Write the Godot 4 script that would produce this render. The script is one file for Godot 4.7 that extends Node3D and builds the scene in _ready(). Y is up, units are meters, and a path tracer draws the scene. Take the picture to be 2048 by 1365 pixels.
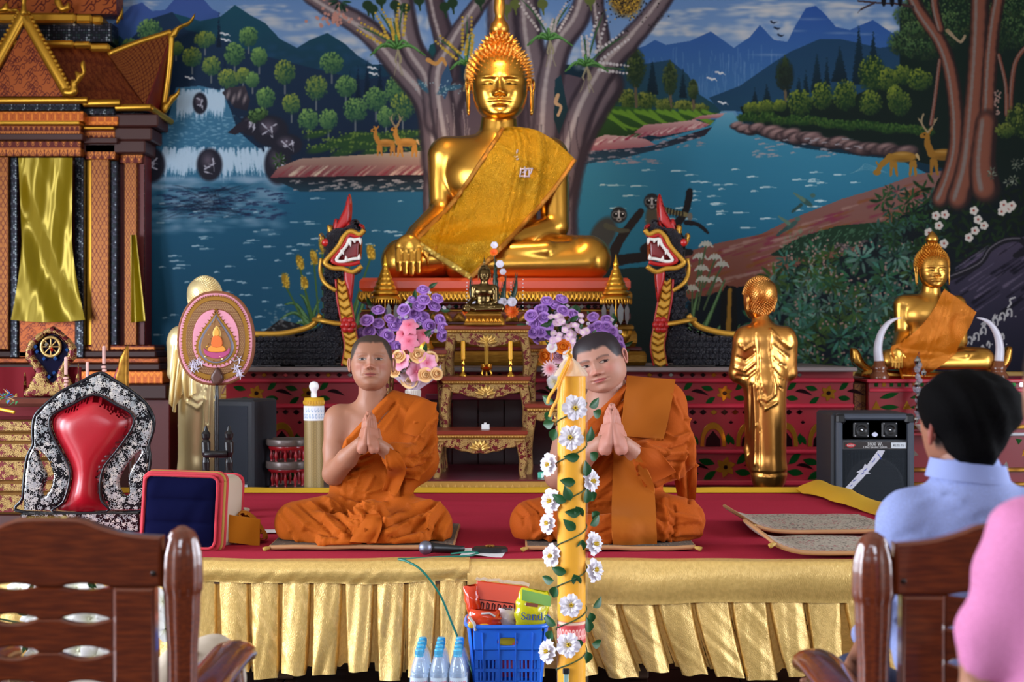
extends Node3D
# A temple hall: monks on a carpeted platform before a gilded altar and a painted wall. y up, metres; the camera stands at the origin, 1.35 m up, looking along -z.
const F:=2844.
const EYE:=1.35
var mats:={}
var rng:=RandomNumberGenerator.new()
class MB:
	var v:=PackedVector3Array()
	var c:=PackedColorArray()
	var t:=PackedVector2Array()
	var i:=PackedInt32Array()
	var seams:=[]
	var col:=Color.WHITE
	var tinted:=false
	var x:=Transform3D.IDENTITY
	func paint(k:Color)->MB:
		col=k.srgb_to_linear()
		tinted=true
		return self
	func vert(p:Vector3,uv:=Vector2.ZERO)->int:
		v.append(x*p)
		t.append(uv)
		c.append(col)
		return v.size()-1
	func tri(a:int,b:int,d:int)->void:
		i.append(a)
		i.append(b)
		i.append(d)
	func quad(a:int,b:int,d:int,e:int)->void:
		tri(a,b,d)
		tri(a,d,e)
	func outward(i0:int)->void:
		if i0>=i.size():return
		var s:=.0
		var o:=v[i[i0]]
		for k in range(i0,i.size(),3):
			s+=(v[i[k]]-o).dot((v[i[k+1]]-o).cross(v[i[k+2]]-o))
		if s>.0:
			for k in range(i0,i.size(),3):
				var w:=i[k+1]
				i[k+1]=i[k+2]
				i[k+2]=w
	func grid(nu:int,nv:int,f:Callable,wrap_u:=false,wrap_v:=false,solid:=false,uv:=Vector2.ONE)->void:
		var b:=v.size()
		var i0:=i.size()
		for y in nv+1:
			for k in nu+1:
				vert(f.call(float(k)/nu,float(y)/nv),Vector2(float(k)/nu,float(y)/nv)*uv)
		for y in nv:
			for k in nu:
				var a:=b+y*(nu+1)+k
				quad(a,a+1,a+nu+2,a+nu+1)
		if wrap_u:
			for y in nv+1:seams.append([b+y*(nu+1),b+y*(nu+1)+nu])
		if wrap_v:
			for k in nu+1:seams.append([b+k,b+nv*(nu+1)+k])
		if solid:outward(i0)
	func lathe(prof:Array,seg:=20,at:=Vector3.ZERO,squash:=1.)->void:
		var b:=v.size()
		var i0:=i.size()
		var n:=prof.size()
		var len:=.0
		for y in n:
			if y:len+=(prof[y]-prof[y-1]).length()
			for k in seg+1:
				var a:=TAU*k/seg
				vert(at+Vector3(cos(a)*prof[y].x,prof[y].y,sin(a)*prof[y].x*squash),Vector2(float(k)/seg,len))
		for y in n-1:
			for k in seg:
				var a:=b+y*(seg+1)+k
				quad(a,a+1,a+seg+2,a+seg+1)
		for y in n:seams.append([b+y*(seg+1),b+y*(seg+1)+seg])
		for e in [0,n-1]:
			if prof[e].x>1e-5:
				var m:=vert(at+Vector3(0,prof[e].y,0))
				var r:=[]
				for k in seg:r.append(vert(at+Vector3(cos(TAU*k/seg)*prof[e].x,prof[e].y,sin(TAU*k/seg)*prof[e].x*squash)))
				for k in seg:
					if e:tri(m,r[k],r[(k+1)%seg])
					else:tri(m,r[(k+1)%seg],r[k])
		outward(i0)
	func turned(prof:Array,seg:=20,at:=Vector3.ZERO)->void:
		var i0:=i.size()
		for y in prof.size()-1:
			if (prof[y]-prof[y+1]).length()<1e-6:continue
			var b:=v.size()
			for e in 2:
				for k in seg+1:
					var a:=TAU*k/seg
					vert(at+Vector3(cos(a)*prof[y+e].x,prof[y+e].y,sin(a)*prof[y+e].x),Vector2(float(k)/seg,e))
			for k in seg:quad(b+k,b+k+1,b+k+seg+2,b+k+seg+1)
			for e in 2:seams.append([b+e*(seg+1),b+e*(seg+1)+seg])
		for e in [0,prof.size()-1]:
			if prof[e].x>1e-5:
				var m:=vert(at+Vector3(0,prof[e].y,0))
				var r:=[]
				for k in seg:r.append(vert(at+Vector3(cos(TAU*k/seg)*prof[e].x,prof[e].y,sin(TAU*k/seg)*prof[e].x)))
				for k in seg:
					if e:tri(m,r[k],r[(k+1)%seg])
					else:tri(m,r[(k+1)%seg],r[k])
		outward(i0)
	func tube(path:Array,rad,seg:=8,flat:=1.,up:=Vector3.ZERO)->void:
		var b:=v.size()
		var i0:=i.size()
		var n:=path.size()
		var side:=Vector3.ZERO
		var len:=.0
		for k in n:
			var d:Vector3=(path[mini(k+1,n-1)]-path[maxi(k-1,0)]).normalized()
			if up!=Vector3.ZERO:side=d.cross(up).normalized()
			elif k==0:side=d.cross(Vector3.UP if absf(d.y)<.9 else Vector3.RIGHT).normalized()
			else:side=(side-d*side.dot(d)).normalized()
			var w:=side.cross(d)
			var r:float=rad[k] if rad is Array else rad
			if k:len+=(path[k]-path[k-1]).length()
			for s in seg+1:
				var a:=TAU*s/seg
				vert(path[k]+(side*cos(a)+w*sin(a)*flat)*r,Vector2(float(s)/seg,len))
		for k in n-1:
			for s in seg:
				var a:=b+k*(seg+1)+s
				quad(a,a+1,a+seg+2,a+seg+1)
		for k in n:seams.append([b+k*(seg+1),b+k*(seg+1)+seg])
		for e in [0,n-1]:
			var m:=vert(path[e])
			for s in seg:
				var a:int=b+e*(seg+1)+s
				if e:tri(m,a,a+1)
				else:tri(m,a+1,a)
		outward(i0)
	func ball(at:Vector3,r:Vector3,nu:=14,nv:=9)->void:
		grid(nu,nv,func(a,b):return at+Vector3(cos(TAU*a)*sin(PI*b),cos(PI*b),sin(TAU*a)*sin(PI*b))*r,true,false,true)
	func box(at:Vector3,size:Vector3,bev:=.0)->void:
		var i0:=i.size()
		var h:=size/2.
		bev=minf(bev,minf(h.x,minf(h.y,h.z))*.9)
		for ax in 3:
			var u:=(ax+1)%3
			var w:=(ax+2)%3
			for s in [-1.,1.]:
				var q:=[]
				for k in [[-1,-1],[1,-1],[1,1],[-1,1]]:
					var p:=Vector3.ZERO
					p[ax]=s*h[ax]
					p[u]=k[0]*(h[u]-bev)
					p[w]=k[1]*(h[w]-bev)
					q.append(vert(at+p,Vector2(p.x if ax!=0 else p.z,-p.y if ax!=1 else p.z)))
				if s>0:quad(q[0],q[3],q[2],q[1])
				else:quad(q[0],q[1],q[2],q[3])
			if bev>.0:
				for s in [-1.,1.]:
					for r in [-1.,1.]:
						var q:=[]
						for k in [[-1,0],[1,0],[1,1],[-1,1]]:
							var p:=Vector3.ZERO
							p[ax]=k[0]*(h[ax]-bev)
							p[u]=s*(h[u]-(bev if k[1]==0 else .0))
							p[w]=r*(h[w]-(.0 if k[1]==0 else bev))
							q.append(vert(at+p))
						if s*r>0:quad(q[0],q[1],q[2],q[3])
						else:quad(q[0],q[3],q[2],q[1])
		if bev>.0:
			for sx in [-1.,1.]:
				for sy in [-1.,1.]:
					for sz in [-1.,1.]:
						var g:=Vector3(sx,sy,sz)
						var a:=vert(at+g*Vector3(h.x,h.y-bev,h.z-bev))
						var b:=vert(at+g*Vector3(h.x-bev,h.y,h.z-bev))
						var d:=vert(at+g*Vector3(h.x-bev,h.y-bev,h.z))
						if sx*sy*sz>0:tri(a,d,b)
						else:tri(a,b,d)
	func slab(poly:PackedVector2Array,z0:float,z1:float,bev:=.0,uvs:=1.)->void:
		var i0:=i.size()
		if Geometry2D.is_polygon_clockwise(poly):poly.reverse()
		var inner:=poly
		if bev>.0:
			inner=PackedVector2Array()
			var n:=poly.size()
			for k in n:
				var e:=(poly[k]-poly[(k+n-1)%n]).normalized()
				var g:=(poly[(k+1)%n]-poly[k]).normalized()
				var m:=(Vector2(-e.y,e.x)+Vector2(-g.y,g.x))
				m=m.normalized()/maxf(.5,m.length()/2.)
				inner.append(poly[k]+m*bev)
		var cut:=Geometry2D.triangulate_polygon(inner)
		if cut.is_empty():cut=Geometry2D.triangulate_polygon(poly)
		for e in 2:
			var b:=v.size()
			for p in (inner if e else poly):vert(Vector3(p.x,p.y,z1 if e else z0),p*uvs)
			for k in range(0,cut.size(),3):
				var up:bool=(inner[cut[k+1]]-inner[cut[k]]).cross(inner[cut[k+2]]-inner[cut[k]])>0
				if up!=(e==1):tri(b+cut[k],b+cut[k+1],b+cut[k+2])
				else:tri(b+cut[k],b+cut[k+2],b+cut[k+1])
		for k in poly.size():
			var m:=(k+1)%poly.size()
			var q:=[vert(Vector3(poly[k].x,poly[k].y,z0),poly[k]*uvs),vert(Vector3(poly[m].x,poly[m].y,z0),poly[m]*uvs),vert(Vector3(poly[m].x,poly[m].y,z1-bev),poly[m]*uvs),vert(Vector3(poly[k].x,poly[k].y,z1-bev),poly[k]*uvs)]
			quad(q[0],q[3],q[2],q[1])
			if bev>.0:
				var w:=[vert(Vector3(poly[k].x,poly[k].y,z1-bev)),vert(Vector3(poly[m].x,poly[m].y,z1-bev)),vert(Vector3(inner[m].x,inner[m].y,z1)),vert(Vector3(inner[k].x,inner[k].y,z1))]
				quad(w[0],w[3],w[2],w[1])
	func sheet(nu:int,nv:int,f:Callable,thick:=.003,uv:=Vector2.ONE)->void:
		var i0:=i.size()
		var p:=[]
		for y in nv+1:
			for k in nu+1:p.append(f.call(float(k)/nu,float(y)/nv))
		var nrm:=[]
		var w:=nu+1
		for y in nv+1:
			for k in w:
				var du:Vector3=p[y*w+mini(k+1,nu)]-p[y*w+maxi(k-1,0)]
				var dv:Vector3=p[mini(y+1,nv)*w+k]-p[maxi(y-1,0)*w+k]
				nrm.append(du.cross(dv).normalized())
		var b:=v.size()
		for e in 2:
			for y in nv+1:
				for k in w:vert(p[y*w+k]+nrm[y*w+k]*thick*(e-.5),Vector2(float(k)/nu,float(y)/nv)*uv)
		var m:=(nu+1)*(nv+1)
		for y in nv:
			for k in nu:
				var a:=b+y*w+k
				quad(a,a+1,a+w+1,a+w)
				quad(m+a,m+a+w,m+a+w+1,m+a+1)
		var rim:=[]
		for k in nu:rim.append(k)
		for y in nv:rim.append(y*w+nu)
		for k in nu:rim.append(nv*w+nu-k)
		for y in nv:rim.append((nv-y)*w)
		for k in rim.size():
			var a:int=rim[k]
			var d:int=rim[(k+1)%rim.size()]
			var q:=[vert(Vector3.ZERO),vert(Vector3.ZERO),vert(Vector3.ZERO),vert(Vector3.ZERO)]
			var src:=[b+a,b+d,m+b+d,m+b+a]
			for s in 4:
				v[q[s]]=v[src[s]]
				t[q[s]]=t[src[s]]
			quad(q[0],q[3],q[2],q[1])
		outward(i0)
	func add(o:MB)->void:
		var b:=v.size()
		for k in o.v.size():v.append(x*o.v[k])
		t.append_array(o.t)
		c.append_array(o.c)
		for k in o.i.size():i.append(o.i[k]+b)
		for s in o.seams:seams.append([s[0]+b,s[1]+b])
		tinted=tinted or o.tinted
	func mesh()->ArrayMesh:
		var n:=PackedVector3Array()
		n.resize(v.size())
		for k in range(0,i.size(),3):
			var a:=i[k]
			var b:=i[k+1]
			var d:=i[k+2]
			var w:=(v[d]-v[a]).cross(v[b]-v[a])
			n[a]+=w
			n[b]+=w
			n[d]+=w
		for s in seams:
			var w:=n[s[0]]+n[s[1]]
			n[s[0]]=w
			n[s[1]]=w
		for k in n.size():n[k]=n[k].normalized() if n[k].length_squared()>1e-24 else Vector3.UP
		var a:=[]
		a.resize(Mesh.ARRAY_MAX)
		a[Mesh.ARRAY_VERTEX]=v
		a[Mesh.ARRAY_NORMAL]=n
		a[Mesh.ARRAY_TEX_UV]=t
		if tinted:a[Mesh.ARRAY_COLOR]=c
		a[Mesh.ARRAY_INDEX]=i
		var m:=ArrayMesh.new()
		if i.size():m.add_surface_from_arrays(Mesh.PRIMITIVE_TRIANGLES,a)
		return m
class Field:
	var o:Vector3
	var h:float
	var nx:int
	var ny:int
	var nz:int
	var d:=PackedFloat32Array()
	func _init(lo:Vector3,hi:Vector3,cell:float)->void:
		o=lo
		h=cell
		nx=int((hi.x-lo.x)/cell)+2
		ny=int((hi.y-lo.y)/cell)+2
		nz=int((hi.z-lo.z)/cell)+2
		d.resize(nx*ny*nz)
		d.fill(9.)
	func span(lo:Vector3,hi:Vector3)->Array:
		var a:=(lo-o)/h
		var b:=(hi-o)/h
		return [maxi(0,int(a.x)),mini(nx-1,int(b.x)+1),maxi(0,int(a.y)),mini(ny-1,int(b.y)+1),maxi(0,int(a.z)),mini(nz-1,int(b.z)+1)]
	func cap(a:Vector3,b:Vector3,ra:float,rb:float,k:=.03)->void:
		var r:=maxf(ra,rb)+k+h*2.
		var s:=span(a.min(b)-Vector3.ONE*r,a.max(b)+Vector3.ONE*r)
		var ba:=b-a
		var inv:=1./maxf(ba.length_squared(),1e-9)
		for z in range(s[4],s[5]+1):
			for y in range(s[2],s[3]+1):
				var at:int=(z*ny+y)*nx
				for q in range(s[0],s[1]+1):
					var pa:=o+Vector3(q,y,z)*h-a
					var e:=clampf(pa.dot(ba)*inv,.0,1.)
					var n:=(pa-ba*e).length()-ra-(rb-ra)*e
					var was:=d[at+q]
					var g:=k-absf(was-n)
					d[at+q]=minf(was,n)-(g*g*.25/k if g>.0 else .0)
	func chain(pts:Array,rad:Array,k:=.02)->void:
		for q in pts.size()-1:cap(pts[q],pts[q+1],rad[q],rad[q+1],k)
	func ell(at:Vector3,r:Vector3,k:=.03,turn:=Basis.IDENTITY,carve:=false)->void:
		var m:=maxf(r.x,maxf(r.y,r.z))+k+h*2.
		var s:=span(at-Vector3.ONE*m,at+Vector3.ONE*m)
		var inv:=turn.transposed()
		var low:=minf(r.x,minf(r.y,r.z))
		for z in range(s[4],s[5]+1):
			for y in range(s[2],s[3]+1):
				var base:int=(z*ny+y)*nx
				for q in range(s[0],s[1]+1):
					var p:=inv*(o+Vector3(q,y,z)*h-at)
					var k0:=(p/r).length()
					var k1:=(p/(r*r)).length()
					var n:=k0*(k0-1.)/k1 if k1>1e-6 else-low
					var was:=d[base+q]
					if carve:
						n=-n
						var g:=k-absf(was-n)
						d[base+q]=maxf(was,n)+(g*g*.25/k if g>.0 else .0)
					else:
						var g:=k-absf(was-n)
						d[base+q]=minf(was,n)-(g*g*.25/k if g>.0 else .0)
	func slab(at:Vector3,half:Vector3,round:float,k:=.02,turn:=Basis.IDENTITY)->void:
		var m:=half.length()+k+h*2.
		var s:=span(at-Vector3.ONE*m,at+Vector3.ONE*m)
		var inv:=turn.transposed()
		var inn:=half-Vector3.ONE*round
		for z in range(s[4],s[5]+1):
			for y in range(s[2],s[3]+1):
				var base:int=(z*ny+y)*nx
				for q in range(s[0],s[1]+1):
					var p:=(inv*(o+Vector3(q,y,z)*h-at)).abs()-inn
					var n:=p.max(Vector3.ZERO).length()+minf(maxf(p.x,maxf(p.y,p.z)),.0)-round
					var was:=d[base+q]
					var g:=k-absf(was-n)
					d[base+q]=minf(was,n)-(g*g*.25/k if g>.0 else .0)
	func cut(n:Vector3,at:float)->void:
		for z in nz:
			for y in ny:
				var base:=(z*ny+y)*nx
				for q in nx:
					var e:=n.dot(o+Vector3(q,y,z)*h)-at
					if e>d[base+q]:d[base+q]=e
	func value(p:Vector3)->float:
		var g:=(p-o)/h
		var q:=Vector3i(clampi(int(g.x),0,nx-2),clampi(int(g.y),0,ny-2),clampi(int(g.z),0,nz-2))
		var e:=g-Vector3(q)
		var b:=(q.z*ny+q.y)*nx+q.x
		var w:=nx*ny
		return lerpf(lerpf(lerpf(d[b],d[b+1],e.x),lerpf(d[b+nx],d[b+nx+1],e.x),e.y),lerpf(lerpf(d[b+w],d[b+w+1],e.x),lerpf(d[b+w+nx],d[b+w+nx+1],e.x),e.y),e.z)
	func front(px:float,py:float)->float:
		var z:=o.z+(nz-2)*h
		var was:=1.
		while z>o.z:
			var now:=value(Vector3(px,py,z))
			if now<.0:return z+h*.5*(now/(now-was) if was>now else .0)
			was=now
			z-=h*.5
		return-9.
	func into(mb:MB,shade=null,bend=null)->void:
		var w:=nx*ny
		var made:={}
		var first:=mb.v.size()
		var lim:=h*1.8
		var offs:=[0,1,nx,nx+1,w,w+1,w+nx,w+nx+1]
		var edges:=[[0,1],[2,3],[4,5],[6,7],[0,2],[1,3],[4,6],[5,7],[0,4],[1,5],[2,6],[3,7]]
		var place:=[]
		for q in 8:place.append(Vector3(q & 1,(q>>1) & 1,q>>2))
		var cells:=PackedInt32Array()
		for q in d.size():
			var n:=d[q]
			if n<lim and n>-lim:cells.append(q)
		for at in cells:
			var cx:=at%nx
			var cy:=(at/nx)%ny
			var cz:=at/w
			if cx>=nx-1 or cy>=ny-1 or cz>=nz-1:continue
			var neg:=0
			for q in 8:
				if d[at+offs[q]]<.0:neg+=1
			if neg==0 or neg==8:continue
			var sum:=Vector3.ZERO
			var n:=0
			for e in edges:
				var a:float=d[at+offs[e[0]]]
				var b:float=d[at+offs[e[1]]]
				if (a<.0)!=(b<.0):
					sum+=place[e[0]].lerp(place[e[1]],a/(a-b))
					n+=1
			var p:=o+(Vector3(cx,cy,cz)+sum/n)*h
			if bend:
				var g:=Vector3(d[at+1]-d[at]+d[at+nx+1]-d[at+nx]+d[at+w+1]-d[at+w],d[at+nx]-d[at]+d[at+nx+1]-d[at+1]+d[at+w+nx]-d[at+w],d[at+w]-d[at]+d[at+w+1]-d[at+1]+d[at+w+nx]-d[at+nx]).normalized()
				p=bend.call(p,g)
			if shade:mb.col=shade.call(p)
			made[at]=mb.vert(p,Vector2(p.x,-p.y))
		if shade:mb.tinted=true
		for at in made:
			var i0:=d[at]<.0
			for ax in 3:
				var st:int=[1,nx,w][ax]
				var s1:int=[nx,w,1][ax]
				var s2:int=[w,1,nx][ax]
				if (d[at+st]<.0)==i0:continue
				var a=made.get(at-s1-s2)
				var b=made.get(at-s2)
				var e=made.get(at-s1)
				if a==null or b==null or e==null:continue
				if i0:mb.quad(a,e,at_(made,at),b)
				else:mb.quad(a,b,at_(made,at),e)
	func at_(made:Dictionary,at:int)->int:
		return made[at]
class Art:
	var im:Image
	var s:=1.
	var ox:=.0
	var oy:=.0
	var brushes:={}
	var r:=RandomNumberGenerator.new()
	func _init(w:int,h:int,fill:Color,scale:=1.,x0:=.0,y0:=.0)->void:
		im=Image.create(w,h,false,Image.FORMAT_RGBA8)
		im.fill(fill)
		s=scale
		ox=x0
		oy=y0
		r.seed=7
	func poly(p:Array,k:Color,k2=null,jag:=.0)->void:
		var n:=p.size()/2
		var q:=PackedVector2Array()
		for e in n:q.append(Vector2((p[e*2]-ox)*s,(p[e*2+1]-oy)*s))
		fill(q,k,k2,jag)
	func fill(q:PackedVector2Array,k:Color,k2=null,jag:=.0)->void:
		var n:=q.size()
		var lo:=1e9
		var hi:=-1e9
		for e in q:
			lo=minf(lo,e.y)
			hi=maxf(hi,e.y)
		for y in range(maxi(0,int(lo)),mini(im.get_height()-1,int(hi))+1):
			var xs:=[]
			for e in n:
				var a:=q[e]
				var b:=q[(e+1)%n]
				if (a.y<=y+.5)!=(b.y<=y+.5):xs.append(a.x+(b.x-a.x)*(y+.5-a.y)/(b.y-a.y))
			xs.sort()
			var kk:Color=k if k2==null else k.lerp(k2,clampf((y-lo)/maxf(hi-lo,1.),0,1))
			for e in range(0,xs.size()-1,2):
				var j:=r.randf_range(-jag,jag) if jag else .0
				var xa:=int(xs[e]+.5+j)
				var xb:=int(xs[e+1]+.5+(r.randf_range(-jag,jag) if jag else .0))
				if xb>xa:
					if kk.a>.99:im.fill_rect(Rect2i(xa,y,xb-xa,1),kk)
					else:
						var row:=Image.create(xb-xa,1,false,Image.FORMAT_RGBA8)
						row.fill(kk)
						im.blend_rect(row,Rect2i(0,0,xb-xa,1),Vector2i(xa,y))
	func brush(rx:int,ry:int,k:Color,hard:float,turn:=.0)->Image:
		var key:=[rx,ry,k.to_rgba32() & 0xF8F8F8F8,hard,snappedf(turn,.2)]
		if not brushes.has(key):
			var m:=maxi(rx,ry)
			var b:=Image.create(m*2+1,m*2+1,false,Image.FORMAT_RGBA8)
			var cs:=cos(turn)
			var sn:=sin(turn)
			for y in m*2+1:
				for x in m*2+1:
					var dx:=x-m
					var dy:=y-m
					var e:=Vector2((dx*cs+dy*sn)/(rx+.5),(-dx*sn+dy*cs)/(ry+.5)).length()
					b.set_pixel(x,y,Color(k.r,k.g,k.b,k.a*clampf((1.-e)/maxf(1.-hard,.02),0,1)))
			brushes[key]=b
		return brushes[key]
	func dab(x:float,y:float,rx:float,ry:float,k:Color,hard:=.5,turn:=.0)->void:
		var b:=brush(maxi(0,int(rx*s+.5)),maxi(0,int(ry*s+.5)),k,hard,turn)
		im.blend_rect(b,Rect2i(Vector2i.ZERO,b.get_size()),Vector2i(int((x-ox)*s),int((y-oy)*s))-b.get_size()/2)
	func line(p:Array,w:float,k:Color,w2:=-1.,hard:=.8)->void:
		if w2<0:w2=w
		var n:=p.size()/2
		for e in n-1:
			var a:=Vector2(p[e*2],p[e*2+1])
			var b:=Vector2(p[e*2+2],p[e*2+3])
			var steps:=maxi(1,int((b-a).length()*s/maxf(.6,minf(w,w2)*s*.22)))
			for q in steps+1:
				var f:=float(q)/steps
				var at:=a.lerp(b,f)
				var ww:=lerpf(w,w2,(e+f)/(n-1))
				dab(at.x,at.y,ww/2,ww/2,k,hard)
	func curve(p:Array,w:float,k:Color,w2:=-1.,hard:=.8)->void:
		var out:=[]
		var n:=p.size()/2
		for e in n-1:
			var g:=[]
			for q in [-1,0,1,2]:
				var m:=clampi(e+q,0,n-1)
				g.append(Vector2(p[m*2],p[m*2+1]))
			for q in 6:
				var at:Vector2=g[1].cubic_interpolate(g[2],g[0],g[3],q/6.)
				out.append_array([at.x,at.y])
		out.append_array([p[n*2-2],p[n*2-1]])
		line(out,w,k,w2,hard)
	func tex()->ImageTexture:
		return ImageTexture.create_from_image(im)
# ---- names, labels, parts
func numbered(called:String)->String:
	if not has_node(NodePath(called)):return called
	var k:=1
	while has_node(NodePath("%s_%03d"%[called,k])):k+=1
	return "%s_%03d"%[called,k]
func thing(called:String,label:String,category:String,at:=Vector3.ZERO,group:="")->Node3D:
	var o:=Node3D.new()
	o.name=numbered(called)
	add_child(o)
	o.position=at
	return tag(o,label,category,group)
func tag(o:Node3D,label:String,category:="",group:="")->Node3D:
	o.set_meta("label",label)
	if category:o.set_meta("category",category)
	if group:o.set_meta("group",group)
	return o
func part(called:String,mb,m:Material,parent:Node3D,at:=Vector3.ZERO,label:="",stuff:=false)->MeshInstance3D:
	var o:=MeshInstance3D.new()
	o.mesh=mb.mesh() if mb is MB else mb
	o.material_override=m
	var k:=0
	o.name=called
	while parent.has_node(NodePath(str(o.name))):
		k+=1
		o.name="%s_%03d"%[called,k]
	parent.add_child(o)
	o.position=at
	if label:o.set_meta("label",label)
	if stuff:o.set_meta("kind","stuff")
	return o
func struct(called:String,mb:MB,m:Material,label:String,parent:Node3D=null)->MeshInstance3D:
	var o:=part(called,mb,m,parent if parent else self)
	o.set_meta("kind","structure")
	if not parent:
		o.set_meta("label",label)
		o.set_meta("category",called.split("_")[0])
	return o
func again(o:Node3D,at:Vector3,label:="")->Node3D:
	var k:=o.duplicate()
	k.name=numbered(str(o.name).trim_suffix("_"+str(o.name).right(3)) if str(o.name).right(3).is_valid_int() else str(o.name))
	add_child(k)
	k.position=at
	if label:k.set_meta("label",label)
	return k
# ---- measures: a point that the lens sees at pixel px, py, at that distance from the camera
func at(px:float,py:float,dist:float)->Vector3:
	return V((px-1024.)*dist/F,EYE-(py-682.5)*dist/F,-dist)
func outline(p:Array,cx:float,cy:float,dist:float,mirror:=false)->PackedVector2Array:
	var q:=PackedVector2Array()
	for k in p.size()/2:q.append(Vector2((p[k*2]-cx)*dist/F*(-1. if mirror else 1.),(cy-p[k*2+1])*dist/F))
	return q
func smooth_line(p:PackedVector2Array,steps:=4,closed:=true)->PackedVector2Array:
	var q:=PackedVector2Array()
	var n:=p.size()
	for k in (n if closed else n-1):
		var a:=p[(k+n-1)%n] if closed else p[maxi(k-1,0)]
		var d:=p[(k+2)%n] if closed else p[mini(k+2,n-1)]
		for s in steps:q.append(p[k].cubic_interpolate(p[(k+1)%n],a,d,float(s)/steps))
	if not closed:q.append(p[n-1])
	return q
func path3(p:Array,steps:=5)->Array:
	var q:=[]
	var n:=p.size()
	for k in n-1:
		for s in steps:q.append(p[k].cubic_interpolate(p[k+1],p[maxi(k-1,0)],p[mini(k+2,n-1)],float(s)/steps))
	q.append(p[n-1])
	return q
func puff(mb:MB,polys:Array,half:float,soft:float,cell:float,zmid:=.0,shade=null,flat_back:=false,rounds:=0)->void:
	var lo:=Vector2(9,9)
	var hi:=Vector2(-9,-9)
	for p in polys[0]:
		lo=lo.min(p)
		hi=hi.max(p)
	var f:=Field.new(V(lo.x-cell*2,lo.y-cell*2,zmid-half-cell*2),V(hi.x+cell*2,hi.y+cell*2,zmid+half+cell*2),cell)
	var dist:=PackedFloat32Array()
	var tops:=PackedFloat32Array()
	for y in f.ny:
		for q in f.nx:
			var p:=Vector2(f.o.x+q*cell,f.o.y+y*cell)
			var d2:=1e9
			var inside:=false
			for poly in polys:
				var n:int=poly.size()
				for k in n:
					var a:Vector2=poly[k]
					var b:Vector2=poly[(k+1)%n]
					var e:=b-a
					d2=minf(d2,(p-a-e*clampf((p-a).dot(e)/maxf(e.length_squared(),1e-12),0,1)).length_squared())
					if (a.y>p.y)!=(b.y>p.y) and p.x<a.x+e.x*(p.y-a.y)/e.y:inside=not inside
			var d1:=sqrt(d2)*(1. if inside else-1.)
			var g:=clampf(d1/soft,.0,1.)
			dist.append(d1)
			tops.append(half*sqrt(1.-(1.-g)*(1.-g)) if d1>.0 else .0)
	for it in rounds:
		var was:=tops.duplicate()
		for k in range(f.nx,tops.size()-f.nx):
			if dist[k]>.0:tops[k]=(was[k-1]+was[k+1]+was[k-f.nx]+was[k+f.nx])*.25
	for k in tops.size():
		var d1:=dist[k]
		var top:=tops[k]
		for z in f.nz:
			var e:=f.o.z+z*cell-zmid
			var low:=-half if flat_back else-top
			f.d[((z*f.ny)+k/f.nx)*f.nx+k%f.nx]=maxf(maxf(e-top,low-e),-d1) if d1>.0 else maxf(-d1,maxf(absf(e)-half*.1,.0))
	f.into(mb,shade)
# ---- materials
func mat(key:String,k:Color,rough:=.6,metal:=.0,more:={})->StandardMaterial3D:
	if mats.has(key):return mats[key]
	var m:=StandardMaterial3D.new()
	m.resource_name=key
	m.albedo_color=k
	m.roughness=rough
	m.metallic=metal
	m.cull_mode=BaseMaterial3D.CULL_DISABLED
	for e in more:m.set(e,more[e])
	mats[key]=m
	return m
func rgb(r:int,g:int,b:int)->Color:
	return Color8(r,g,b)
func noise_tex(freq:float,seed_:int,size:=512,kind:=FastNoiseLite.TYPE_SIMPLEX_SMOOTH,oct:=4,stretch:=Vector2.ONE,lo:=.0,hi:=1.,a:=Color.BLACK,b:=Color.WHITE)->ImageTexture:
	var n:=FastNoiseLite.new()
	n.noise_type=kind
	n.seed=seed_
	n.frequency=freq
	n.fractal_octaves=oct
	var im:=n.get_seamless_image(int(size*stretch.x),int(size*stretch.y))
	im.convert(Image.FORMAT_L8)
	if stretch!=Vector2.ONE:im.resize(size,size)
	var out:=Image.create(size,size,false,Image.FORMAT_RGBA8)
	var lut:=[]
	for k in 256:lut.append(a.lerp(b,clampf((k/255.-lo)/(hi-lo),0,1)))
	var src:=im.get_data()
	var dst:=PackedByteArray()
	dst.resize(size*size*4)
	for k in 256:
		lut[k]=[lut[k].r8,lut[k].g8,lut[k].b8]
	for k in size*size:
		var e=lut[src[k]]
		dst[k*4]=e[0]
		dst[k*4+1]=e[1]
		dst[k*4+2]=e[2]
		dst[k*4+3]=255
	return ImageTexture.create_from_image(Image.create_from_data(size,size,false,Image.FORMAT_RGBA8,dst))
func relief(m:StandardMaterial3D,t:Texture2D,cm:float,scale:=.0)->StandardMaterial3D:
	m.heightmap_enabled=true
	m.heightmap_texture=t
	m.heightmap_scale=cm
	if scale>.0:
		m.uv1_triplanar=true
		m.uv1_scale=Vector3.ONE*scale
	return m
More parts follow.
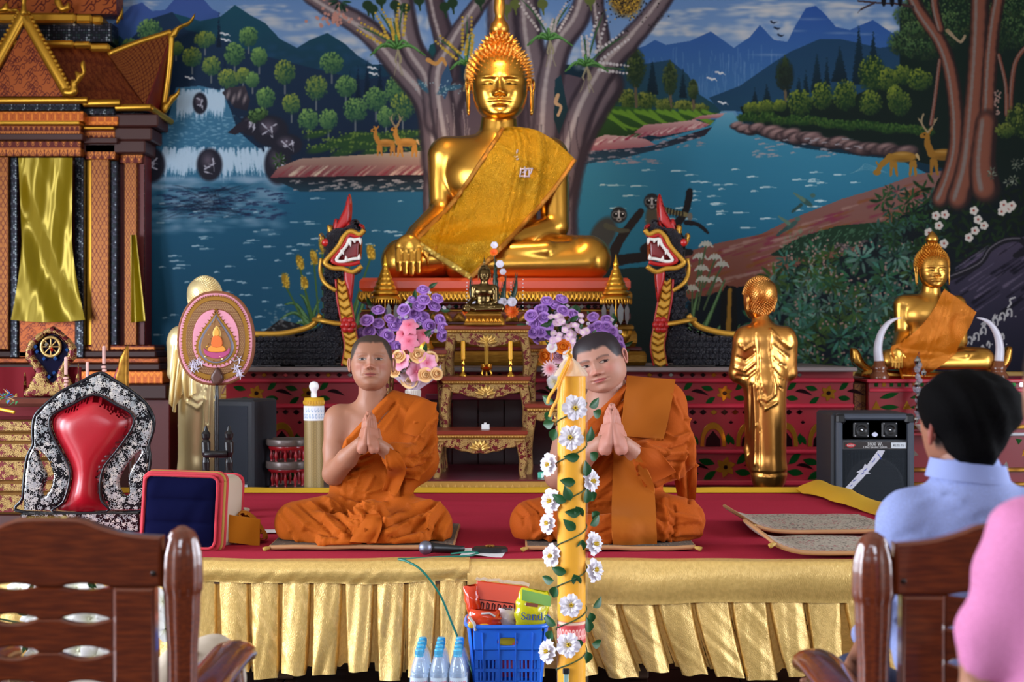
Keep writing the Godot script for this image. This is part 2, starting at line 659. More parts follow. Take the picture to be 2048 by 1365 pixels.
func _ready()->void:
	rng.seed=11
	# camera: a 50 mm lens on a full frame, level, focused on the two monks
	var cam:=Camera3D.new()
	cam.name="camera"
	add_child(cam)
	cam.position=V(0,EYE,0)
	cam.fov=rad_to_deg(2.*atan(682.5/F))
	cam.near=.1
	var lens:=CameraAttributesPhysical.new()
	lens.frustum_focal_length=50.
	lens.frustum_focus_distance=6.
	lens.exposure_aperture=4.
	cam.attributes=lens
	cam.fov=rad_to_deg(2.*atan(682.5/F))
	cam.make_current()
	# sky: white overcast, seen only through the doors and windows
	var env:=Environment.new()
	env.background_mode=Environment.BG_SKY
	env.tonemap_mode=Environment.TONE_MAPPER_LINEAR
	env.tonemap_exposure=1.
	env.sdfgi_enabled=true
	env.ssao_enabled=true
	env.ssil_enabled=true
	var sky:=Sky.new()
	var air:=ProceduralSkyMaterial.new()
	air.sky_top_color=rgb(196,212,240)
	air.sky_horizon_color=rgb(236,240,248)
	air.ground_bottom_color=rgb(120,118,112)
	air.ground_horizon_color=rgb(170,168,160)
	air.sky_energy_multiplier=2.4
	sky.sky_material=air
	env.sky=sky
	var world:=WorldEnvironment.new()
	world.name="world"
	world.environment=env
	add_child(world)
	# daylight that comes in through the tall openings of the side walls
	for z in [-2.2,-5.4]:
		daylight("left_window_light",V(-5.75,1.75,z),V(1,-.05,0),Vector2(2.,2.9),400. if z>-4. else 290.)
		daylight("right_window_light",V(6.15,1.75,z),V(-1,-.05,0),Vector2(2.,2.9),190.)
	daylight("transom_light",V(-.6,3.9,4.9),V(0,-.12,-1),Vector2(5.,.8),150.)
	build_room()
	build_mural()
	make_lamp_over_statue()
	make_stage()
	make_altar()
	make_buddha()
	make_monk_elder()
	make_monk_stout()
	make_small_buddha()
	make_bronze_buddha()
	make_disciples()
	make_nagas()
	make_pavilion()
	make_tables()
	make_flowers()
	make_throne()
	make_pillow()
	make_fan()
	make_left_things()
	make_right_table()
	make_loudspeaker()
	make_microphone()
	make_candle()
	make_basket()
	make_bottles()
	make_chairs()
	make_sitting_man()
	make_woman()
func daylight(called:String,p:Vector3,to:Vector3,size:Vector2,power:float)->void:
	var l:=AreaLight3D.new()
	l.name=numbered(called)
	l.area_size=size
	l.light_energy=power/(PI*PI)
	l.light_color=rgb(236,243,255)
	l.shadow_enabled=true
	add_child(l)
	l.look_at_from_position(p,p+to)
func build_room()->void:
	var plaster:=mat("cream plaster",rgb(206,198,180),.85)
	var tile:=mat("dark floor tile",rgb(70,44,36),.22)
	tile.albedo_texture=noise_tex(.03,5,256,FastNoiseLite.TYPE_SIMPLEX_SMOOTH,4,Vector2.ONE,.2,.8,rgb(170,165,160),rgb(255,250,245))
	tile.uv1_triplanar=true
	tile.uv1_scale=Vector3.ONE*.8
	var b:=MB.new()
	b.box(V(.2,-.1,-3.3),V(12.6,.2,17.))
	struct("floor",b,mat("floor grout",rgb(40,28,24),.8),"dark polished tile floor of the hall, seen below the gold skirt")
	# floor tiles in view in front of the platform
	b=MB.new()
	for kx in 21:
		for kz in 26:b.box(V(-6.+.6*kx,.004,4.7-.6*kz),V(.594,.012,.594),.002)
	var tiles:=part("floor_tiles",b,tile,get_node("floor"))
	tiles.set_meta("kind","stuff")
	b=MB.new()
	b.box(V(.2,5.6,-3.3),V(12.6,.2,17.))
	struct("ceiling",b,plaster,"cream plaster ceiling above the frame")
	for s in [-1,1]:
		b=MB.new()
		var wx:=-5.9 if s<0 else 6.3
		b.box(V(wx,.15,-3.3),V(.2,.3,17.))
		b.box(V(wx,4.35,-3.3),V(.2,2.3,17.))
		var edges:=[5.2,-1.2,-3.2,-4.4,-6.4,-11.8]
		for k in 3:b.box(V(wx,1.75,(edges[k*2]+edges[k*2+1])/2),V(.2,2.9,edges[k*2]-edges[k*2+1]))
		struct("wall_left" if s<0 else "wall_right",b,plaster,"cream side wall with tall window openings, outside the frame on the %s"%("left" if s<0 else "right"))
	b=MB.new()
	b.box(V(.2,4.95,5.1),V(12.6,1.3,.2))
	b.box(V(.2,1.75,5.1),V(12.6,3.5,.2))
	for q in [[-6.,-3.2],[2.,6.4]]:b.box(V((q[0]+q[1])/2,3.9,5.1),V(q[1]-q[0],.8,.2))
	struct("wall_front",b,mat("grey plaster",rgb(120,112,102),.85),"grey entrance wall with a long transom opening behind the camera")
	var wood:=mat("window wood",rgb(96,52,28),.35)
	var n:=1
	for s in [-1,1]:
		for z in [-2.2,-5.4]:
			b=MB.new()
			var wx:=-5.9 if s<0 else 6.3
			for e in [-.97,.97,-.02]:b.box(V(wx,1.75,z+e),V(.24,2.9,.06),.006)
			for e in [.33,3.17]:b.box(V(wx,e,z),V(.24,.06,1.88),.006)
			struct("window_%d"%n,b,wood,"brown wooden window frame in the %s wall, number %d from the entrance"%["left" if s<0 else "right",(n-1)%2+1])
			n+=1
func make_lamp_over_statue()->void:
	var t:=thing("spot_lamp","warm ceiling spot lamp above the frame, aimed down at the great statue","lamp",V(-.12,4.75,-8.6))
	var b:=MB.new()
	b.lathe([Vector2(.09,.0),Vector2(.10,.02),Vector2(.09,.20),Vector2(.03,.26),Vector2(.02,.72)],20)
	part("housing",b,mat("lamp housing",rgb(60,60,62),.5),t)
	b=MB.new()
	b.lathe([Vector2(.0,-.012),Vector2(.075,-.006),Vector2(.08,.004),Vector2(.0,.006)],20)
	part("lamp_glass",b,mat("lamp glow",rgb(255,220,160),.3,.0,{"emission_enabled":true,"emission":rgb(255,214,150),"emission_energy_multiplier":6.}),t)
	var l:=SpotLight3D.new()
	l.name="spot_light"
	l.light_color=rgb(255,206,140)
	l.light_energy=9.
	l.light_size=.08
	l.spot_range=12.
	l.spot_attenuation=2.
	l.spot_angle=26.
	l.spot_angle_attenuation=.8
	l.shadow_enabled=true
	add_child(l)
	l.look_at_from_position(V(-.12,4.72,-8.62),V(-.12,2.7,-10.5))
# ---- the back wall: a landscape painted on plaster, with a gilded pattern border below it
func tree_ball(a:Art,x:float,y:float,rx:float,ry:float,dark:Color,light:Color,n:=60)->void:
	a.dab(x,y,rx,ry,dark,.6)
	for k in n:
		var e:=sqrt(a.r.randf())
		var g:=a.r.randf()*TAU
		var px:=x+cos(g)*e*rx*.95
		var py:=y+sin(g)*e*ry*.95
		var lit:=clampf(.55-(py-y)/ry*.5-(px-x)/rx*.2,0,1)
		var q:=dark.lerp(light,lit*a.r.randf_range(.5,1.))
		a.dab(px,py,a.r.randf_range(1.2,2.6),a.r.randf_range(1.6,3.4),Color(q.r,q.g,q.b,.85),.4)
func ripples(a:Art,x0:float,y0:float,x1:float,y1:float,n:int,k:Color,w:=30.)->void:
	for q in n:
		var x:=a.r.randf_range(x0,x1)
		var y:=a.r.randf_range(y0,y1)
		var l:=a.r.randf_range(.3,1.)*w
		a.line([x,y,x+l*.5,y-1,x+l,y],1.6,Color(k.r,k.g,k.b,k.a*a.r.randf_range(.5,1)),.8)
func limb(a:Art,p:Array,w0:float,w1:float,k:Color,dark:Color,light:Color)->void:
	a.curve(p,w0,dark,w1,.55)
	var q:=[]
	for e in p.size():q.append(p[e]-(w0*.06 if e%2==0 else .0))
	a.curve(q,w0*.74,k,w1*.74,.25)
	q=[]
	for e in p.size():q.append(p[e]-(w0*.2 if e%2==0 else .0))
	a.curve(q,w0*.22,Color(light.r,light.g,light.b,.5),w1*.2,.1)
func pine(a:Art,x:float,y0:float,y1:float,w:float,k:Color)->void:
	a.poly([x,y0,x+w*.5,y1,x-w*.5,y1],k,k.darkened(.3),1.6)
func spray(a:Art,x:float,y:float,r:float,n:int,k:Color,turn:=.0)->void:
	for e in n:
		var g:=turn+TAU*e/n+a.r.randf_range(-.15,.15)
		var l:=r*a.r.randf_range(.7,1.)
		var q:=k.darkened(a.r.randf_range(.0,.5))
		a.dab(x+cos(g)*l*.6,y+sin(g)*l*.6,l*.42,l*.11,q,.6,g)
func strap(a:Art,x:float,y:float,x1:float,y1:float,bend:float,w:float,k:Color)->void:
	a.curve([x,y,lerpf(x,x1,.5)-bend*.3,lerpf(y,y1,.62)-bend,x1,y1],w,k.darkened(.35),.8)
	a.curve([x,y,lerpf(x,x1,.5)-bend*.3,lerpf(y,y1,.62)-bend-1,x1,y1],w*.45,k.lightened(.15),.5)
func orchid(a:Art,x:float,y:float,w:float,bloom:Color,sprays:Array)->void:
	for s in sprays:
		a.curve([x,y,x+s[0]*.5,y+s[1]*.6,x+s[0],y+s[1]],1.6,rgb(60,90,60),1)
		for k in 9:
			var f:=.3+.75*k/9.
			for e in [-1,1]:
				var r:=4.6-f*2.4
				a.dab(x+s[0]*f-e*s[1]*.09,y+s[1]*f+e*s[0]*.09,r,r,bloom.darkened(a.r.randf()*.2),.7)
	for k in 7:
		var g:=-PI+PI*k/6.
		strap(a,x,y,x+cos(g)*w,y+6+(1.-absf(cos(g)))*-w*.4+absf(cos(g))*w*.18,w*.25,7,rgb(70,130,50))
	for k in 4:
		var dx:=a.r.randf_range(-14,14)
		a.curve([x,y+4,x+dx*.6,y+24,x+dx*.4,y+34,x+dx,y+55],1.5,rgb(150,140,110),.8)
func beast(a:Art,x:float,y:float,s:float,k:Color,dir:=1.,graze:=false,horns:=false)->void:
	var d:=k.darkened(.45)
	for e in [[-20,-24,-22,0,5],[-15,-24,-12,0,5],[14,-24,10,0,5],[19,-24,21,0,5]]:
		a.line([x+dir*e[0]*s,y+e[1]*s,x+dir*(e[0]+e[2])/2*s,y+e[1]*.45*s,x+dir*e[2]*s,y],6*s,k,2.4*s,.9)
	a.dab(x,y-32*s,26*s,10*s,k,.8)
	a.dab(x,y-27*s,20*s,5*s,Color(d.r,d.g,d.b,.4),.3)
	a.dab(x-2*s,y-37*s,18*s,3*s,Color(1,.85,.6,.25),.2)
	if graze:
		a.line([x+dir*22*s,y-32*s,x+dir*38*s,y-18*s,x+dir*44*s,y-6*s],11*s,k,6*s,.9)
		a.dab(x+dir*45*s,y-5*s,7*s,5*s,k,.9)
		a.line([x+dir*40*s,y-14*s,x+dir*46*s,y-24*s],3*s,k,1.5*s)
	else:
		a.line([x+dir*20*s,y-34*s,x+dir*27*s,y-50*s,x+dir*27*s,y-62*s],12*s,k,7*s,.9)
		a.dab(x+dir*31*s,y-64*s,8*s,4.5*s,k,.9,.3*dir)
		for e in [-1,1]:a.line([x+dir*25*s,y-66*s,x+dir*(25+e*6)*s,y-75*s],3*s,k,1*s)
		a.dab(x+dir*31*s,y-65*s,1.3*s,1.3*s,rgb(20,15,10),.9)
		if horns:
			for e in [-1,1]:
				a.curve([x+dir*26*s,y-68*s,x+dir*(26+e*10)*s,y-84*s,x+dir*(26+e*7)*s,y-98*s],2.2*s,rgb(150,130,100),1*s)
				a.line([x+dir*(26+e*9)*s,y-82*s,x+dir*(26+e*16)*s,y-92*s],1.6*s,rgb(150,130,100),.8)
	a.line([x-dir*24*s,y-36*s,x-dir*28*s,y-28*s],4*s,k.lightened(.3),2*s)
func lemur(a:Art,x:float,y:float,s:float)->void:
	a.dab(x,y,17*s,17*s,rgb(40,38,40),.85)
	for e in [-1,1]:
		a.dab(x+e*7*s,y,8*s,8*s,rgb(150,150,150),.6)
		a.dab(x+e*7*s,y,5.5*s,5.5*s,rgb(20,18,18),.8)
		a.dab(x+e*7*s+1,y-2,1.2,1.2,Color.WHITE,.8)
	a.line([x,y-6*s,x,y+8*s],3.4*s,rgb(190,188,184),2*s)
	a.dab(x,y+10*s,6*s,4*s,rgb(150,148,146),.6)
	a.dab(x,y+9*s,2*s,1.5*s,rgb(20,18,18),.8)
func branches_of(a:Art)->void:
	var k:=rgb(112,96,100)
	var d:=rgb(52,42,50)
	var l:=rgb(178,164,160)
	a.poly([850,560,846,400,850,300,838,240,880,190,1000,150,1140,150,1215,170,1172,250,1150,330,1138,470,1180,560],rgb(86,72,80),rgb(78,66,76))
	limb(a,[1218,165,1180,230,1150,300,1128,420,1135,540],74,60,k,d,l)
	limb(a,[1000,-60,1008,60,1012,160,1010,320],66,90,k,d,l)
	limb(a,[880,560,872,400,885,260,905,180],50,70,k,d,l)
	limb(a,[560,-60,640,2,735,60,800,130,862,210,880,340],34,80,k,d,l)
	limb(a,[800,-60,812,40,826,100,862,160,876,250],44,60,k,d,l)
	limb(a,[858,-60,876,30,892,90,900,150],42,50,rgb(82,66,72),d,l)
	limb(a,[1000,-50,950,20,905,90,880,160,900,300],30,62,k,d,l)
	limb(a,[1052,-60,1060,60,1075,160,1085,300],50,60,k,d,l)
	limb(a,[1180,-50,1160,30,1120,90,1098,180,1090,330],44,66,k,d,l)
	limb(a,[1192,-60,1196,20,1206,80,1214,150],30,36,rgb(92,78,84),d,l)
	limb(a,[1370,-70,1318,10,1262,78,1214,130,1160,230,1120,380],36,70,k,d,l)
	for e in 70:
		var x:=a.r.randf_range(856,1160)
		var y:=a.r.randf_range(200,480)
		var q:Color=d if a.r.randf()<.65 else l
		a.curve([x,y,x+a.r.randf_range(-5,5),y+34,x+a.r.randf_range(-6,6),y+70],3.4,Color(q.r,q.g,q.b,.26),1,.2)
	a.poly([884,150,896,128,905,160,890,200,878,180],rgb(52,80,110))
	a.poly([1110,160,1122,150,1136,220,1118,270,1108,240],rgb(26,56,66),rgb(20,40,44))
func build_mural()->void:
	var a:=Art.new(2048,824,rgb(64,104,160),.895,-120,-170)
	a.poly([-120,-170,2168,-170,2168,130,-120,130],rgb(60,100,160),rgb(128,158,196))
	a.poly([-120,130,2168,130,2168,760,-120,760],rgb(18,40,54),rgb(16,60,84))
	var wisp:=[[560,40,90,16],[640,70,70,20],[520,20,60,10],[720,100,60,20],[250,8,60,8],[1040,60,60,30],[1180,120,40,20],[1340,30,60,10],[1400,55,120,14],[1500,70,90,16],[1480,22,90,10],[1560,40,60,20],[1640,16,100,12],[1720,40,70,22],[1780,70,60,20],[1330,60,50,14],[1600,8,120,8],[820,60,40,30]]
	for w in wisp:
		for k in 26:a.dab(w[0]+a.r.randf_range(-1,1)*w[2],w[1]+a.r.randf_range(-1,1)*w[3],w[2]*a.r.randf_range(.12,.4),w[3]*a.r.randf_range(.2,.6),Color(.80,.79,.78,.42),.0)
	# left: blue range, teal range, forest
	a.poly([180,90,236,40,262,12,284,5,304,22,330,20,360,-14,400,-10,424,18,440,26,430,60,300,120],rgb(62,84,152),rgb(58,96,150))
	a.poly([180,110,225,60,260,90,300,60,320,36,345,26,400,42,440,34,470,10,500,30,530,46,560,78,594,96,620,80,655,66,690,88,716,112,746,130,800,128,860,140,860,320,180,330],rgb(26,74,92),rgb(18,34,60))
	for k in 70:a.dab(a.r.randf_range(480,740),a.r.randf_range(90,180),14,8,Color(.16,.30,.46,.25),.0)
	a.poly([860,90,880,83,905,110,900,140,850,130],rgb(24,70,74))
	a.poly([250,90,300,38,345,24,372,60,420,70,520,110,640,140,720,160,800,150,860,230,860,315,560,318,420,180,250,200],rgb(26,50,78),rgb(20,36,58))
	for e in [[716,150,12],[735,140,14],[760,138,12],[700,160,12],[438,45,10],[450,120,9]]:pine(a,e[0],e[1]-20,e[1]+50,e[2],rgb(16,40,66))
	var lt:=rgb(146,182,92)
	for e in [[518,114,17,20],[570,144,22,26],[664,126,25,24],[633,176,24,26],[692,173,22,23],[531,196,20,22],[583,208,19,22],[617,240,22,24],[657,240,20,22],[711,220,26,26],[752,199,26,26],[790,180,20,30],[806,214,26,30],[772,234,18,22],[299,61,26,24],[410,79,22,18],[384,114,20,20],[469,108,22,24],[497,73,20,20],[422,132,20,20],[457,158,22,20],[486,152,16,16],[352,97,15,14],[330,95,18,18],[262,96,20,20],[505,160,14,16]]:
		a.line([e[0],e[1],e[0],e[1]+e[3]*1.7],2.,rgb(96,104,110))
		tree_ball(a,e[0],e[1],e[2],e[3],rgb(38,74,58),lt if a.r.randf()<.7 else rgb(172,178,70),150)
	# the waterfall in two steps and its rocks
	a.poly([352,176,400,172,444,182,462,222,475,262,520,300,560,366,300,372,310,300,340,225],rgb(66,118,150),rgb(52,108,140))
	for k in 700:
		var up:=a.r.randf()<.4
		var x:=a.r.randf_range(356,448) if up else a.r.randf_range(325,545)
		var y:=a.r.randf_range(178,200) if up else a.r.randf_range(294,320)
		a.line([x,y,x+(x-420)*.06,y+a.r.randf_range(18,46)],1.6,Color(.72,.82,.90,.36),1)
	for k in 160:a.dab(a.r.randf_range(335,490),a.r.randf_range(232,292),5,1.5,Color(.55,.72,.80,.5),.3)
	a.poly([300,366,852,366,852,760,296,760],rgb(34,92,122),rgb(18,66,92))
	for k in 240:a.dab(a.r.randf_range(300,560),356+110*pow(a.r.randf(),1.6),a.r.randf_range(12,40),a.r.randf_range(4,10),Color(.62,.71,.80,.26),.0)
	for e in [[400,207,16,23],[419,330,28,36],[300,330,34,40],[540,262,40,34],[500,252,20,22],[556,330,30,44],[574,290,34,24]]:
		a.dab(e[0],e[1],e[2],e[3],rgb(34,34,46),.8)
		a.dab(e[0]-e[2]*.1,e[1]-e[3]*.25,e[2]*.6,e[3]*.55,Color(.46,.41,.46,.7),.1)
		for k in 5:a.line([e[0]+a.r.randf_range(-.4,.5)*e[2],e[1]+a.r.randf_range(-.5,.4)*e[3],e[0]+a.r.randf_range(-.4,.5)*e[2],e[1]+a.r.randf_range(-.2,.6)*e[3]],1.6,Color(.75,.75,.8,.5),.6)
	a.poly([444,186,456,176,490,172,500,200,494,222,470,216],rgb(60,54,62),rgb(36,34,46))
	for k in 4:a.dab(456+k*11,190+(k%2)*8,5,14,Color(.66,.60,.60,.7),.2,.3)
	a.poly([455,266,478,246,500,240,490,262,470,270],rgb(40,36,48))
	for e in [[510,232,16,14],[524,226,12,12]]:tree_ball(a,e[0],e[1],e[2],e[3],rgb(30,56,36),lt,50)
	ripples(a,305,390,840,540,52,Color(.60,.72,.78,.6))
	ripples(a,310,376,560,440,90,Color(.14,.2,.34,.4),34)
	ripples(a,305,540,700,735,46,Color(.60,.72,.78,.6),24)
	for k in 60:a.line([a.r.randf_range(300,460),a.r.randf_range(368,440),a.r.randf_range(420,520),a.r.randf_range(368,440)],2.,Color(.06,.08,.16,.10),1,.2)
	# meadow and near bank
	for k in 26:
		var x:=a.r.randf_range(580,850)
		var y:=a.r.randf_range(266,306)
		a.dab(x,y,34,9,rgb(40,70,40),.5,-.25)
		for q in 14:a.dab(x+a.r.randf_range(-30,30),y-3+a.r.randf_range(-5,3),2.4,1.8,Color(.42,.52,.22,.8),.4)
	a.poly([540,356,556,336,600,318,700,312,852,302,852,352,700,354],rgb(176,158,134),rgb(120,64,70),1.)
	for k in 60:
		var x:=a.r.randf_range(556,850)
		a.line([x,352,x+26,332],5,Color(.55,.22,.26,.22) if k%2 else Color(.85,.78,.68,.22),1,.1)
	a.poly([540,356,852,350,852,384,600,384],rgb(26,24,30),rgb(30,60,76))
	ripples(a,560,360,850,384,60,Color(.6,.58,.58,.5),20)
	beast(a,772,311,.78,rgb(186,124,52),-1.)
	beast(a,814,313,.86,rgb(196,132,56),-1.,false,true)
	spray(a,558,322,20,9,rgb(60,100,50))
	# right: mountains, river, banks
	a.poly([1180,130,1290,92,1310,80,1332,90,1380,82,1422,63,1468,96,1500,74,1520,50,1548,80,1575,84,1592,50,1612,16,1632,12,1650,28,1672,54,1700,60,1746,40,1784,66,1830,60,1830,240,1180,240],rgb(44,80,150),rgb(66,116,158))
	for k in 150:
		var x:=a.r.randf_range(1290,1760)
		var y:=a.r.randf_range(90,180)
		a.line([x,y,x+a.r.randf_range(-2,2),y+a.r.randf_range(10,40)],1.6,Color(.45,.58,.75,.16),1,.3)
	for e in [[1620,38,40],[1590,62,30],[1680,66,40],[1730,68,30],[1540,110,50]]:a.dab(e[0],e[1],e[2],3,Color(.62,.68,.78,.4),.0)
	a.poly([1160,230,1180,150,1240,120,1290,128,1340,120,1376,150,1400,190,1450,222,1300,260],rgb(34,66,92),rgb(28,66,70))
	a.poly([1440,222,1418,196,1480,172,1540,130,1580,104,1640,78,1680,78,1760,96,1800,90,1800,230],rgb(30,62,92),rgb(30,66,92))
	for e in [[1305,118,72,24],[1366,136,60,16],[1212,150,50,20],[1386,165,50,12],[1634,106,80,26],[1654,112,60,14],[1680,94,70,34],[1718,50,120,30],[1747,62,70,20],[1598,152,50,18],[1612,140,50,14],[1534,165,44,18],[1510,175,30,12],[1760,110,70,24],[1574,140,60,14]]:pine(a,e[0],e[1],e[1]+e[2],e[3],rgb(20,46,62))
	for e in [[1225,185,24,34],[1256,200,18,22],[1292,202,24,20],[1330,210,20,14],[1370,212,24,12],[1400,216,20,8],[1203,200,16,22]]:tree_ball(a,e[0],e[1],e[2],e[3],rgb(40,62,30),rgb(158,156,66),110)
	for e in [[1271,135,22,42,240],[1340,158,16,34,215],[1386,180,10,20,230],[1570,150,20,34,215]]:
		a.line([e[0],e[1]+e[3]-6,e[0]+3,e[4]],4,rgb(96,84,66),3)
		tree_ball(a,e[0],e[1],e[2],e[3],rgb(30,48,32) if e[0]<1500 else rgb(24,34,30),rgb(104,110,58) if e[0]<1500 else rgb(44,60,46),150)
		pine(a,e[0],e[1]-e[3]*1.2,e[1]-e[3]*.5,14,rgb(52,70,42))
	a.poly([1160,300,1188,212,1250,214,1330,222,1440,226,1400,236,1300,262,1270,280],rgb(52,88,36),rgb(30,50,26))
	for k in 16:
		var x:=1180+k*15.
		a.curve([x,222,x+40,236+k%3*8,x+74,262-k*1.4],9,Color(.40,.56,.18,.55),3,.1)
	a.poly([1145,330,1190,300,1300,284,1420,252,1446,226,1466,226,1490,262,1600,296,1720,312,1800,320,1860,350,1860,540,1130,560],rgb(64,136,164),rgb(26,92,122))
	a.poly([1442,222,1470,222,1520,290,1440,300,1400,280,1424,256],Color(.55,.72,.80,.5),Color(.3,.55,.65,.0))
	for e in [[1161,304,1170,286,1210,270,1262,274,1290,278,1312,290,1280,296],[1268,266,1290,250,1340,246,1390,240,1420,250,1400,258,1320,274],[1384,240,1400,232,1452,226,1440,236]]:
		a.poly(e,rgb(196,158,152),rgb(150,80,90),1.)
	for k in 50:
		var x:=a.r.randf_range(1165,1410)
		var y:=290.-(x-1165)*.17
		a.line([x,y+4,x+16,y-6],4,Color(.60,.22,.30,.25) if k%2 else Color(.86,.76,.72,.3),1,.1)
	a.poly([1150,332,1162,304,1300,294,1425,254,1410,272,1330,296,1250,316],rgb(44,32,40),rgb(34,70,90))
	ripples(a,1160,300,1320,330,40,Color(.6,.55,.58,.5),24)
	ripples(a,1300,270,1400,296,20,Color(.6,.55,.58,.5),18)
	# right bank: hedge, boulders, big crowns
	a.poly([1480,214,1560,206,1700,196,1800,150,1800,40,1840,-60,2168,-60,2168,420,1860,330,1700,290,1560,262,1490,240],rgb(20,38,32),rgb(14,26,24))
	for e in [[1506,216,20,12],[1532,214,20,14],[1600,206,28,28],[1645,192,22,30],[1690,190,26,32],[1560,212,14,12],[1744,148,30,40],[1775,160,20,26],[1740,206,26,26],[1800,206,24,28],[1805,150,24,20],[1840,160,26,24],[1790,196,18,26]]:tree_ball(a,e[0],e[1],e[2],e[3],rgb(26,52,30),rgb(142,152,50),150)
	for e in [[1830,30,46,34],[1815,86,42,30],[1850,94,46,30],[1925,30,60,50],[1900,60,40,40],[1840,60,40,20],[2040,60,44,46],[2044,10,40,30],[2080,60,50,60],[1990,60,30,60],[1920,-30,60,40]]:tree_ball(a,e[0],e[1],e[2],e[3],rgb(22,40,30),rgb(104,130,74),230)
	for k in 34:
		var x:=1490+k*11.
		tree_ball(a,x,232+(x-1490)*.085+a.r.randf_range(-4,4),18,9,rgb(28,56,28),rgb(76,108,46),26)
	for k in 26:
		var x:=1474+k*13.5
		var y:=252+(x-1474)*.165
		var big:=a.r.randf_range(.8,1.4)+k*.012
		y+=a.r.randf_range(-5,5)
		a.dab(x,y+3,19*big,10*big,rgb(44,34,38),.7)
		a.dab(x,y,17*big,8*big,rgb(136,108,106).darkened(k*.012),.55,-.25)
		a.dab(x-3,y-3*big,11*big,3.4*big,Color(.76,.62,.60,.5),.0,-.25)
		a.dab(x+2,y+8,14,4,Color(.12,.09,.10,.6),.1)
	ripples(a,1500,278,1720,316,40,Color(.62,.60,.62,.5),22)
	ripples(a,1180,336,1720,500,70,Color(.72,.82,.84,.7),34)
	for k in 5:a.curve([1700+k*6,348-k*2,1730,340-k*3,1775-k*4,346-k*2],1.,Color(.75,.8,.8,.16),.8)
	# near bank on the right
	a.poly([1330,560,1345,512,1440,486,1520,470,1580,440,1680,400,1760,376,1830,350,1900,340,1900,480,1800,520,1700,540,1600,580,1400,620],rgb(128,92,88),rgb(120,66,50),1.5)
	for k in 120:
		var x:=a.r.randf_range(1360,1840)
		var y:=540.-(x-1360)*.34+a.r.randf_range(-16,60)
		var q:Color=[Color(.48,.20,.28,.2),Color(.62,.48,.44,.25),Color(.50,.30,.16,.2)][k%3]
		a.line([x,y,x+40,y-12],a.r.randf_range(4,12),q,2,.0)
	beast(a,1806,352,1.16,rgb(150,108,40),-1.,true)
	beast(a,1888,350,1.24,rgb(144,100,36),-1.,false,true)
	a.poly([1540,512,1600,474,1680,452,1770,444,1780,470,1700,496,1600,516],rgb(28,56,36),rgb(24,44,32),3.)
	for k in 150:a.dab(a.r.randf_range(1560,1770),a.r.randf_range(456,508),5,1.6,Color(.38,.55,.42,.55),.3,a.r.randf_range(-1.2,-.4))
	for e in [[1683,496],[1735,489]]:
		a.dab(e[0],e[1],18,9,rgb(74,64,66),.8)
		for k in 10:a.dab(e[0]-14+k*3,e[1]-4+k%3*3,2,1.4,rgb(130,118,112),.5)
		a.dab(e[0]+19,e[1]+1,4,2.6,rgb(80,70,66),.7)
	for e in [[1612,405,-1],[1582,452,1]]:
		a.dab(e[0],e[1],18,6,rgb(54,84,80),.7,-.6*e[2])
		a.dab(e[0]+14,e[1]-14,6,5,rgb(70,100,92),.7)
		a.line([e[0]-10,e[1]+6,e[0]-28,e[1]+20],6,rgb(48,74,72),3)
		a.line([e[0]-4,e[1]-4,e[0]-24,e[1]-18],7,rgb(90,116,100),2)
	# dark thicket at the lower right
	a.poly([1330,760,1380,600,1540,560,1600,530,1700,510,1780,450,1820,420,1900,380,2168,340,2168,760],rgb(14,24,26),rgb(12,20,32),6.)
	for k in 190:
		var x:=a.r.randf_range(1500,1880)
		var y:=a.r.randf_range(500,745)
		if x+y*.6<1860:continue
		spray(a,x,y,a.r.randf_range(22,42),9,[rgb(64,120,104),rgb(50,100,66),rgb(104,144,128),rgb(66,94,40)][k%4],a.r.randf()*TAU)
		for q in 3:a.dab(x+a.r.randf_range(-14,14),y-20+a.r.randf_range(-10,10),2,2,rgb(150,120,110),.6)
	for k in 46:
		var x:=a.r.randf_range(1750,1880)
		spray(a,x,a.r.randf_range(380,500),a.r.randf_range(14,28),7,[rgb(54,92,80),rgb(44,84,44)][k%2],a.r.randf()*TAU)
	for k in 70:spray(a,a.r.randf_range(1840,2160),a.r.randf_range(370,520),a.r.randf_range(22,40),5,[rgb(34,62,30),rgb(26,48,26)][k%2],a.r.randf()*TAU)
	for e in [[1872,432],[1890,430],[1878,452],[1948,422],[1956,440],[1968,452],[1950,462],[1938,476],[2008,410],[2018,418],[2004,424],[2024,412],[1888,488],[1858,466]]:
		for k in 5:a.dab(e[0]+cos(TAU*k/5)*5,e[1]+sin(TAU*k/5)*5,4.6,4.6,rgb(206,198,190),.7)
		a.dab(e[0],e[1],2,2,rgb(150,60,50),.6)
	# trunks on the right
	for e in [[[1800,-60,1838,20,1884,90,1906,170,1914,280,1900,350,1880,400],26,40],[[1868,-60,1870,10,1882,60],20,18],[[1962,-60,1958,80,1948,220,1936,330,1916,400],40,54],[[2010,-60,1990,40,1980,140,1975,260,1972,330],26,40],[[1975,240,1966,330,1972,380],50,66],[[2056,90,2030,130,2020,220],10,14],[[1998,110,2012,170,2014,230],8,12],[[1880,120,1870,200,1862,250],8,8]]:
		limb(a,e[0],e[1],e[2],rgb(124,74,58),rgb(44,30,30),rgb(124,116,112))
	a.curve([1826,14,1796,8,1760,6,1716,2],4,rgb(60,44,44),1.2)
	a.curve([1750,6,1724,18,1716,26],1.6,rgb(60,44,44),.8)
	for x in [1768,1784,1800]:a.dab(x,2,4,12,rgb(14,14,20),.8)
	for e in [[2040,240,30,34],[2070,250,40,40],[2010,262,20,16]]:tree_ball(a,e[0],e[1],e[2],e[3],rgb(30,48,26),rgb(136,142,60),130)
	a.curve([1896,62,1910,76,1922,84,1930,72],6,rgb(150,130,104),4)
	a.dab(1895,62,4,4,rgb(140,120,90),.7)
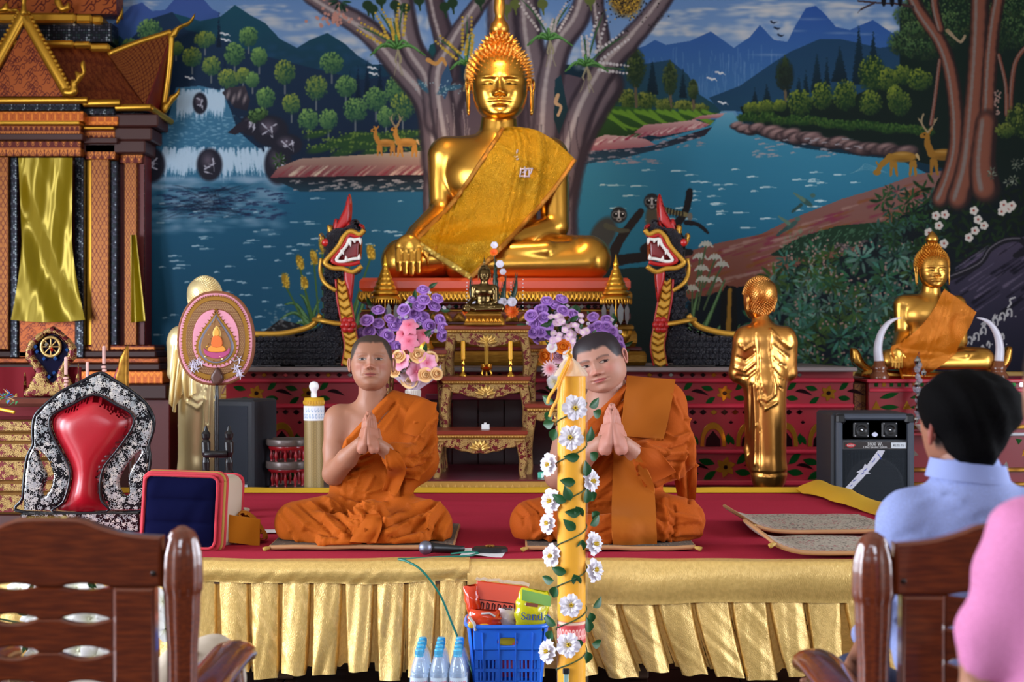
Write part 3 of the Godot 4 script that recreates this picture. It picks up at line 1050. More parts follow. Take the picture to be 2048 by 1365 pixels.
	for k in 26:a.dab(a.r.randf_range(1990,2002),a.r.randf_range(180,230),2.4,2.4,rgb(150,120,110),.5)
	for k in 10:spray(a,a.r.randf_range(1960,2100),a.r.randf_range(320,370),12,6,rgb(130,138,120),a.r.randf())
	# rock with a snake, and the painter's name
	a.poly([1890,560,1930,528,1990,490,2060,470,2168,470,2168,760,1860,760,1930,650],rgb(70,62,82),rgb(22,22,40),2.)
	for k in 60:
		var x:=a.r.randf_range(1900,2130)
		var y:=a.r.randf_range(500,640)
		a.line([x,y,x+50,y-34],a.r.randf_range(3,10),Color(.42,.38,.46,.25) if k%2 else Color(.08,.07,.12,.3),1,.0)
	a.curve([1880,562,1920,548,1960,528,1980,500,2010,482,2040,480,2056,500,2030,512],13,rgb(28,26,34),10,.8)
	a.curve([1880,560,1920,546,1960,526,1980,498,2010,480,2040,478],3,rgb(96,92,100),2,.3)
	var ink:=rgb(186,184,186)
	for g in [[1925,692,4],[1938,684,5],[1952,676,6],[1966,664,5],[1990,646,7],[2004,636,6],[2018,628,6]]:
		var x:float=g[0]
		var y:float=g[1]
		a.curve([x-4,y-2,x-1,y+2,x-5,y+5,x-3,y-6,x+3,y-9,x+6,y-3,x+5,y+6],1.9,ink,1.6)
	a.curve([1963,650,1968,646,1971,650,1966,652],1.6,ink,1.4)
	a.curve([1990,630,1986,640,1994,632],1.6,ink,1.4)
	a.curve([2016,616,2022,608,2020,600,2030,596],1.8,ink,1.2)
	a.dab(2031,634,1.6,1.6,ink,.8)
	for g in [[1962,700],[1974,692],[1994,680],[2002,676]]:a.curve([g[0],g[1],g[0]+3,g[1]-8,g[0]+6,g[1]-2,g[0]+5,g[1]+4],1.5,ink,1.2)
	for g in [[1984,690],[2012,700],[2014,690]]:a.dab(g[0],g[1],1.4,1.4,ink,.8)
	a.poly([1120,548,1345,530,1345,760,1120,760],rgb(22,40,44),rgb(14,26,30),3.)
	# lemurs on their branch, lilies, cattails
	a.curve([1150,560,1230,524,1300,514,1380,505],26,rgb(28,24,26),14)
	a.curve([1222,522,1240,480,1282,424],22,rgb(34,28,28),14)
	a.dab(1206,470,26,42,rgb(56,58,58),.75,.5)
	a.dab(1200,500,22,22,rgb(66,64,62),.6)
	a.line([1212,452,1240,462,1256,462],11,rgb(70,70,58),7)
	lemur(a,1238,430,1.)
	a.curve([1290,500,1320,478,1352,450,1372,420,1380,382],20,rgb(30,26,28),12)
	a.curve([1372,446,1396,450,1416,466],9,rgb(30,26,28),5)
	a.dab(1304,440,15,36,rgb(74,70,58),.7)
	a.line([1312,414,1340,424,1372,430],11,rgb(120,108,70),9)
	for k in 9:a.line([1318+k*6,412+k*1.6,1316+k*6,426+k*1.6],1.6,rgb(40,36,30),1)
	a.dab(1380,434,6,9,rgb(110,104,96),.7)
	lemur(a,1304,404,1.)
	for e in [[1352,690,1372,590,10],[1372,690,1400,570,-6],[1380,690,1440,590,-14],[1390,690,1470,610,-20],[1400,690,1480,650,-26],[1360,690,1330,600,10],[1395,690,1450,560,-10]]:strap(a,e[0],e[1],e[2],e[3],e[4],13,rgb(70,112,62))
	for e in [[1368,528],[1400,514],[1412,490],[1430,516],[1404,538],[1350,558],[1406,560],[1430,560],[1384,578],[1444,530],[1352,588]]:
		for k in 6:
			var g:=PI+PI*k/5.+.1
			a.curve([e[0],e[1]+4,e[0]+cos(g)*9,e[1]+sin(g)*7,e[0]+cos(g)*14,e[1]+5+sin(g)*2],3.6,rgb(176,176,164),1)
		a.line([e[0],e[1]+4,lerpf(e[0],1385,.5),e[1]+60],1.6,rgb(70,90,60),1.2)
	a.poly([1440,690,1442,590,1452,572,1472,574,1476,680],rgb(18,18,18))
	a.line([1460,580,1456,690],9,rgb(150,110,40),11,.5)
	for e in [[620,690,640,600,6],[640,690,600,590,20],[640,690,570,610,26],[650,690,560,640,30],[640,700,590,650,20],[700,690,740,560,-10],[690,690,720,590,-8]]:strap(a,e[0],e[1],e[2],e[3],e[4],12,rgb(52,96,44))
	for e in [[571,562,8,18],[600,526,8,18],[628,515,8,18],[645,494,7,16],[609,566,8,15],[742,505,9,18],[700,520,7,16]]:
		a.line([e[0],e[1]+10,lerpf(e[0],650,.5),650],2.4,rgb(60,90,40),2)
		a.dab(e[0],e[1],e[2],e[3],rgb(150,116,28),.7,-.3)
		for k in 24:a.dab(e[0]+a.r.randf_range(-7,7),e[1]+a.r.randf_range(-14,14),1.2,1.2,rgb(220,184,70),.5)
	a.poly([500,700,520,670,560,640,600,650,640,690,640,760,500,760],rgb(20,18,20))
	for k in 60:a.dab(560+a.r.randfn(0,14),640+a.r.randfn(0,14),3,2,Color(.6,.62,.62,.4),.2)
	# the great tree over everything, with what grows on it
	branches_of(a)
	for e in [[735,10],[745,18],[790,10],[810,16],[762,0],[838,0],[890,14],[905,6],[1012,18],[1030,8],[1085,8],[1180,0],[1080,-10],[960,0]]:
		a.dab(e[0],e[1],11,10,rgb(34,56,34) if e[0]<1000 else rgb(92,100,50),.8)
		a.line([e[0],e[1]+6,e[0]+3,e[1]+22],5,rgb(34,56,34) if e[0]<1000 else rgb(92,100,50),.8)
	orchid(a,796,96,56,rgb(214,176,66),[[-80,-44],[-40,-76],[10,-90],[-10,-60]])
	orchid(a,934,128,34,rgb(214,176,66),[[-60,-52],[0,-96],[8,-60]])
	orchid(a,1100,78,46,rgb(210,196,190),[[-56,-78],[40,-70],[10,-40]])
	orchid(a,1174,130,44,rgb(214,206,206),[[34,-104],[80,-60],[84,10],[-6,-60]])
	for k in 46:a.dab(668+a.r.randfn(0,22),36+a.r.randfn(0,16),3,3.2,rgb(186,132,118),.6)
	spray(a,680,2,26,12,rgb(40,76,56))
	a.dab(1253,-4,38,44,rgb(124,96,44),.7)
	for k in 260:a.dab(1253+a.r.randfn(0,18),2+a.r.randfn(0,17),1.6,1.6,rgb(190,150,50) if k%2 else rgb(40,32,24),.7)
	for k in 90:a.dab(1253+a.r.randfn(0,44),10+a.r.randfn(0,30),1.2,1.2,rgb(30,26,26),.8)
	for e in [[846,172,.9],[890,180,-.5],[908,176,-.2]]:
		a.dab(e[0],e[1],20,6,rgb(54,92,112),.6,e[2])
		for k in 14:a.dab(e[0]+a.r.randfn(0,9),e[1]+a.r.randfn(0,7),1.6,1.6,rgb(150,176,180),.5)
	a.curve([856,120,872,128,884,118,892,130],8,rgb(196,140,74),5)
	a.curve([1116,190,1112,206,1122,214,1116,232],7,rgb(190,150,110),4)
	for e in [[1440,148],[1424,160],[1446,208],[745,138],[748,150],[450,70],[452,82],[380,158]]:a.curve([e[0]-9,e[1]-4,e[0]-3,e[1]-3,e[0],e[1],e[0]+5,e[1]-2,e[0]+10,e[1]+2],1.6,rgb(206,210,214),1)
	for e in [[1555,58],[1548,46],[1562,72]]:a.curve([e[0]-6,e[1]-3,e[0],e[1],e[0]+6,e[1]-2],1.4,rgb(30,40,60),1)
	# brush grain over the whole wall
	var g:=noise_tex(.05,9,512,FastNoiseLite.TYPE_SIMPLEX_SMOOTH,5,Vector2(2,1),.25,.75,rgb(216,216,216),Color.WHITE)
	var m:=mat("mural paint",rgb(255,255,255),.6,.0,{"metallic_specular":.25})
	m.albedo_texture=a.tex()
	m.texture_repeat=false
	m.detail_enabled=true
	m.detail_blend_mode=BaseMaterial3D.BLEND_MODE_MUL
	m.detail_albedo=g
	m.detail_uv_layer=BaseMaterial3D.DETAIL_UV_2
	relief(m,g,.0)
	m.heightmap_enabled=false
	m.detail_enabled=false
	var b:=MB.new()
	b.box(V(.2,2.75,-11.9),V(12.6,5.5,.5))
	var wall:=struct("wall_back",b,mat("dark red wall",rgb(86,20,26),.6),"back wall painted with a landscape of lake, waterfall, great tree and mountains")
	b=MB.new()
	var lo:=at(-120,750,11.6)
	var hi:=at(2168,-170,11.6)
	b.box((lo+hi)/2+V(0,0,-.022),V(hi.x-lo.x,hi.y-lo.y,.044),.0)
	for k in b.v.size():b.t[k]=Vector2((b.v[k].x-lo.x)/(hi.x-lo.x),(hi.y-b.v[k].y)/(hi.y-lo.y))
	part("mural_painting",b,m,wall,Vector3.ZERO,"landscape painted in oil colours on the plaster")
	# border: yellow bands with dark red scrolls, lotus points, red field, brown tiles
	var yl:=rgb(186,142,26)
	var rd:=rgb(112,26,24)
	var p:=Art.new(128,64,yl)
	for e in 4:p.curve([32*e-8,60,32*e+4,30,32*e+16,34,32*e+14,46,32*e+8,42],4,rd,3)
	for e in 5:p.curve([32*e,4,32*e+12,30,32*e+24,8],4,rd,3)
	for e in 4:p.dab(32*e+16,14,4,6,rd,.8)
	var band:=mat("yellow scroll border",Color.WHITE,.45)
	band.albedo_texture=p.tex()
	p=Art.new(128,128,rgb(104,20,30))
	for e in range(-1,5):
		p.poly([32*e,0,32*e+32,0,32*e+32,70,32*e+16,126,32*e,70],yl)
		for q in 3:p.curve([32*e+3+q*4,4,32*e+4+q*4,40,32*e+16,90-q*26],2.6,rd,2)
		for q in 3:p.curve([32*e+29-q*4,4,32*e+28-q*4,40,32*e+16,90-q*26],2.6,rd,2)
		p.curve([32*e,70,32*e+6,50,32*e,30],2.4,rd,2)
		p.curve([32*e+16,112,32*e+16,60],2,rd,2)
	var points:=mat("yellow lotus border",Color.WHITE,.45)
	points.albedo_texture=p.tex()
	var rail:=mat("yellow rail",yl,.4)
	for e in [[1.05,1.10,rail,.1,.03,"yellow_rail"],[.915,1.05,band,.36,.012,"scroll_border"],[.885,.915,rail,.1,.028,"yellow_rail"],[.66,.885,points,.36,.012,"lotus_border"]]:
		b=MB.new()
		b.box(V(.2,(e[0]+e[1])/2,-11.63+e[4]/2),V(12.,e[1]-e[0],.04+e[4]),.004)
		for k in b.v.size():b.t[k]=Vector2(b.v[k].x/e[3],(e[1]-b.v[k].y)/(e[1]-e[0]))
		part(e[5],b,e[2],wall)
	var brown:=mat("brown wall tile",rgb(74,46,38),.3)
	for k in 40:
		b=MB.new()
		b.box(V(-5.75+k*.304,.225,-11.63),V(.3,.44,.03),.004)
		part("tile",b,brown,wall)
# ---- the platform: red carpet, gold satin skirt, yellow edging, mats
const TOP:=.494
func hash1(k:float)->float:
	var e:=sin(k*127.1+11.7)*43758.5453
	return e-floor(e)
func wave(p:float,seed_:=.0)->float:
	var k:=floorf(p)
	var f:=p-k
	f=f*f*(3.-2.*f)
	return lerpf(hash1(k+seed_),hash1(k+1.+seed_),f)*2.-1.
func satin(key:String,k:Color,rough:=.36,metal:=.45)->StandardMaterial3D:
	return mat(key,k,rough,metal,{"metallic_specular":.6})
func make_stage()->void:
	var t:=thing("stage_platform","low wooden platform under the red carpet, hidden behind the gold satin skirt","platform")
	var b:=MB.new()
	b.box(V(-.2,TOP-.055,-6.775),V(4.,.06,2.54))
	part("deck",b,mat("deck wood",rgb(90,60,40),.7),t)
	for px in [-2.1,-.9,.5,1.7]:
		for pz in [-5.65,-7.9]:
			b=MB.new()
			b.box(V(px,.22,pz),V(.08,.41,.08),.006)
			part("leg",b,mat("deck wood",rgb(90,60,40),.7),t)
	# carpet: a felt with a few long wrinkles
	var felt:=mat("red felt",Color.WHITE,.95,.0,{"metallic_specular":.15})
	felt.albedo_texture=noise_tex(.2,21,512,FastNoiseLite.TYPE_SIMPLEX,3,Vector2(.5,4),.1,.9,rgb(158,36,56),rgb(186,54,74))
	b=MB.new()
	b.sheet(150,110,func(u,w):
		var px:=lerpf(-2.2,1.8,u)
		var pz:=lerpf(-8.05,-5.53+.012*wave(px*2.3,4.),w)
		var y:=.0016*wave(pz*9.+wave(px*.9,2.)*1.4,7.)+.0022*maxf(.0,wave(pz*5.+wave(px*.7,5.),3.)-.55)*4.+.001*wave(px*5.+pz*3.,9.)
		return V(px,TOP-.004+y,pz),.007,Vector2(5,5))
	var o:=part("red_carpet",b,felt,self)
	tag(o,"large red felt carpet covering the platform under the two monks","carpet")
	# skirt in two lengths, each a smooth band and box pleats below it
	var gold:=satin("gold satin",rgb(240,200,118),.36,.3)
	gold.albedo_texture=noise_tex(.03,31,256,FastNoiseLite.TYPE_SIMPLEX_SMOOTH,3,Vector2.ONE,.1,.9,rgb(235,230,220),Color.WHITE)
	relief(gold,noise_tex(.06,33,256,FastNoiseLite.TYPE_SIMPLEX_SMOOTH,3,Vector2(3,1)),.1)
	var skirt_a:=thing("table_skirt","bright gold satin skirt with even box pleats, left of the blue basket","table skirt",Vector3.ZERO,"gold satin skirts of the platform")
	var skirt_b:=thing("table_skirt","gold satin skirt with a deep smooth band and slanted pleats, right of the yellow candle","table skirt",Vector3.ZERO,"gold satin skirts of the platform")
	for s in [[skirt_a,-2.24,-.165,.075,.121,.0,.05],[skirt_b,-.172,1.86,.145,.137,40.,.11]]:
		var x0:float=s[1]
		var x1:float=s[2]
		var bandh:float=s[3]
		var pitch:float=s[4]
		var sd:float=s[5]
		var slant:float=s[6]
		b=MB.new()
		b.sheet(240,18,func(u,w):
			var px:=lerpf(x0,x1,u)
			var f:=clampf(w*1.25-.25,0,1)
			var edge:=TOP+.006+.004*wave(px*5.,sd)+(.016*maxf(.0,wave(px*3.1+.6,sd+1.)) if sd>.0 else .0)
			if w<.2:return V(px,edge-.002*w,lerpf(-5.56,-5.49,w/.2)+.012*wave(px*2.3,4.))
			var bul:=.02*sin(PI*minf(f*1.1,1.))+.004*wave(px*7.+f*2.,sd+3.)+(.005*wave(px*30.+f*3.,sd+8.)*f if sd==.0 else .002*wave(px*9.,sd))
			return V(px,edge-bandh*f*1.12+.006*wave(px*4.,sd+5.)*f,-5.49+bul+.012*wave(px*2.3,4.)*(1.-f)),.003,Vector2(10,1))
		part("top_band",b,gold,s[0])
		b=MB.new()
		var n:=int((x1-x0)/pitch)
		b.sheet(n*34,44,func(u,w):
			var q:float=u*n
			var k:=floorf(q)
			var f:=q-k
			var open:=lerpf(.13,.3+.12*wave(k*1.7,sd+2.),pow(w,1.3))
			var e:=clampf(absf(f-.5)*2.,0,1)
			var panel:=1.-smoothstep(1.-open-.05,1.-open+.03,e)
			var away:=lerpf(.0,slant*(.4*wave(k*.9,sd+6.)+(.5 if sd>.0 else .0)),pow(w,1.4))
			var px:=lerpf(x0,x1,(k+.5+(f-.5)*(1.+.10*panel*w))/n)+away
			var bulge=.018*(1.-e*e)*panel*(.5+w)+.014*wave(w*2.2+k*7.7+f*3.,sd)*panel*w+.006*wave(f*5.+w*1.2+k*3.3,sd+9.)*panel+.003*wave(w*9.-f*5.+k*5.1,sd+4.)*panel
			var z=-5.515-.008+panel*(.016+.020*w)+bulge
			var foot:=.052+.02*wave(k*1.3,sd+12.)+(.010 if panel>.5 else .03)+.007*wave(q*3.,sd)
			return V(px,lerpf(TOP-bandh*.86,foot,w),z),.003,Vector2(n,2))
		part("pleats",b,gold,s[0])
	# yellow edging along the back, and the loose fold at the back right corner
	var yel:=satin("yellow satin",rgb(226,176,36),.5,.15)
	b=MB.new()
	b.sheet(160,8,func(u,w):
		var px:=lerpf(-2.25,1.62,u)
		return V(px,TOP+.005+(.022*minf(w*1.6,1.)-.02*maxf(.0,w-.5))+.004*wave(px*6.,3.)*w,lerpf(-7.99,-8.10,w)),.003)
	o=part("yellow_edging",b,yel,self)
	tag(o,"narrow yellow cloth edging along the rear edge of the red carpet","cloth")
	b=MB.new()
	b.sheet(46,20,func(u,w):
		var px=lerpf(1.60,1.83,pow(u,.9))+w*lerpf(.24,.16,u)+.014*wave(u*9.,2.)
		var pz=lerpf(-8.02,-6.35,u)-.10*w+.02*wave(u*7.+w,5.)
		var y=TOP+.012+.05*sin(PI*w)*(1.-.6*u)+.008*wave(u*14.+w*3.,8.)-.10*maxf(.0,w-.7)
		return V(px,y,pz),.003)
	o=part("yellow_cloth",b,yel,self)
	tag(o,"loose yellow satin cloth folded over the rear right corner of the platform","cloth")
	mats_for_prayer()
func mats_for_prayer()->void:
	var pile:=mat("mat pile",Color.WHITE,.95)
	var a:=Art.new(512,256,rgb(96,84,72))
	for k in 1500:a.dab(a.r.randf()*512,a.r.randf()*256,3,2,[rgb(128,114,98),rgb(60,52,46),rgb(150,132,108),rgb(84,70,62)][k%4],.4)
	pile.albedo_texture=a.tex()
	var worn:=mat("worn mat pile",Color.WHITE,.95)
	a=Art.new(512,256,rgb(168,156,140))
	for k in 2600:
		var q:=Vector2(a.r.randf()*512,a.r.randf()*256)
		var ring:=Vector2((q.x-256)/220,(q.y-128)/100).length()
		var kk:Color=[rgb(186,174,156),rgb(120,110,100),rgb(70,62,58),rgb(150,140,128)][k%4]
		if (absf(ring-.5)<.12 and a.r.randf()<.5) or (ring>1.05 and a.r.randf()<.5):kk=rgb(150,50,60)
		elif absf(ring-.95)<.08:kk=rgb(80,72,66)
		a.dab(q.x,q.y,a.r.randf_range(1,5),a.r.randf_range(1,3),kk,.4)
	worn.albedo_texture=a.tex()
	var bind:=mat("mat binding",rgb(176,128,84),.6)
	var cord:=mat("gold cord",rgb(176,138,60),.6)
	# x range, front and back edge, lifted left end, look, label
	for q in [[535,905,5.80,6.50,.0,pile,"brown patterned sitting mat with gold corner tassels under the monk with raised chin",0],
			[1050,1390,5.78,6.48,.0,pile,"brown patterned sitting mat under the stout monk behind the candle",0],
			[1505,1800,6.18,6.74,.05,worn,"worn grey and red prayer mat, the rear one of two empty mats",1],
			[1545,1890,5.56,5.98,.075,worn,"worn grey prayer mat with curled corner, the front one of two empty mats",1]]:
		var x0:float=(q[0]-1024)*q[2]/F
		var x1:float=(q[1]-1024)*q[2]/F
		var z0:float=-q[2]
		var z1:float=-q[3]
		var lift:float=q[4]
		var skew:float=-.05 if q[7] else .0
		var shape:=func(u,w):
			var e:=pow(maxf(.0,1.-u*4.5),2.)
			return V(lerpf(x0,x1,u)+skew*w+e*.01,TOP+.015+lift*e*(.5+.5*w)+(.012 if q[7] else .0)+.003*wave(u*6.+w*2.,q[2]),lerpf(z0,z1,w)+.006*wave(u*5.,q[2]))
		var t:=thing("prayer_mat",q[6],"mat",Vector3.ZERO,"empty mats on the right" if q[7] else "mats under the monks")
		var b:=MB.new()
		b.sheet(40,16,shape,.016)
		part("pile",b,q[5],t)
		b=MB.new()
		var rim:=[]
		for k in 41:rim.append(shape.call(k/40.,.0))
		b.tube(rim,.010,6)
		rim=[]
		for k in 17:rim.append(shape.call(.0,k/16.))
		b.tube(rim,.008,6)
		rim=[]
		for k in 17:rim.append(shape.call(1.,k/16.))
		b.tube(rim,.008,6)
		part("binding",b,bind,t)
		for e in [[.0,.0],[1.,.0]]:
			var p:Vector3=shape.call(e[0],e[1])
			b=MB.new()
			var out:=-1. if e[0]==.0 else 1.
			b.tube([p+V(0,0,.006),p+V(out*.012,-.002,.014),p+V(out*.024,-.007,.02)],[.006,.009,.011],7)
			part("tassel",b,cord,t)
# ---- the high altar: red mosaic steps, lotus base with mirrors, orange slab
func gilt()->StandardMaterial3D:
	return mat("gilding",rgb(226,166,60),.3,.9)
func old_gilt()->StandardMaterial3D:
	var m:=mat("old gilding",rgb(172,124,44),.42,.75)
	if m.albedo_texture==null:m.albedo_texture=noise_tex(.04,41,256,FastNoiseLite.TYPE_SIMPLEX_SMOOTH,4,Vector2.ONE,.15,.7,rgb(170,150,120),Color.WHITE)
	return m
func ring_of(b:MB,w:float,d:float,prof:Array,at_:=Vector3.ZERO)->void:
	for k in prof.size()-1:
		var q:=[]
		for e in 2:
			var o:float=prof[k+e][0]
			var y:float=prof[k+e][1]
			for c in [[-1,1],[1,1],[1,-1],[-1,-1]]:q.append(at_+V(c[0]*(w/2+o),y,c[1]*(d/2+o)))
		for s in 4:
			var m:=(s+1)%4
			var len:float=(q[m]-q[s]).length()
			var v:=[b.vert(q[s],Vector2(0,1)),b.vert(q[m],Vector2(len,1)),b.vert(q[4+m],Vector2(len,0)),b.vert(q[4+s],Vector2(0,0))]
			if prof[k+1][1]>=prof[k][1]:b.quad(v[0],v[3],v[2],v[1])
			else:b.quad(v[0],v[1],v[2],v[3])
	for e in [0,prof.size()-1]:
		var o:float=prof[e][0]
		var v:=[]
		for c in [[-1,1],[1,1],[1,-1],[-1,-1]]:v.append(b.vert(at_+V(c[0]*(w/2+o),prof[e][1],c[1]*(d/2+o)),Vector2(c[0]*w/2,c[1]*d/2)))
		if e:b.quad(v[0],v[3],v[2],v[1])
		else:b.quad(v[0],v[1],v[2],v[3])
func petal_mesh(w:float,h:float,d:float,up:=1.)->ArrayMesh:
	var b:=MB.new()
	b.grid(6,5,func(u,v):
		var s:float=(u-.5)*2.
		var half:=w/2.*(1.-pow(v,2.6)) if v<1. else .0
		return V(s*half,up*v*h,d*(1.-s*s)*(.35+sin(PI*clampf(v*.75+.15,0,1)))))
	return b.mesh()
func flat_piece(p:Array,thick:=.004)->ArrayMesh:
	var q:=PackedVector2Array()
	for k in p.size()/2:q.append(Vector2(p[k*2],p[k*2+1]))
	var b:=MB.new()
	b.slab(q,.0,thick,thick*.4)
	return b.mesh()
func leaf_tile(l:float,w:float,bend:float)->ArrayMesh:
	var p:=[]
	for k in 7:
		var f:=k/6.
		p.append_array([f*l,w*sin(PI*f)+bend*f*f])
	for k in range(1,6):
		var f:=1.-k/6.
		p.append_array([f*l,-w*sin(PI*f)*.6+bend*f*f])
	return flat_piece(p)
func place(called:String,m:Mesh,k:Material,parent:Node3D,p:Vector3,turn:=.0,s:=1.)->MeshInstance3D:
	var o:=part(called,m,k,parent,p)
	o.rotation.z=turn
	if s!=1.:o.scale=Vector3.ONE*s
	return o
func make_altar()->void:
	var red:=mat("altar red",rgb(126,18,30),.3)
	var pink:=mat("altar rail",rgb(172,40,58),.25)
	var mir:={"g":mat("green mirror",rgb(26,92,40),.08,.75),"y":mat("amber mirror",rgb(188,128,40),.12,.75),"w":mat("clear mirror",rgb(206,208,214),.04,1.),"d":mat("dark mirror",rgb(36,14,20),.1,.6),"k":mat("deep green mirror",rgb(12,40,34),.06,.8)}
	var t:=thing("altar_steps","wide stepped red altar set with gold flowers and green leaf mosaics of mirror glass","altar")
	# bands of the steps: y top, y bottom in the photograph, front distance, kind
	var bands:=[[735,744,9.17,"ledge"],[744,757,9.3,"lozenge"],[757,766,9.26,"rail"],[766,808,9.3,"flower"],[808,817,9.26,"rail"],[817,833,9.3,"lozenge"],[833,900,9.3,"arch"],[900,908,9.22,"rail"],[908,962,9.26,"flower"],[962,972,9.18,"rail"],[972,990,9.22,"lozenge"],[990,1116,9.2,"plain"]]
	var stone:=mat("grey ledge",rgb(124,112,112),.5)
	var flower:=leaf_tile(.048,.017,.0)
	var small:=flat_piece([.0,.012,.016,.0,.0,-.012,-.016,.0])
	var leaf:=leaf_tile(.085,.024,.02)
	var curl:=leaf_tile(.11,.018,-.05)
	var disc:=flat_piece([.014,.0,.01,.01,.0,.014,-.01,.01,-.014,.0,-.01,-.01,.0,-.014,.01,-.01],.008)
	var arch_o:=MB.new()
	var ap:=PackedVector2Array()
	for k in 13:
		var g:=PI*k/12.
		ap.append(Vector2(cos(g)*.085,.02+pow(sin(g),.8)*.16))
	for k in 13:
		var g:=PI-PI*k/12.
		ap.append(Vector2(cos(g)*.058,.02+pow(sin(g),.8)*.115))
	arch_o.slab(ap,0,.008,.003)
	var arch_m:=arch_o.mesh()
	var arch_i:=flat_piece([-.05,.02,.05,.02,.045,.07,.0,.125,-.045,.07],.004)
	var x0:=(452.-1024)*9.3/F
	var x1:=(1706.-1024)*9.3/F
	for q in bands:
		var d:float=q[2]
		var ya=EYE-(q[0]-682.5)*d/F
		var yb:=maxf(.005,EYE-(q[1]-682.5)*d/F)
		var b:=MB.new()
		var out:=.0
		b.box(V((x0+x1)/2,(ya+yb)/2,(-d-10.9)/2),V(x1-x0+out,ya-yb,10.9-d),.008 if q[3]=="rail" or q[3]=="ledge" else .0)
		var o:=part("step_rail" if q[3]=="rail" else "step_ledge" if q[3]=="ledge" else "step_band",b,pink if q[3]=="rail" else stone if q[3]=="ledge" else red,t)
		var ym=(ya+yb)/2
		var hh=ya-yb
		if q[3]=="lozenge":
			var n:=int((x1-x0)/.07)
			for k in n:
				var px:=x0+.04+k*.07
				var sx:=px/d*F+1024
				if (sx>720 and sx<830) or (sx>1180 and sx<1290) or sx>1600:continue
				place("lozenge",small,[mir.y,mir.d,mir.w][k%3] if k%2 else mir.d,o,V(px,ym,-d),.0,hh/.034)
		elif q[3]=="flower":
			var n:=int((x1-x0)/.34)
			for k in n:
				var px:=x0+.2+k*.34
				var sx:=px/d*F+1024
				if (sx>690 and sx<840) or (sx>1180 and sx<1340):continue
				for e in 6:place("petal",flower,mir.y,o,V(px,ym,-d),TAU*e/6+.3,hh/.12)
				place("flower_eye",disc,mir.d,o,V(px,ym,-d+.004))
				for e in [[.07,.02,.5],[.06,-.025,-.4],[-.07,.02,PI-.5],[-.06,-.025,PI+.4]]:place("leaf",leaf,mir.g,o,V(px+e[0],ym+e[1],-d),e[2],hh/.14)
				place("tendril",curl,mir.d,o,V(px+.12,ym+.01,-d),.2)
		elif q[3]=="arch":
			var n:=int((x1-x0)/.235)
			for k in n:
				var px:=x0+.13+k*.235
				var sx:=px/d*F+1024
				if (sx>690 and sx<850) or (sx>1180 and sx<1340):continue
				place("arch",arch_m,mir.y,o,V(px,yb,-d))
				place("niche",arch_i,mir.d,o,V(px,yb,-d))
				place("lozenge",small,mir.d,o,V(px+.1175,ya-.04,-d))
				for e in [-1,1]:place("leaf",leaf,mir.g,o,V(px+.1175+e*.02,yb+.03,-d),PI/2+e*.25,.9)
	shade_boards(t)
	# lotus base
	t=thing("lotus_base","gilded lotus base with diamond mirrors and orange top slab under the great statue","statue base")
	var cx:=(990.-1024)*9.75/F
	var cz:=-10.4
	var org:=mat("orange enamel",rgb(206,66,22),.22,.0,{"clearcoat_enabled":true,"clearcoat":.6})
	var g:=old_gilt()
	var dark:=mat("dark red lacquer",rgb(92,16,20),.35)
	var hy:=func(py:float)->float:return EYE-(py-682.5)*9.75/F
	var lay:=[[556,583,1.86,org,"top_slab"],[583,604,1.88,g,"carved_band"],[604,608,1.84,dark,"red_fillet"],[608,619,1.78,dark,"mirror_band"],[619,624,1.84,g,"gilt_fillet"],[624,643,1.86,dark,"lotus_band"],[643,650,1.82,dark,"red_fillet"],[650,662,1.90,g,"gilt_moulding"],[662,694,1.94,g,"lotus_band"],[694,703,2.,dark,"red_fillet"],[703,736,2.06,g,"gilt_foot"]]
	var diamond:=flat_piece([.0,.018,.021,.0,.0,-.018,-.021,.0],.005)
	var pet:=petal_mesh(.085,.062,.02)
	var petd:=petal_mesh(.085,-.085,.024)
	for q in lay:
		var ya:float=hy.call(q[0])
		var yb:float=maxf(hy.call(q[1]),EYE-52.5*9.17/F+.002)
		var b:=MB.new()
		var e:=.012 if q[4]!="top_slab" else .02
		var dep:float=1.3+(q[2]-1.86)
		ring_of(b,q[2],dep,[[-e,yb],[.0,yb+(ya-yb)*.25],[.0,yb+(ya-yb)*.75],[-e,ya]],V(cx,0,cz))
		var o:=part(q[4],b,q[3],t)
		var zf:float=cz+dep/2.
		if q[4]=="mirror_band":
			for k in 38:
				var px:float=cx-q[2]/2+.03+k*.0455
				if k<38:place("mirror",diamond,[mir.w,mir.k,mir.d,mir.k][k%4],o,V(px,(ya+yb)/2,zf))
		elif q[4]=="carved_band":
			var c:=MB.new()
			for k in 62:
				var px:float=cx-q[2]/2+.03+k*.0297
				for s in [-1,1]:c.tube([V(px,yb+.008,zf),V(px+s*.014,yb+.035,zf+.004),V(px+s*.004,ya-.008,zf+.002)],[.004,.007,.002],5)
			part("carving",c,gilt(),o,Vector3.ZERO,"",true)
		elif q[4]=="lotus_band":
			var n:=int(q[2]/.09)
			for k in n:
				var px:float=cx-q[2]/2+.05+k*.0905
				if ya-yb<.09:place("lotus_petal",pet,g,o,V(px,yb,zf))
				else:place("lotus_petal",petd,gilt(),o,V(px,ya,zf))
func shade_boards(t:Node3D)->void:  # near-black boards added to stand in for the deep shade behind the tables
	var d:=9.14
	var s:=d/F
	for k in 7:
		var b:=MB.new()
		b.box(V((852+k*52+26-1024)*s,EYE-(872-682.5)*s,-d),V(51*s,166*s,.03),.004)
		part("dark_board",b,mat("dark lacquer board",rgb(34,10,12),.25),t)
	var b:=MB.new()
	b.box(V((1034-1024)*s,EYE-(794-682.5)*s,-d+.01),V(366*s,12*s,.04),.006)
	part("board_rail",b,mat("plum lacquer",rgb(96,26,44),.3),t)
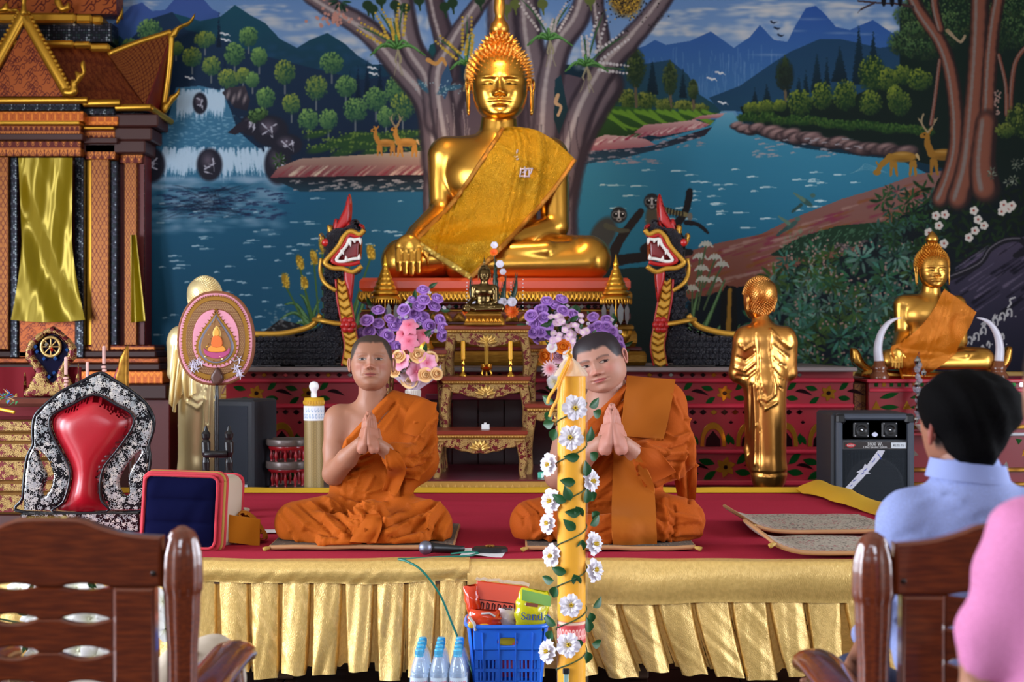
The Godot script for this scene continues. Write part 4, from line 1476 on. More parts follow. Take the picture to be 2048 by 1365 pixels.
# ---- figures: heads, hands, drapery
const ROWS:=[[.5,.0,.0,.0],[.487,.10,.13,.16],[.46,.17,.21,.24],[.40,.245,.29,.33],[.30,.30,.35,.40],[.18,.324,.378,.43],[.08,.328,.388,.43],[.0,.322,.372,.415],[-.08,.312,.366,.385],[-.18,.292,.366,.33],[-.27,.264,.364,.26],[-.36,.224,.346,.19],[-.44,.165,.322,.13],[-.485,.10,.27,.10],[-.50,.05,.18,.07],[-.495,.0,.06,.0]]
func head_into(mb:MB,o:Dictionary)->void:
	var nu:int=o.get("nu",136)
	var nv:int=o.get("nv",120)
	var wide:float=o.get("wide",1.)
	var jaw:float=o.get("jaw",1.)
	var f:=[[.0,.03,.034,.07,.022],[.0,-.06,.038,.075,.055],[.0,-.135,.052,.042,.082],[-.056,-.152,.03,.028,.042],[.056,-.152,.03,.028,.042],
		[-.13,.02,.075,.05,-.036],[.13,.02,.075,.05,-.036],[-.13,.012,.052,.028,.022],[.13,.012,.052,.028,.022],[-.125,.092,.09,.026,.016],[.125,.092,.09,.026,.016],
		[-.2,-.07,.09,.07,.016],[.2,-.07,.09,.07,.016],[.0,-.238,.085,.02,.020],[.0,-.292,.07,.022,.024],[.0,-.266,.10,.009,-.016],[.0,-.34,.07,.025,-.014],[.0,-.425,.085,.05,.02],[.0,-.2,.014,.02,-.010],
		[-.11,-.268,.02,.02,-.012],[.11,-.268,.02,.02,-.012],[-.024,-.176,.014,.010,-.03],[.024,-.176,.014,.010,-.03]]
	f.append_array(o.get("more",[]))
	var nose:float=o.get("nose",1.)
	for k in 5:f[k][4]*=nose
	var shade=o.get("shade")
	var rows:=[]
	for k in nv+1:
		var e:=pow(float(k)/nv,1.)*(ROWS.size()-1)
		var a:=mini(int(e),ROWS.size()-2)
		var q:=[]
		for c in 4:q.append(cubic_interpolate(ROWS[a][c],ROWS[a+1][c],ROWS[maxi(a-1,0)][c],ROWS[mini(a+2,ROWS.size()-1)][c],e-a))
		q[1]=maxf(q[1],.0)*wide*(lerpf(1.,jaw,clampf(-q[0]*3.,0,1)))
		q[2]=maxf(q[2],.0)
		q[3]=maxf(q[3],.0)
		rows.append(q)
	var b:=mb.v.size()
	var i0:=mb.i.size()
	for y in nv+1:
		var r:Array=rows[y]
		for k in nu+1:
			var t:=2.*k/nu-1.
			var ph:=PI*signf(t)*(.42*absf(t)+.58*pow(absf(t),2.))
			var cs:=cos(ph)
			var sn:=sin(ph)
			var px:float=r[1]*signf(sn)*pow(absf(sn),.92)
			var pz:float=(r[2] if cs>.0 else r[3])*signf(cs)*pow(absf(cs),.86)
			var py:float=r[0]
			var w:=smoothstep(-.05,.35,cs)*smoothstep(.49,.42,absf(py))
			if w>.0:
				for e in f:
					var dx:float=(px/wide-e[0])/e[2]
					var dy:float=(py-e[1])/e[3]
					var g:=dx*dx+dy*dy
					if g<7.:pz+=e[4]*exp(-g)*w
			if shade:mb.col=shade.call(px/wide,py,pz,cs)
			mb.vert(V(px,py,pz),Vector2(float(k)/nu,float(y)/nv))
	if shade:mb.tinted=true
	for y in nv:
		for k in nu:mb.quad(b+y*(nu+1)+k,b+y*(nu+1)+k+1,b+(y+1)*(nu+1)+k+1,b+(y+1)*(nu+1)+k)
	for y in nv+1:mb.seams.append([b+y*(nu+1),b+y*(nu+1)+nu])
	mb.outward(i0)
func ear_into(mb:MB,side:float,y:float,h:float,lobe:=.0,x:=.315)->void:
	var p:=[]
	for q in [[.02,-.32],[.10,-.02],[.06,.34],[-.16,.46],[-.34,.30],[-.34,.0],[-.22,-.26],[-.08,-.46-lobe],[.04,-.42-lobe],[.05,-.25]]:
		p.append(V(side*(x+.03-q[0]*h*.38),y+q[1]*h,-.03+q[0]*h*.75))
	mb.tube(path3(p,4),h*.075,7)
	mb.grid(8,10,func(u,v):
		var a=TAU*u
		return V(side*(x+.026+.03*v*h-(.02*h if v<.7 else .0)),y+(.02+sin(a)*.42*v)*h,-.06-(.14-cos(a)*.24*v)*h*.6),true)
	if lobe>.0:mb.tube(path3([V(side*(x+.03),y-.25*h,-.03),V(side*(x+.035),y-(.5+lobe*.5)*h,-.02),V(side*(x+.02),y-(.5+lobe)*h,.0)],4),[.09*h,.09*h,.10*h,.10*h,.10*h,.11*h,.11*h,.11*h,.06*h],8,.7)
func curls_into(mb:MB,c:Vector3,r:Vector3,n:int,size:float,keep:Callable,tall:=1.8)->void:
	for k in n:
		var y:=1.-2.*(k+.5)/n
		var g:=k*2.39996
		var d:=V(sqrt(1.-y*y)*sin(g),y,sqrt(1.-y*y)*cos(g))
		var p:=c+d*r
		if not keep.call(p):continue
		var nrm:=(d/r).normalized()
		mb.tube([p-nrm*size*.3,p+nrm*size*.3,p+nrm*size*.8,p+nrm*size*tall],[size*.85,size*.8,size*.42,size*.05],6)
func folds(list:Array,base:Vector3,amount:=1.25)->Callable:
	var seg:=[]
	for s in list:
		var n:int=s.size()-2
		for k in range(0,n-2,2):seg.append([Vector2(s[k],s[k+1]),Vector2(s[k+2],s[k+3]),float(s[n]),float(s[n+1])])
	return func(p,g):
		var far:float=-(base.z+p.z)
		var q:=Vector2(1024.+(base.x+p.x)*F/far,682.5-(base.y+p.y-EYE)*F/far)
		var amp:=.0
		var last:=.0
		for s in seg:
			var a:Vector2=s[0]
			var e:Vector2=s[1]-a
			var w:float=s[2]
			var m:=q-a
			if absf(m.x)+absf(m.y)>absf(e.x)+absf(e.y)+w*5.:continue
			var d:=(m-e*clampf(m.dot(e)/e.length_squared(),0,1)).length()/w
			if d<2.4:
				var v:float=s[3]*exp(-d*d)
				if signf(v)==signf(last) and absf(v)<absf(last):continue
				amp+=v*amount
				last=v
		return p+g*amp*far/F*clampf(g.z+.35,.0,1.)
func lay(f:Field,base:Vector3,left:Array,right:Array,nu:int,nv:int,off:float,rounds:=30)->Array:
	var l:=smooth_line(pairs(left),8,false)
	var r:=smooth_line(pairs(right),8,false)
	var px:=[]
	var low:=[]
	var nearest:=99.
	for y in nv+1:
		for k in nu+1:
			var p:=line_at(l,float(y)/nv).lerp(line_at(r,float(y)/nv),float(k)/nu)
			px.append(p)
			var d:=-(base.z+f.o.z+(f.nz-1)*f.h)
			var far:=-(base.z+f.o.z)
			var hit:=99.
			while d<far:
				var e:=at(p.x,p.y,d)-base
				if e.x>f.o.x and e.y>f.o.y and f.value(e)<.0:
					hit=d-f.h*.25
					break
				d+=f.h*.5
			low.append(hit)
			if hit<90.:nearest=maxf(nearest if nearest<90. else .0,hit)
	var q:=[]
	for d in low:q.append(minf(d,nearest))
	var w:=nu+1
	for it in rounds:
		for y in nv+1:
			for k in w:
				var s:=.0
				var n:=0
				for e in [[k>0,-1],[k<nu,1],[y>0,-w],[y<nv,w]]:
					if e[0]:
						s+=q[y*w+k+e[1]]
						n+=1
				q[y*w+k]=minf(low[y*w+k]-off,s/n)
	var out:=[]
	for k in q.size():out.append(at(px[k].x,px[k].y,q[k])-base)
	return out
func pairs(p:Array)->PackedVector2Array:
	var q:=PackedVector2Array()
	for k in p.size()/2:q.append(Vector2(p[k*2],p[k*2+1]))
	return q
func drape(f:Field,left:Array,right:Array,nu:int,nv:int,px:float,ox:float,oy:float,off:float,rounds:=30,sag:=.0)->Array:
	var l:=PackedVector2Array()
	var r:=PackedVector2Array()
	for k in left.size()/2:l.append(Vector2((left[k*2]-ox)*px,(oy-left[k*2+1])*px))
	for k in right.size()/2:r.append(Vector2((right[k*2]-ox)*px,(oy-right[k*2+1])*px))
	l=smooth_line(l,8,false)
	r=smooth_line(r,8,false)
	var q:=[]
	var low:=[]
	for y in nv+1:
		var a:=line_at(l,float(y)/nv)
		var b:=line_at(r,float(y)/nv)
		for k in nu+1:
			var p:=a.lerp(b,float(k)/nu)
			var z:=f.front(p.x,p.y)
			low.append(z)
			q.append(V(p.x,p.y,z))
	var w:=nu+1
	var floor_z:=9.
	for z in low:
		if z>-8.:floor_z=minf(floor_z,z)
	for k in q.size():
		if low[k]<-8.:q[k].z=floor_z
	for it in rounds:
		for y in nv+1:
			for k in w:
				var at_:=y*w+k
				var s:=.0
				var n:=0
				if k>0:
					s+=q[at_-1].z
					n+=1
				if k<nu:
					s+=q[at_+1].z
					n+=1
				if y>0:
					s+=q[at_-w].z
					n+=1
				if y<nv:
					s+=q[at_+w].z
					n+=1
				q[at_].z=maxf(low[at_]+off,s/n-sag)
	return q
func line_at(l:PackedVector2Array,t:float)->Vector2:
	var e:=t*(l.size()-1)
	var k:=mini(int(e),l.size()-2)
	return l[k].lerp(l[k+1],e-k)
func cloth_of(q:Array,nu:int,nv:int,wrinkle:Callable,thick:=.004,uv:=Vector2.ONE)->MB:
	var b:=MB.new()
	b.sheet(nu,nv,func(u,v):
		var p:Vector3=q[int(v*nv+.5)*(nu+1)+int(u*nu+.5)]
		return p+V(0,0,wrinkle.call(u,v)),thick,uv)
	return b
func hand_into(mb:MB,x:Transform3D,side:float,s:=1.)->void:
	var f:=Field.new(V(-.045,-.10,-.08),V(.03,.13,.07),.0034)
	f.slab(V(-.014,-.022,-.002),V(.013,.046,.040),.012,.01)
	f.cap(V(-.016,-.075,.0),V(-.016,-.05,.0),.026,.024,.02)
	for e in [[-.031,.072,.0092],[-.0105,.082,.0095],[.0105,.075,.009],[.0300,.056,.008]]:
		var z:float=e[0]
		var l:float=e[1]
		f.chain([V(-.013,.016,z),V(-.0155,.022+l*.4,z*.97),V(-.0135,.022+l*.72,z*.92),V(-.0095,.020+l,z*.86)],[e[2]*1.1,e[2],e[2]*.92,e[2]*.75],.004)
	f.chain([V(-.016,-.045,-.034),V(-.013,-.012,-.056),V(-.010,.028,-.058)],[.014,.011,.008],.008)
	var h:=MB.new()
	h.col=mb.col
	h.tinted=mb.tinted
	f.into(h)
	var was:=mb.x
	mb.x=was*x*Transform3D(Basis.from_scale(V(side*s,s,s)),Vector3.ZERO)
	var i0:=mb.i.size()
	mb.add(h)
	if side<0:mb.outward(i0)
	mb.x=was
# ---- seated statues
func gold(key:String,k:Color,rough:float)->StandardMaterial3D:
	return mat(key,k,rough,1.)
func gold_face(px,py,pz,cs)->Color:
	var ex:=absf(px)-.13
	var lid:=-.012-1.6*ex*ex
	if absf(ex)<.075 and absf(py-lid)<.014-absf(ex)*.1 and cs>0:return Color(.02,.015,.01)
	return Color.WHITE
var statue_parts:={}
func sitting_body()->Dictionary:
	if statue_parts:return statue_parts
	var s:=1./276.
	var P:=func(dx,dy,z):return V(dx*s,dy*s,z)
	var f:=Field.new(V(-.92,-.02,-.42),V(.93,1.26,.62),.013)
	f.ell(P.call(0,34,-.05),V(125,48,95)*s,.05)
	f.ell(P.call(2,115,-.06),V(84,100,66)*s,.08)
	f.ell(P.call(4,212,-.07),V(112,84,74)*s,.08)
	f.cap(P.call(-98,258,-.08),P.call(112,256,-.08),34*s,34*s,.07)
	f.cap(P.call(6,262,-.06),P.call(8,330,-.04),42*s,35*s,.06)
	f.cap(P.call(-75,36,.05),P.call(-178,36,.24),56*s,44*s,.05)
	f.cap(P.call(80,36,.05),P.call(182,40,.24),56*s,46*s,.05)
	f.cap(P.call(182,30,.28),P.call(-70,24,.38),38*s,27*s,.02)
	f.cap(P.call(-178,32,.28),P.call(100,52,.36),36*s,22*s,.015)
	f.cap(P.call(100,54,.36),P.call(148,58,.32),18*s,14*s,.02)
	f.cap(P.call(140,50,.33),P.call(152,68,.30),12*s,9*s,.02)
	f.cap(P.call(-106,250,-.08),P.call(-106,140,-.05),30*s,27*s,.03)
	f.cap(P.call(-106,138,-.05),P.call(-152,88,.26),26*s,19*s,.03)
	f.cap(P.call(118,246,-.08),P.call(120,112,-.02),30*s,28*s,.03)
	f.cap(P.call(118,106,-.02),P.call(20,72,.30),27*s,19*s,.03)
	f.ell(P.call(-10,64,.34),V(50,12,24)*s,.02)
	f.cut(V(0,-1,0),-.003)
	var body:=MB.new()
	f.into(body)
	# the hand that touches the earth
	var h:=Field.new(V(-.74,-.02,.18),V(-.46,.38,.52),.007)
	h.cap(P.call(-152,88,.26),P.call(-163,70,.40),19*s,15*s,.03)
	h.ell(P.call(-164,58,.42),V(27,26,12)*s,.02)
	for k in 4:h.chain([P.call(-183+k*12.6,52,.435),P.call(-183+k*12.6,30,.458),P.call(-182+k*12.4,[13,8,7,10][k],.452)],[7.*s,6.6*s,5.4*s],.003)
	h.chain([P.call(-138,58,.41),P.call(-126,40,.42),P.call(-124,24,.42)],[8*s,7*s,5*s],.008)
	h.cut(V(0,-1,0),-.003)
	h.into(body)
	var face:=MB.new()
	face.x=Transform3D(Basis.from_scale(V(.50,.50,.50)),P.call(10,385,.03))
	head_into(face,{"wide":1.24,"jaw":1.12,"nose":.95,"nu":120,"nv":110,"shade":gold_face,"more":[[-.13,.01,.08,.042,.020],[.13,.01,.08,.042,.020],[-.15,.095,.075,.014,.010],[.15,.095,.075,.014,.010],[-.07,.07,.03,.03,.008],[.07,.07,.03,.03,.008],[.0,-.25,.12,.03,.014],[-.1,-.255,.03,.014,.012],[.1,-.255,.03,.014,.012],[-.19,-.14,.08,.08,.02],[.19,-.14,.08,.08,.02]]})
	face.paint(Color.WHITE)
	for e in [-1.,1.]:ear_into(face,e,.0,.27,.85,.425)
	body.tinted=true
	body.add(face)
	# hair: a cap with a raised crown, set with pointed curls
	var cap:=MB.new()
	var hc:Vector3=P.call(9,412,-.035)
	var hr:=V(58,60,60)*s
	var uc:Vector3=P.call(9,464,-.02)
	var ur:=V(33,28,33)*s
	var hair:=Field.new(hc-hr*1.3,uc+V(.26,.2,.26),.012)
	hair.ell(hc,hr,.02)
	hair.ell(uc,ur,.05)
	hair.cut(V(0,-.86,.51).normalized(),V(0,-.86,.51).normalized().dot(hc+V(0,-.055,hr.z*.9)))
	hair.into(cap)
	var keep:=func(p):
		return p.y-hc.y>-.15+(p.z-hc.z+hr.z)/(2*hr.z)*.11 if p.y<uc.y-.02 else true
	var cu:=MB.new()
	curls_into(cu,hc,hr,560,.025,func(p):return keep.call(p) and (p-uc).length()>.115)
	curls_into(cu,uc,ur,150,.020,func(p):return p.y>uc.y-.03)
	var fin:=MB.new()
	fin.lathe([Vector2(.0,.0),Vector2(.055,.004),Vector2(.075,.045),Vector2(.066,.085),Vector2(.040,.115),Vector2(.034,.15),Vector2(.044,.20),Vector2(.04,.26),Vector2(.022,.34),Vector2(.010,.44),Vector2(.0,.50)],24,uc+V(0,ur.y-.006,0))
	statue_parts={"f":f,"body":body,"cap":cap,"curls":cu,"finial":fin,"s":s}
	return statue_parts
func make_buddha()->void:
	var d:=sitting_body()
	var t:=thing("buddha_statue","great golden seated Buddha statue on an orange slab before the painted tree","statue",at(990,562,10.3))
	t.position.y=EYE-(556-682.5)*9.75/F+.004
	var g:=mat("bright gold",rgb(232,172,74),.27,1.,{"vertex_color_use_as_albedo":true})
	part("body",d.body,g,t)
	part("hair_cap",d.cap,gold("hair gold",rgb(206,140,54),.4),t)
	part("hair_curls",d.curls,gold("curl gold",rgb(236,170,80),.33),t,Vector3.ZERO,"",true)
	part("flame_finial",d.finial,gold("curl gold",rgb(236,170,80),.33),t)
	# the sash from the left shoulder to the lap
	var s:float=d.s
	var nu:=44
	var nv:=84
	var q:=drape(d.f,[1006,262,985,300,932,378,884,436,838,492],[1149,322,1112,376,1060,438,1004,504,946,562],nu,nv,s,990,562,.018,46)
	for y in nv+1:
		for k in nu+1:
			q[y*(nu+1)+k].y+=24.*s*sin(PI*float(k)/nu)*pow(1.-float(y)/nv,5.)
	var wr:=func(u,v):
		var diag:float=u*5.-v*7.
		var e:=.03*wave(diag*1.3+wave(u*3.+v*2.,4.),1.)*(.35+.65*absf(v-.45))+.02*absf(wave(diag*2.6+v*4.,2.))+.012*absf(wave(u*9.+v*6.,11.))*wave(v*5.,12.)
		if v>.55:e+=.05*(v-.55)*2.2*wave(u*6.+wave(v*5.,6.),3.)+.022*wave(v*20.+u*4.,5.)*(v-.55)*2.
		if v<.25:e+=.018*wave(u*2.+v*22.,8.)
		e+=.016*pow(1.-absf(wave(v*13.-u*3.2+wave(u*3.,21.),22.)),3.)*smoothstep(.75,.2,v)*(.4+.6*absf(wave(u*2.5+v*3.,23.)))
		e+=.020*pow(1.-absf(wave(u*8.+v*2.5+wave(v*4.,24.),25.)),2.)*smoothstep(.45,.75,v)
		return e+.008
	var cl:=satin("sash satin",rgb(216,166,18),.3,.5)
	cl.albedo_texture=noise_tex(.3,51,256,FastNoiseLite.TYPE_SIMPLEX,2,Vector2.ONE,.2,.9,rgb(236,232,210),Color.WHITE)
	relief(cl,noise_tex(.12,52,256,FastNoiseLite.TYPE_SIMPLEX_SMOOTH,3),1.)
	var sash:=thing("sash","shining yellow satin sash with gold trim draped over the great statue","cloth",t.position)
	part("cloth",cloth_of(q,nu,nv,wr,.006,Vector2(2,4)),cl,sash)
	var trim:=mat("gold trim",rgb(176,120,44),.4,.6)
	relief(trim,noise_tex(.3,53,128),.3)
	for side in [0,nu]:
		var b:=MB.new()
		var p:=[]
		for y in nv+1:p.append(q[y*(nu+1)+side]+V(0,0,wr.call(float(side)/nu,float(y)/nv)+.006))
		b.tube(p,.017,6,.5,V(0,0,1))
		part("trim",b,trim,sash)
	var b:=MB.new()
	var p:=[]
	for k in nu+1:p.append(q[nv*(nu+1)+k]+V(0,0,wr.call(float(k)/nu,1.)+.006))
	b.tube(p,.022,6,.5,V(0,0,1))
	part("trim",b,mat("pale trim",rgb(206,176,84),.35,.5),sash)
	b=MB.new()
	var e0:=V((1043-990)*s,(562-350)*s,0)
	var zz:float=d.f.front(e0.x,e0.y)+.05
	for g1 in [[-16,30,-12,44,0],[-20,24,-6,30,0],[-18,30,-6,38,0],[-13,38,-8,52,0],[-2,8,-4,-14,0],[6,10,6,-16,0],[14,8,14,-12,0],[20,4,16,-8,0],[-6,4,22,6,0],[-2,-12,16,-14,0],[2,-4,10,2,0]]:
		b.tube([e0+V(g1[0]*s,g1[1]*s*.8,zz),e0+V((g1[0]+g1[2])/2.*s+.003,(g1[1]+g1[3])/2.*s*.8,zz+.004),e0+V(g1[2]*s,g1[3]*s*.8,zz)],.006,5)
	part("emblem",b,mat("silver thread",rgb(190,180,196),.4,.3),sash)
# ---- the two monks
func skin_of(base:Color,o:Dictionary)->Callable:
	var lip:Color=o.lip
	var brow:Color=o.brow
	var hair:Color=o.hair
	var top:float=o.top
	var gaze:float=o.get("gaze",.0)
	return func(px,py,pz,cs):
		var k:=base
		k=k.lerp(o.red,.55*exp(-pow((absf(px)-.17)/.09,2)-pow((py+.12)/.08,2))+.5*exp(-pow(px/.06,2)-pow((py+.13)/.05,2))) if cs>0 else k
		var line:float=top-2.6*maxf(.0,absf(px)-o.get("temple",.2))+.012*wave(px*30.,3.)
		var side:=clampf((.26-cs)*5.,0,1)*clampf((py+.06)*14.,0,1)
		var e:=maxf(clampf((py-maxf(line,.0))*22.,0,1) if cs>0 else clampf((py+.26)*10.,0,1),side)
		k=k.lerp(hair,e*o.get("cover",.9))
		if cs>.2:
			var ex:=absf(px)-.13
			var b:float=exp(-pow((py-.088-.02*(1.-pow(ex/.08,2)))/.016,2))*(1. if absf(ex)<.085 else .0)
			k=k.lerp(brow,b*o.get("brow_cover",.7))
			var open:float=o.get("open",.024)*(1.-pow(ex/.062,2.))
			var ey=py-.012
			if absf(ex)<.062 and absf(ey)<open:
				k=rgb(176,158,146)
				var ir:=Vector2((px-signf(px)*.13-gaze)/.026,(ey-.004)/.026).length()
				if ir<1.:k=rgb(34,20,14)
				if ey>open*.55:k=k.lerp(rgb(40,24,20),.75)
			elif absf(ex)<.072 and absf(ey)<open+.010:k=k.lerp(rgb(70,40,32),.65)
			var lx:=absf(px)/.095
			if lx<1.:
				if py>-.266 and py<-.266+.030*(1.-lx*lx) or py<=-.266 and py>-.266-.040*(1.-lx*lx):k=k.lerp(lip,.85)
				if absf(py+.266)<.006:k=k.lerp(rgb(70,30,28),.7)
			if absf(absf(px)-.025)<.013 and absf(py+.178)<.008:k=k.lerp(rgb(60,30,24),.8)
		return k.srgb_to_linear()
func flesh(key:String)->StandardMaterial3D:
	var m:=mat(key,Color.WHITE,.5,.0,{"vertex_color_use_as_albedo":true,"subsurf_scatter_enabled":true,"subsurf_scatter_strength":.06,"metallic_specular":.42})
	return relief(m,noise_tex(.4,61,128,FastNoiseLite.TYPE_SIMPLEX,2),.02)
func robe_cloth(key:String,k:Color)->StandardMaterial3D:
	var m:=mat(key,k,.78,.0,{"metallic_specular":.3,"rim_enabled":true,"rim":.25,"rim_tint":.6})
	m.albedo_texture=noise_tex(.25,63,256,FastNoiseLite.TYPE_SIMPLEX,3,Vector2.ONE,.0,1.,rgb(226,222,216),Color.WHITE)
	m.uv1_scale=V(3,3,3)
	return m
func make_monk_elder()->void:
	var s:=6.15/F
	var o:=at(735,1090,6.2)
	o.y=TOP+.027
	var P:=func(x,y,z):return at(x,y,6.2-z)-o
	var t:=thing("person","older monk with raised chin and palms together, seated cross-legged in an orange robe","person",o,"monks seated on the platform")
	var skin:=rgb(160,110,86)
	var body:=MB.new()
	body.paint(skin)
	var f:=Field.new(P.call(630,1000,-.20),P.call(880,770,.40),.009)
	f.ell(P.call(752,885,-.02),V(82,76,50)*s,.04)
	f.cap(P.call(684,836,-.02),P.call(826,830,-.02),27*s,27*s,.05)
	f.cap(P.call(748,835,-.02),P.call(744,770,.0),31*s,27*s,.05)
	f.cap(P.call(676,842,-.01),P.call(672,900,.03),29*s,25*s,.03)
	f.cap(P.call(672,900,.03),P.call(668,948,.08),25*s,22*s,.02)
	f.cap(P.call(668,948,.09),P.call(694,918,.19),22*s,20*s,.02)
	f.cap(P.call(694,918,.19),P.call(722,886,.275),20*s,12.5*s,.015)
	f.cap(P.call(800,925,.19),P.call(754,888,.275),18*s,12.5*s,.015)
	f.cap(P.call(700,828,.03),P.call(742,846,.055),6*s,5*s,.02)
	f.cap(P.call(752,846,.055),P.call(800,826,.03),5*s,6*s,.02)
	for e in [-1,1]:f.cap(P.call(746+e*16,795,.035),P.call(747+e*4,843,.055),5*s,4*s,.012)
	f.into(body)
	var x:=Transform3D(Basis.from_euler(V(-.20,.05,.0)),P.call(743,727,.03))
	body.x=x*Transform3D(Basis.from_scale(Vector3.ONE*112.*s),Vector3.ZERO)
	head_into(body,{"wide":1.13,"jaw":1.08,"nose":1.05,"shade":skin_of(skin,{"lip":rgb(150,78,72),"brow":rgb(112,76,60),"hair":rgb(44,36,34),"red":rgb(178,104,84),"top":.29,"temple":.19,"cover":.86,"brow_cover":.35,"open":.020}),"more":[[-.2,.13,.04,.06,-.012],[.2,.13,.04,.06,-.012],[-.2,-.2,.07,.08,-.02],[.2,-.2,.07,.08,-.02],[-.14,-.21,.012,.07,-.010],[.14,-.21,.012,.07,-.010],[-.13,-.035,.06,.012,-.008],[.13,-.035,.06,.012,-.008]]})
	body.paint(skin.lerp(rgb(168,104,84),.5))
	for e in [-1.,1.]:ear_into(body,e,-.02,.25,.0,.355)
	body.x=Transform3D.IDENTITY
	body.paint(skin.lerp(rgb(178,110,90),.4))
	var w:=Transform3D(Basis.from_euler(V(-.30,.0,.0)),P.call(737,868,.285))
	hand_into(body,w*Transform3D(Basis.from_euler(V(0,.45,-.10)),V(-.003,0,0)),1.,.92)
	hand_into(body,w*Transform3D(Basis.from_euler(V(0,-.55,.14)),V(.004,0,0)),-1.,.92)
	part("body",body,flesh("skin of the elder"),t)
	# robe
	var r:=Field.new(P.call(535,1100,-.26),P.call(912,775,.46),.0088)
	r.ell(P.call(752,888,-.02),V(90,84,58)*s,.04)
	r.ell(P.call(740,968,-.02),V(82,80,62)*s,.06)
	r.ell(P.call(735,1035,-.05),V(105,60,76)*s,.05)
	r.cap(P.call(684,836,-.02),P.call(826,830,-.02),34*s,34*s,.05)
	r.cap(P.call(748,835,-.02),P.call(744,790,.0),36*s,32*s,.05)
	r.cap(P.call(790,812,-.03),P.call(834,836,-.03),30*s,38*s,.04)
	r.cap(P.call(836,842,-.02),P.call(842,918,.06),37*s,34*s,.04)
	r.cap(P.call(842,922,.07),P.call(790,912,.20),32*s,27*s,.03)
	r.cap(P.call(838,940,.04),P.call(800,985,.12),28*s,12*s,.04)
	r.cap(P.call(700,1036,.05),P.call(592,1046,.20),54*s,42*s,.05)
	r.cap(P.call(770,1036,.05),P.call(858,1046,.20),54*s,44*s,.05)
	r.cap(P.call(858,1058,.24),P.call(700,1066,.34),34*s,26*s,.03)
	r.cap(P.call(592,1056,.24),P.call(770,1064,.36),34*s,24*s,.03)
	r.ell(P.call(742,1040,.30),V(34,40,34)*s,.04)
	r.ell(P.call(700,1078,.36),V(66,16,26)*s,.03)
	r.ell(P.call(800,1078,.34),V(60,14,26)*s,.03)
	r.ell(P.call(880,1066,.22),V(22,30,34)*s,.03)
	r.cut(V(-.735,.677,.0),V(-.735,.677,.0).dot(P.call(773,792,0)))
	r.cut(V(0,-1,0),.0)
	var fold:=folds([
		[776,800,740,838,700,880,684,905,5,5],[790,806,752,850,712,895,690,925,3,-6],[800,800,790,830,770,860,3,3],
		[690,905,720,915,740,905,4,6],[684,918,712,930,740,920,4,6],[682,934,706,948,730,940,4,5],[684,950,700,962,716,958,4,4],
		[690,925,712,938,736,932,2.5,-5],[838,800,872,808,4,4],[800,812,830,846,868,850,5,4],[870,806,864,840,848,880,4,6],[856,812,846,850,826,890,3,-6],
		[868,830,840,875,812,908,6,7],[874,850,856,890,826,920,3,-7],[872,880,850,915,820,930,5,7],[866,905,846,935,815,940,3,-7],[860,925,836,950,806,955,5,7],
		[812,900,838,912,862,908,4,6],[815,916,840,922,864,918,2.5,-6],[775,905,780,945,784,985,4,8],[790,905,806,950,800,990,3,-8],[770,945,776,972,788,992,4,6],
		[700,920,690,960,684,1000,4,4],[724,930,716,965,706,990,3,3],[745,955,734,980,730,1010,4,4],[700,975,740,985,776,975,4,4],[684,990,720,1002,770,1000,4,-6],
		[700,1008,730,1015,770,1010,6,8],[712,1020,728,1035,733,1060,5,9],[744,1012,752,1030,770,1046,4,8],[727,1015,740,1040,738,1075,3,-10],[757,1022,764,1050,750,1080,4,-9],
		[650,1000,700,1030,720,1050,6,9],[640,1010,676,1035,702,1062,3,-9],[620,1008,650,1035,690,1072,5,7],[600,1010,640,1045,676,1078,3,-6],[575,1020,610,1050,650,1080,6,6],
		[680,1010,690,1030,712,1040,3,-9],[655,1008,660,1022,690,1036,4,10],[560,1030,580,1060,600,1080,4,5],[590,1075,640,1085,700,1084,4,6],[610,1062,650,1072,690,1066,3,-6],
		[770,1046,820,1018,860,1004,6,8],[765,1056,815,1034,870,1010,3,-9],[775,1066,820,1046,856,1030,5,7],[780,1078,826,1062,850,1040,3,-8],[790,1082,836,1074,862,1056,5,6],
		[880,1006,858,1040,850,1072,4,8],[892,1020,872,1050,866,1078,3,-8],[898,1040,884,1070,882,1088,5,7],[866,1006,846,1030,826,1060,3,-6],[700,1050,730,1065,735,1082,5,7],[690,1062,712,1076,730,1088,3,-7]],o)
	var rob:=MB.new()
	r.into(rob,null,fold)
	var cl:=robe_cloth("orange robe",rgb(186,90,12))
	part("robe",rob,cl,t)
	# the sleeve flap that hangs from the wrist
	var q:=lay(r,o,[772,892,776,930,772,958,766,980],[800,908,812,940,802,972,792,992],10,24,.010,14)
	part("sleeve_flap",cloth_of(q,10,24,func(u,v):return .012*sin(u*7.+v*2.)*v+.012*v,.005),cl,t)
	q=lay(r,o,[830,800,812,830,806,866],[874,806,866,850,850,880],16,24,.007,20)
	part("shoulder_fold",cloth_of(q,16,24,func(u,v):return .004*wave(u*4.+v*3.,2.),.006),cl,t)
	q=lay(r,o,[702,1032,708,1060,700,1084],[758,1026,764,1050,752,1086],18,20,.012,10)
	part("lap_fold",cloth_of(q,18,20,func(u,v):return .012*wave(u*3.4+v*1.5,5.)+.004*wave(v*6.,4.),.005),cl,t)
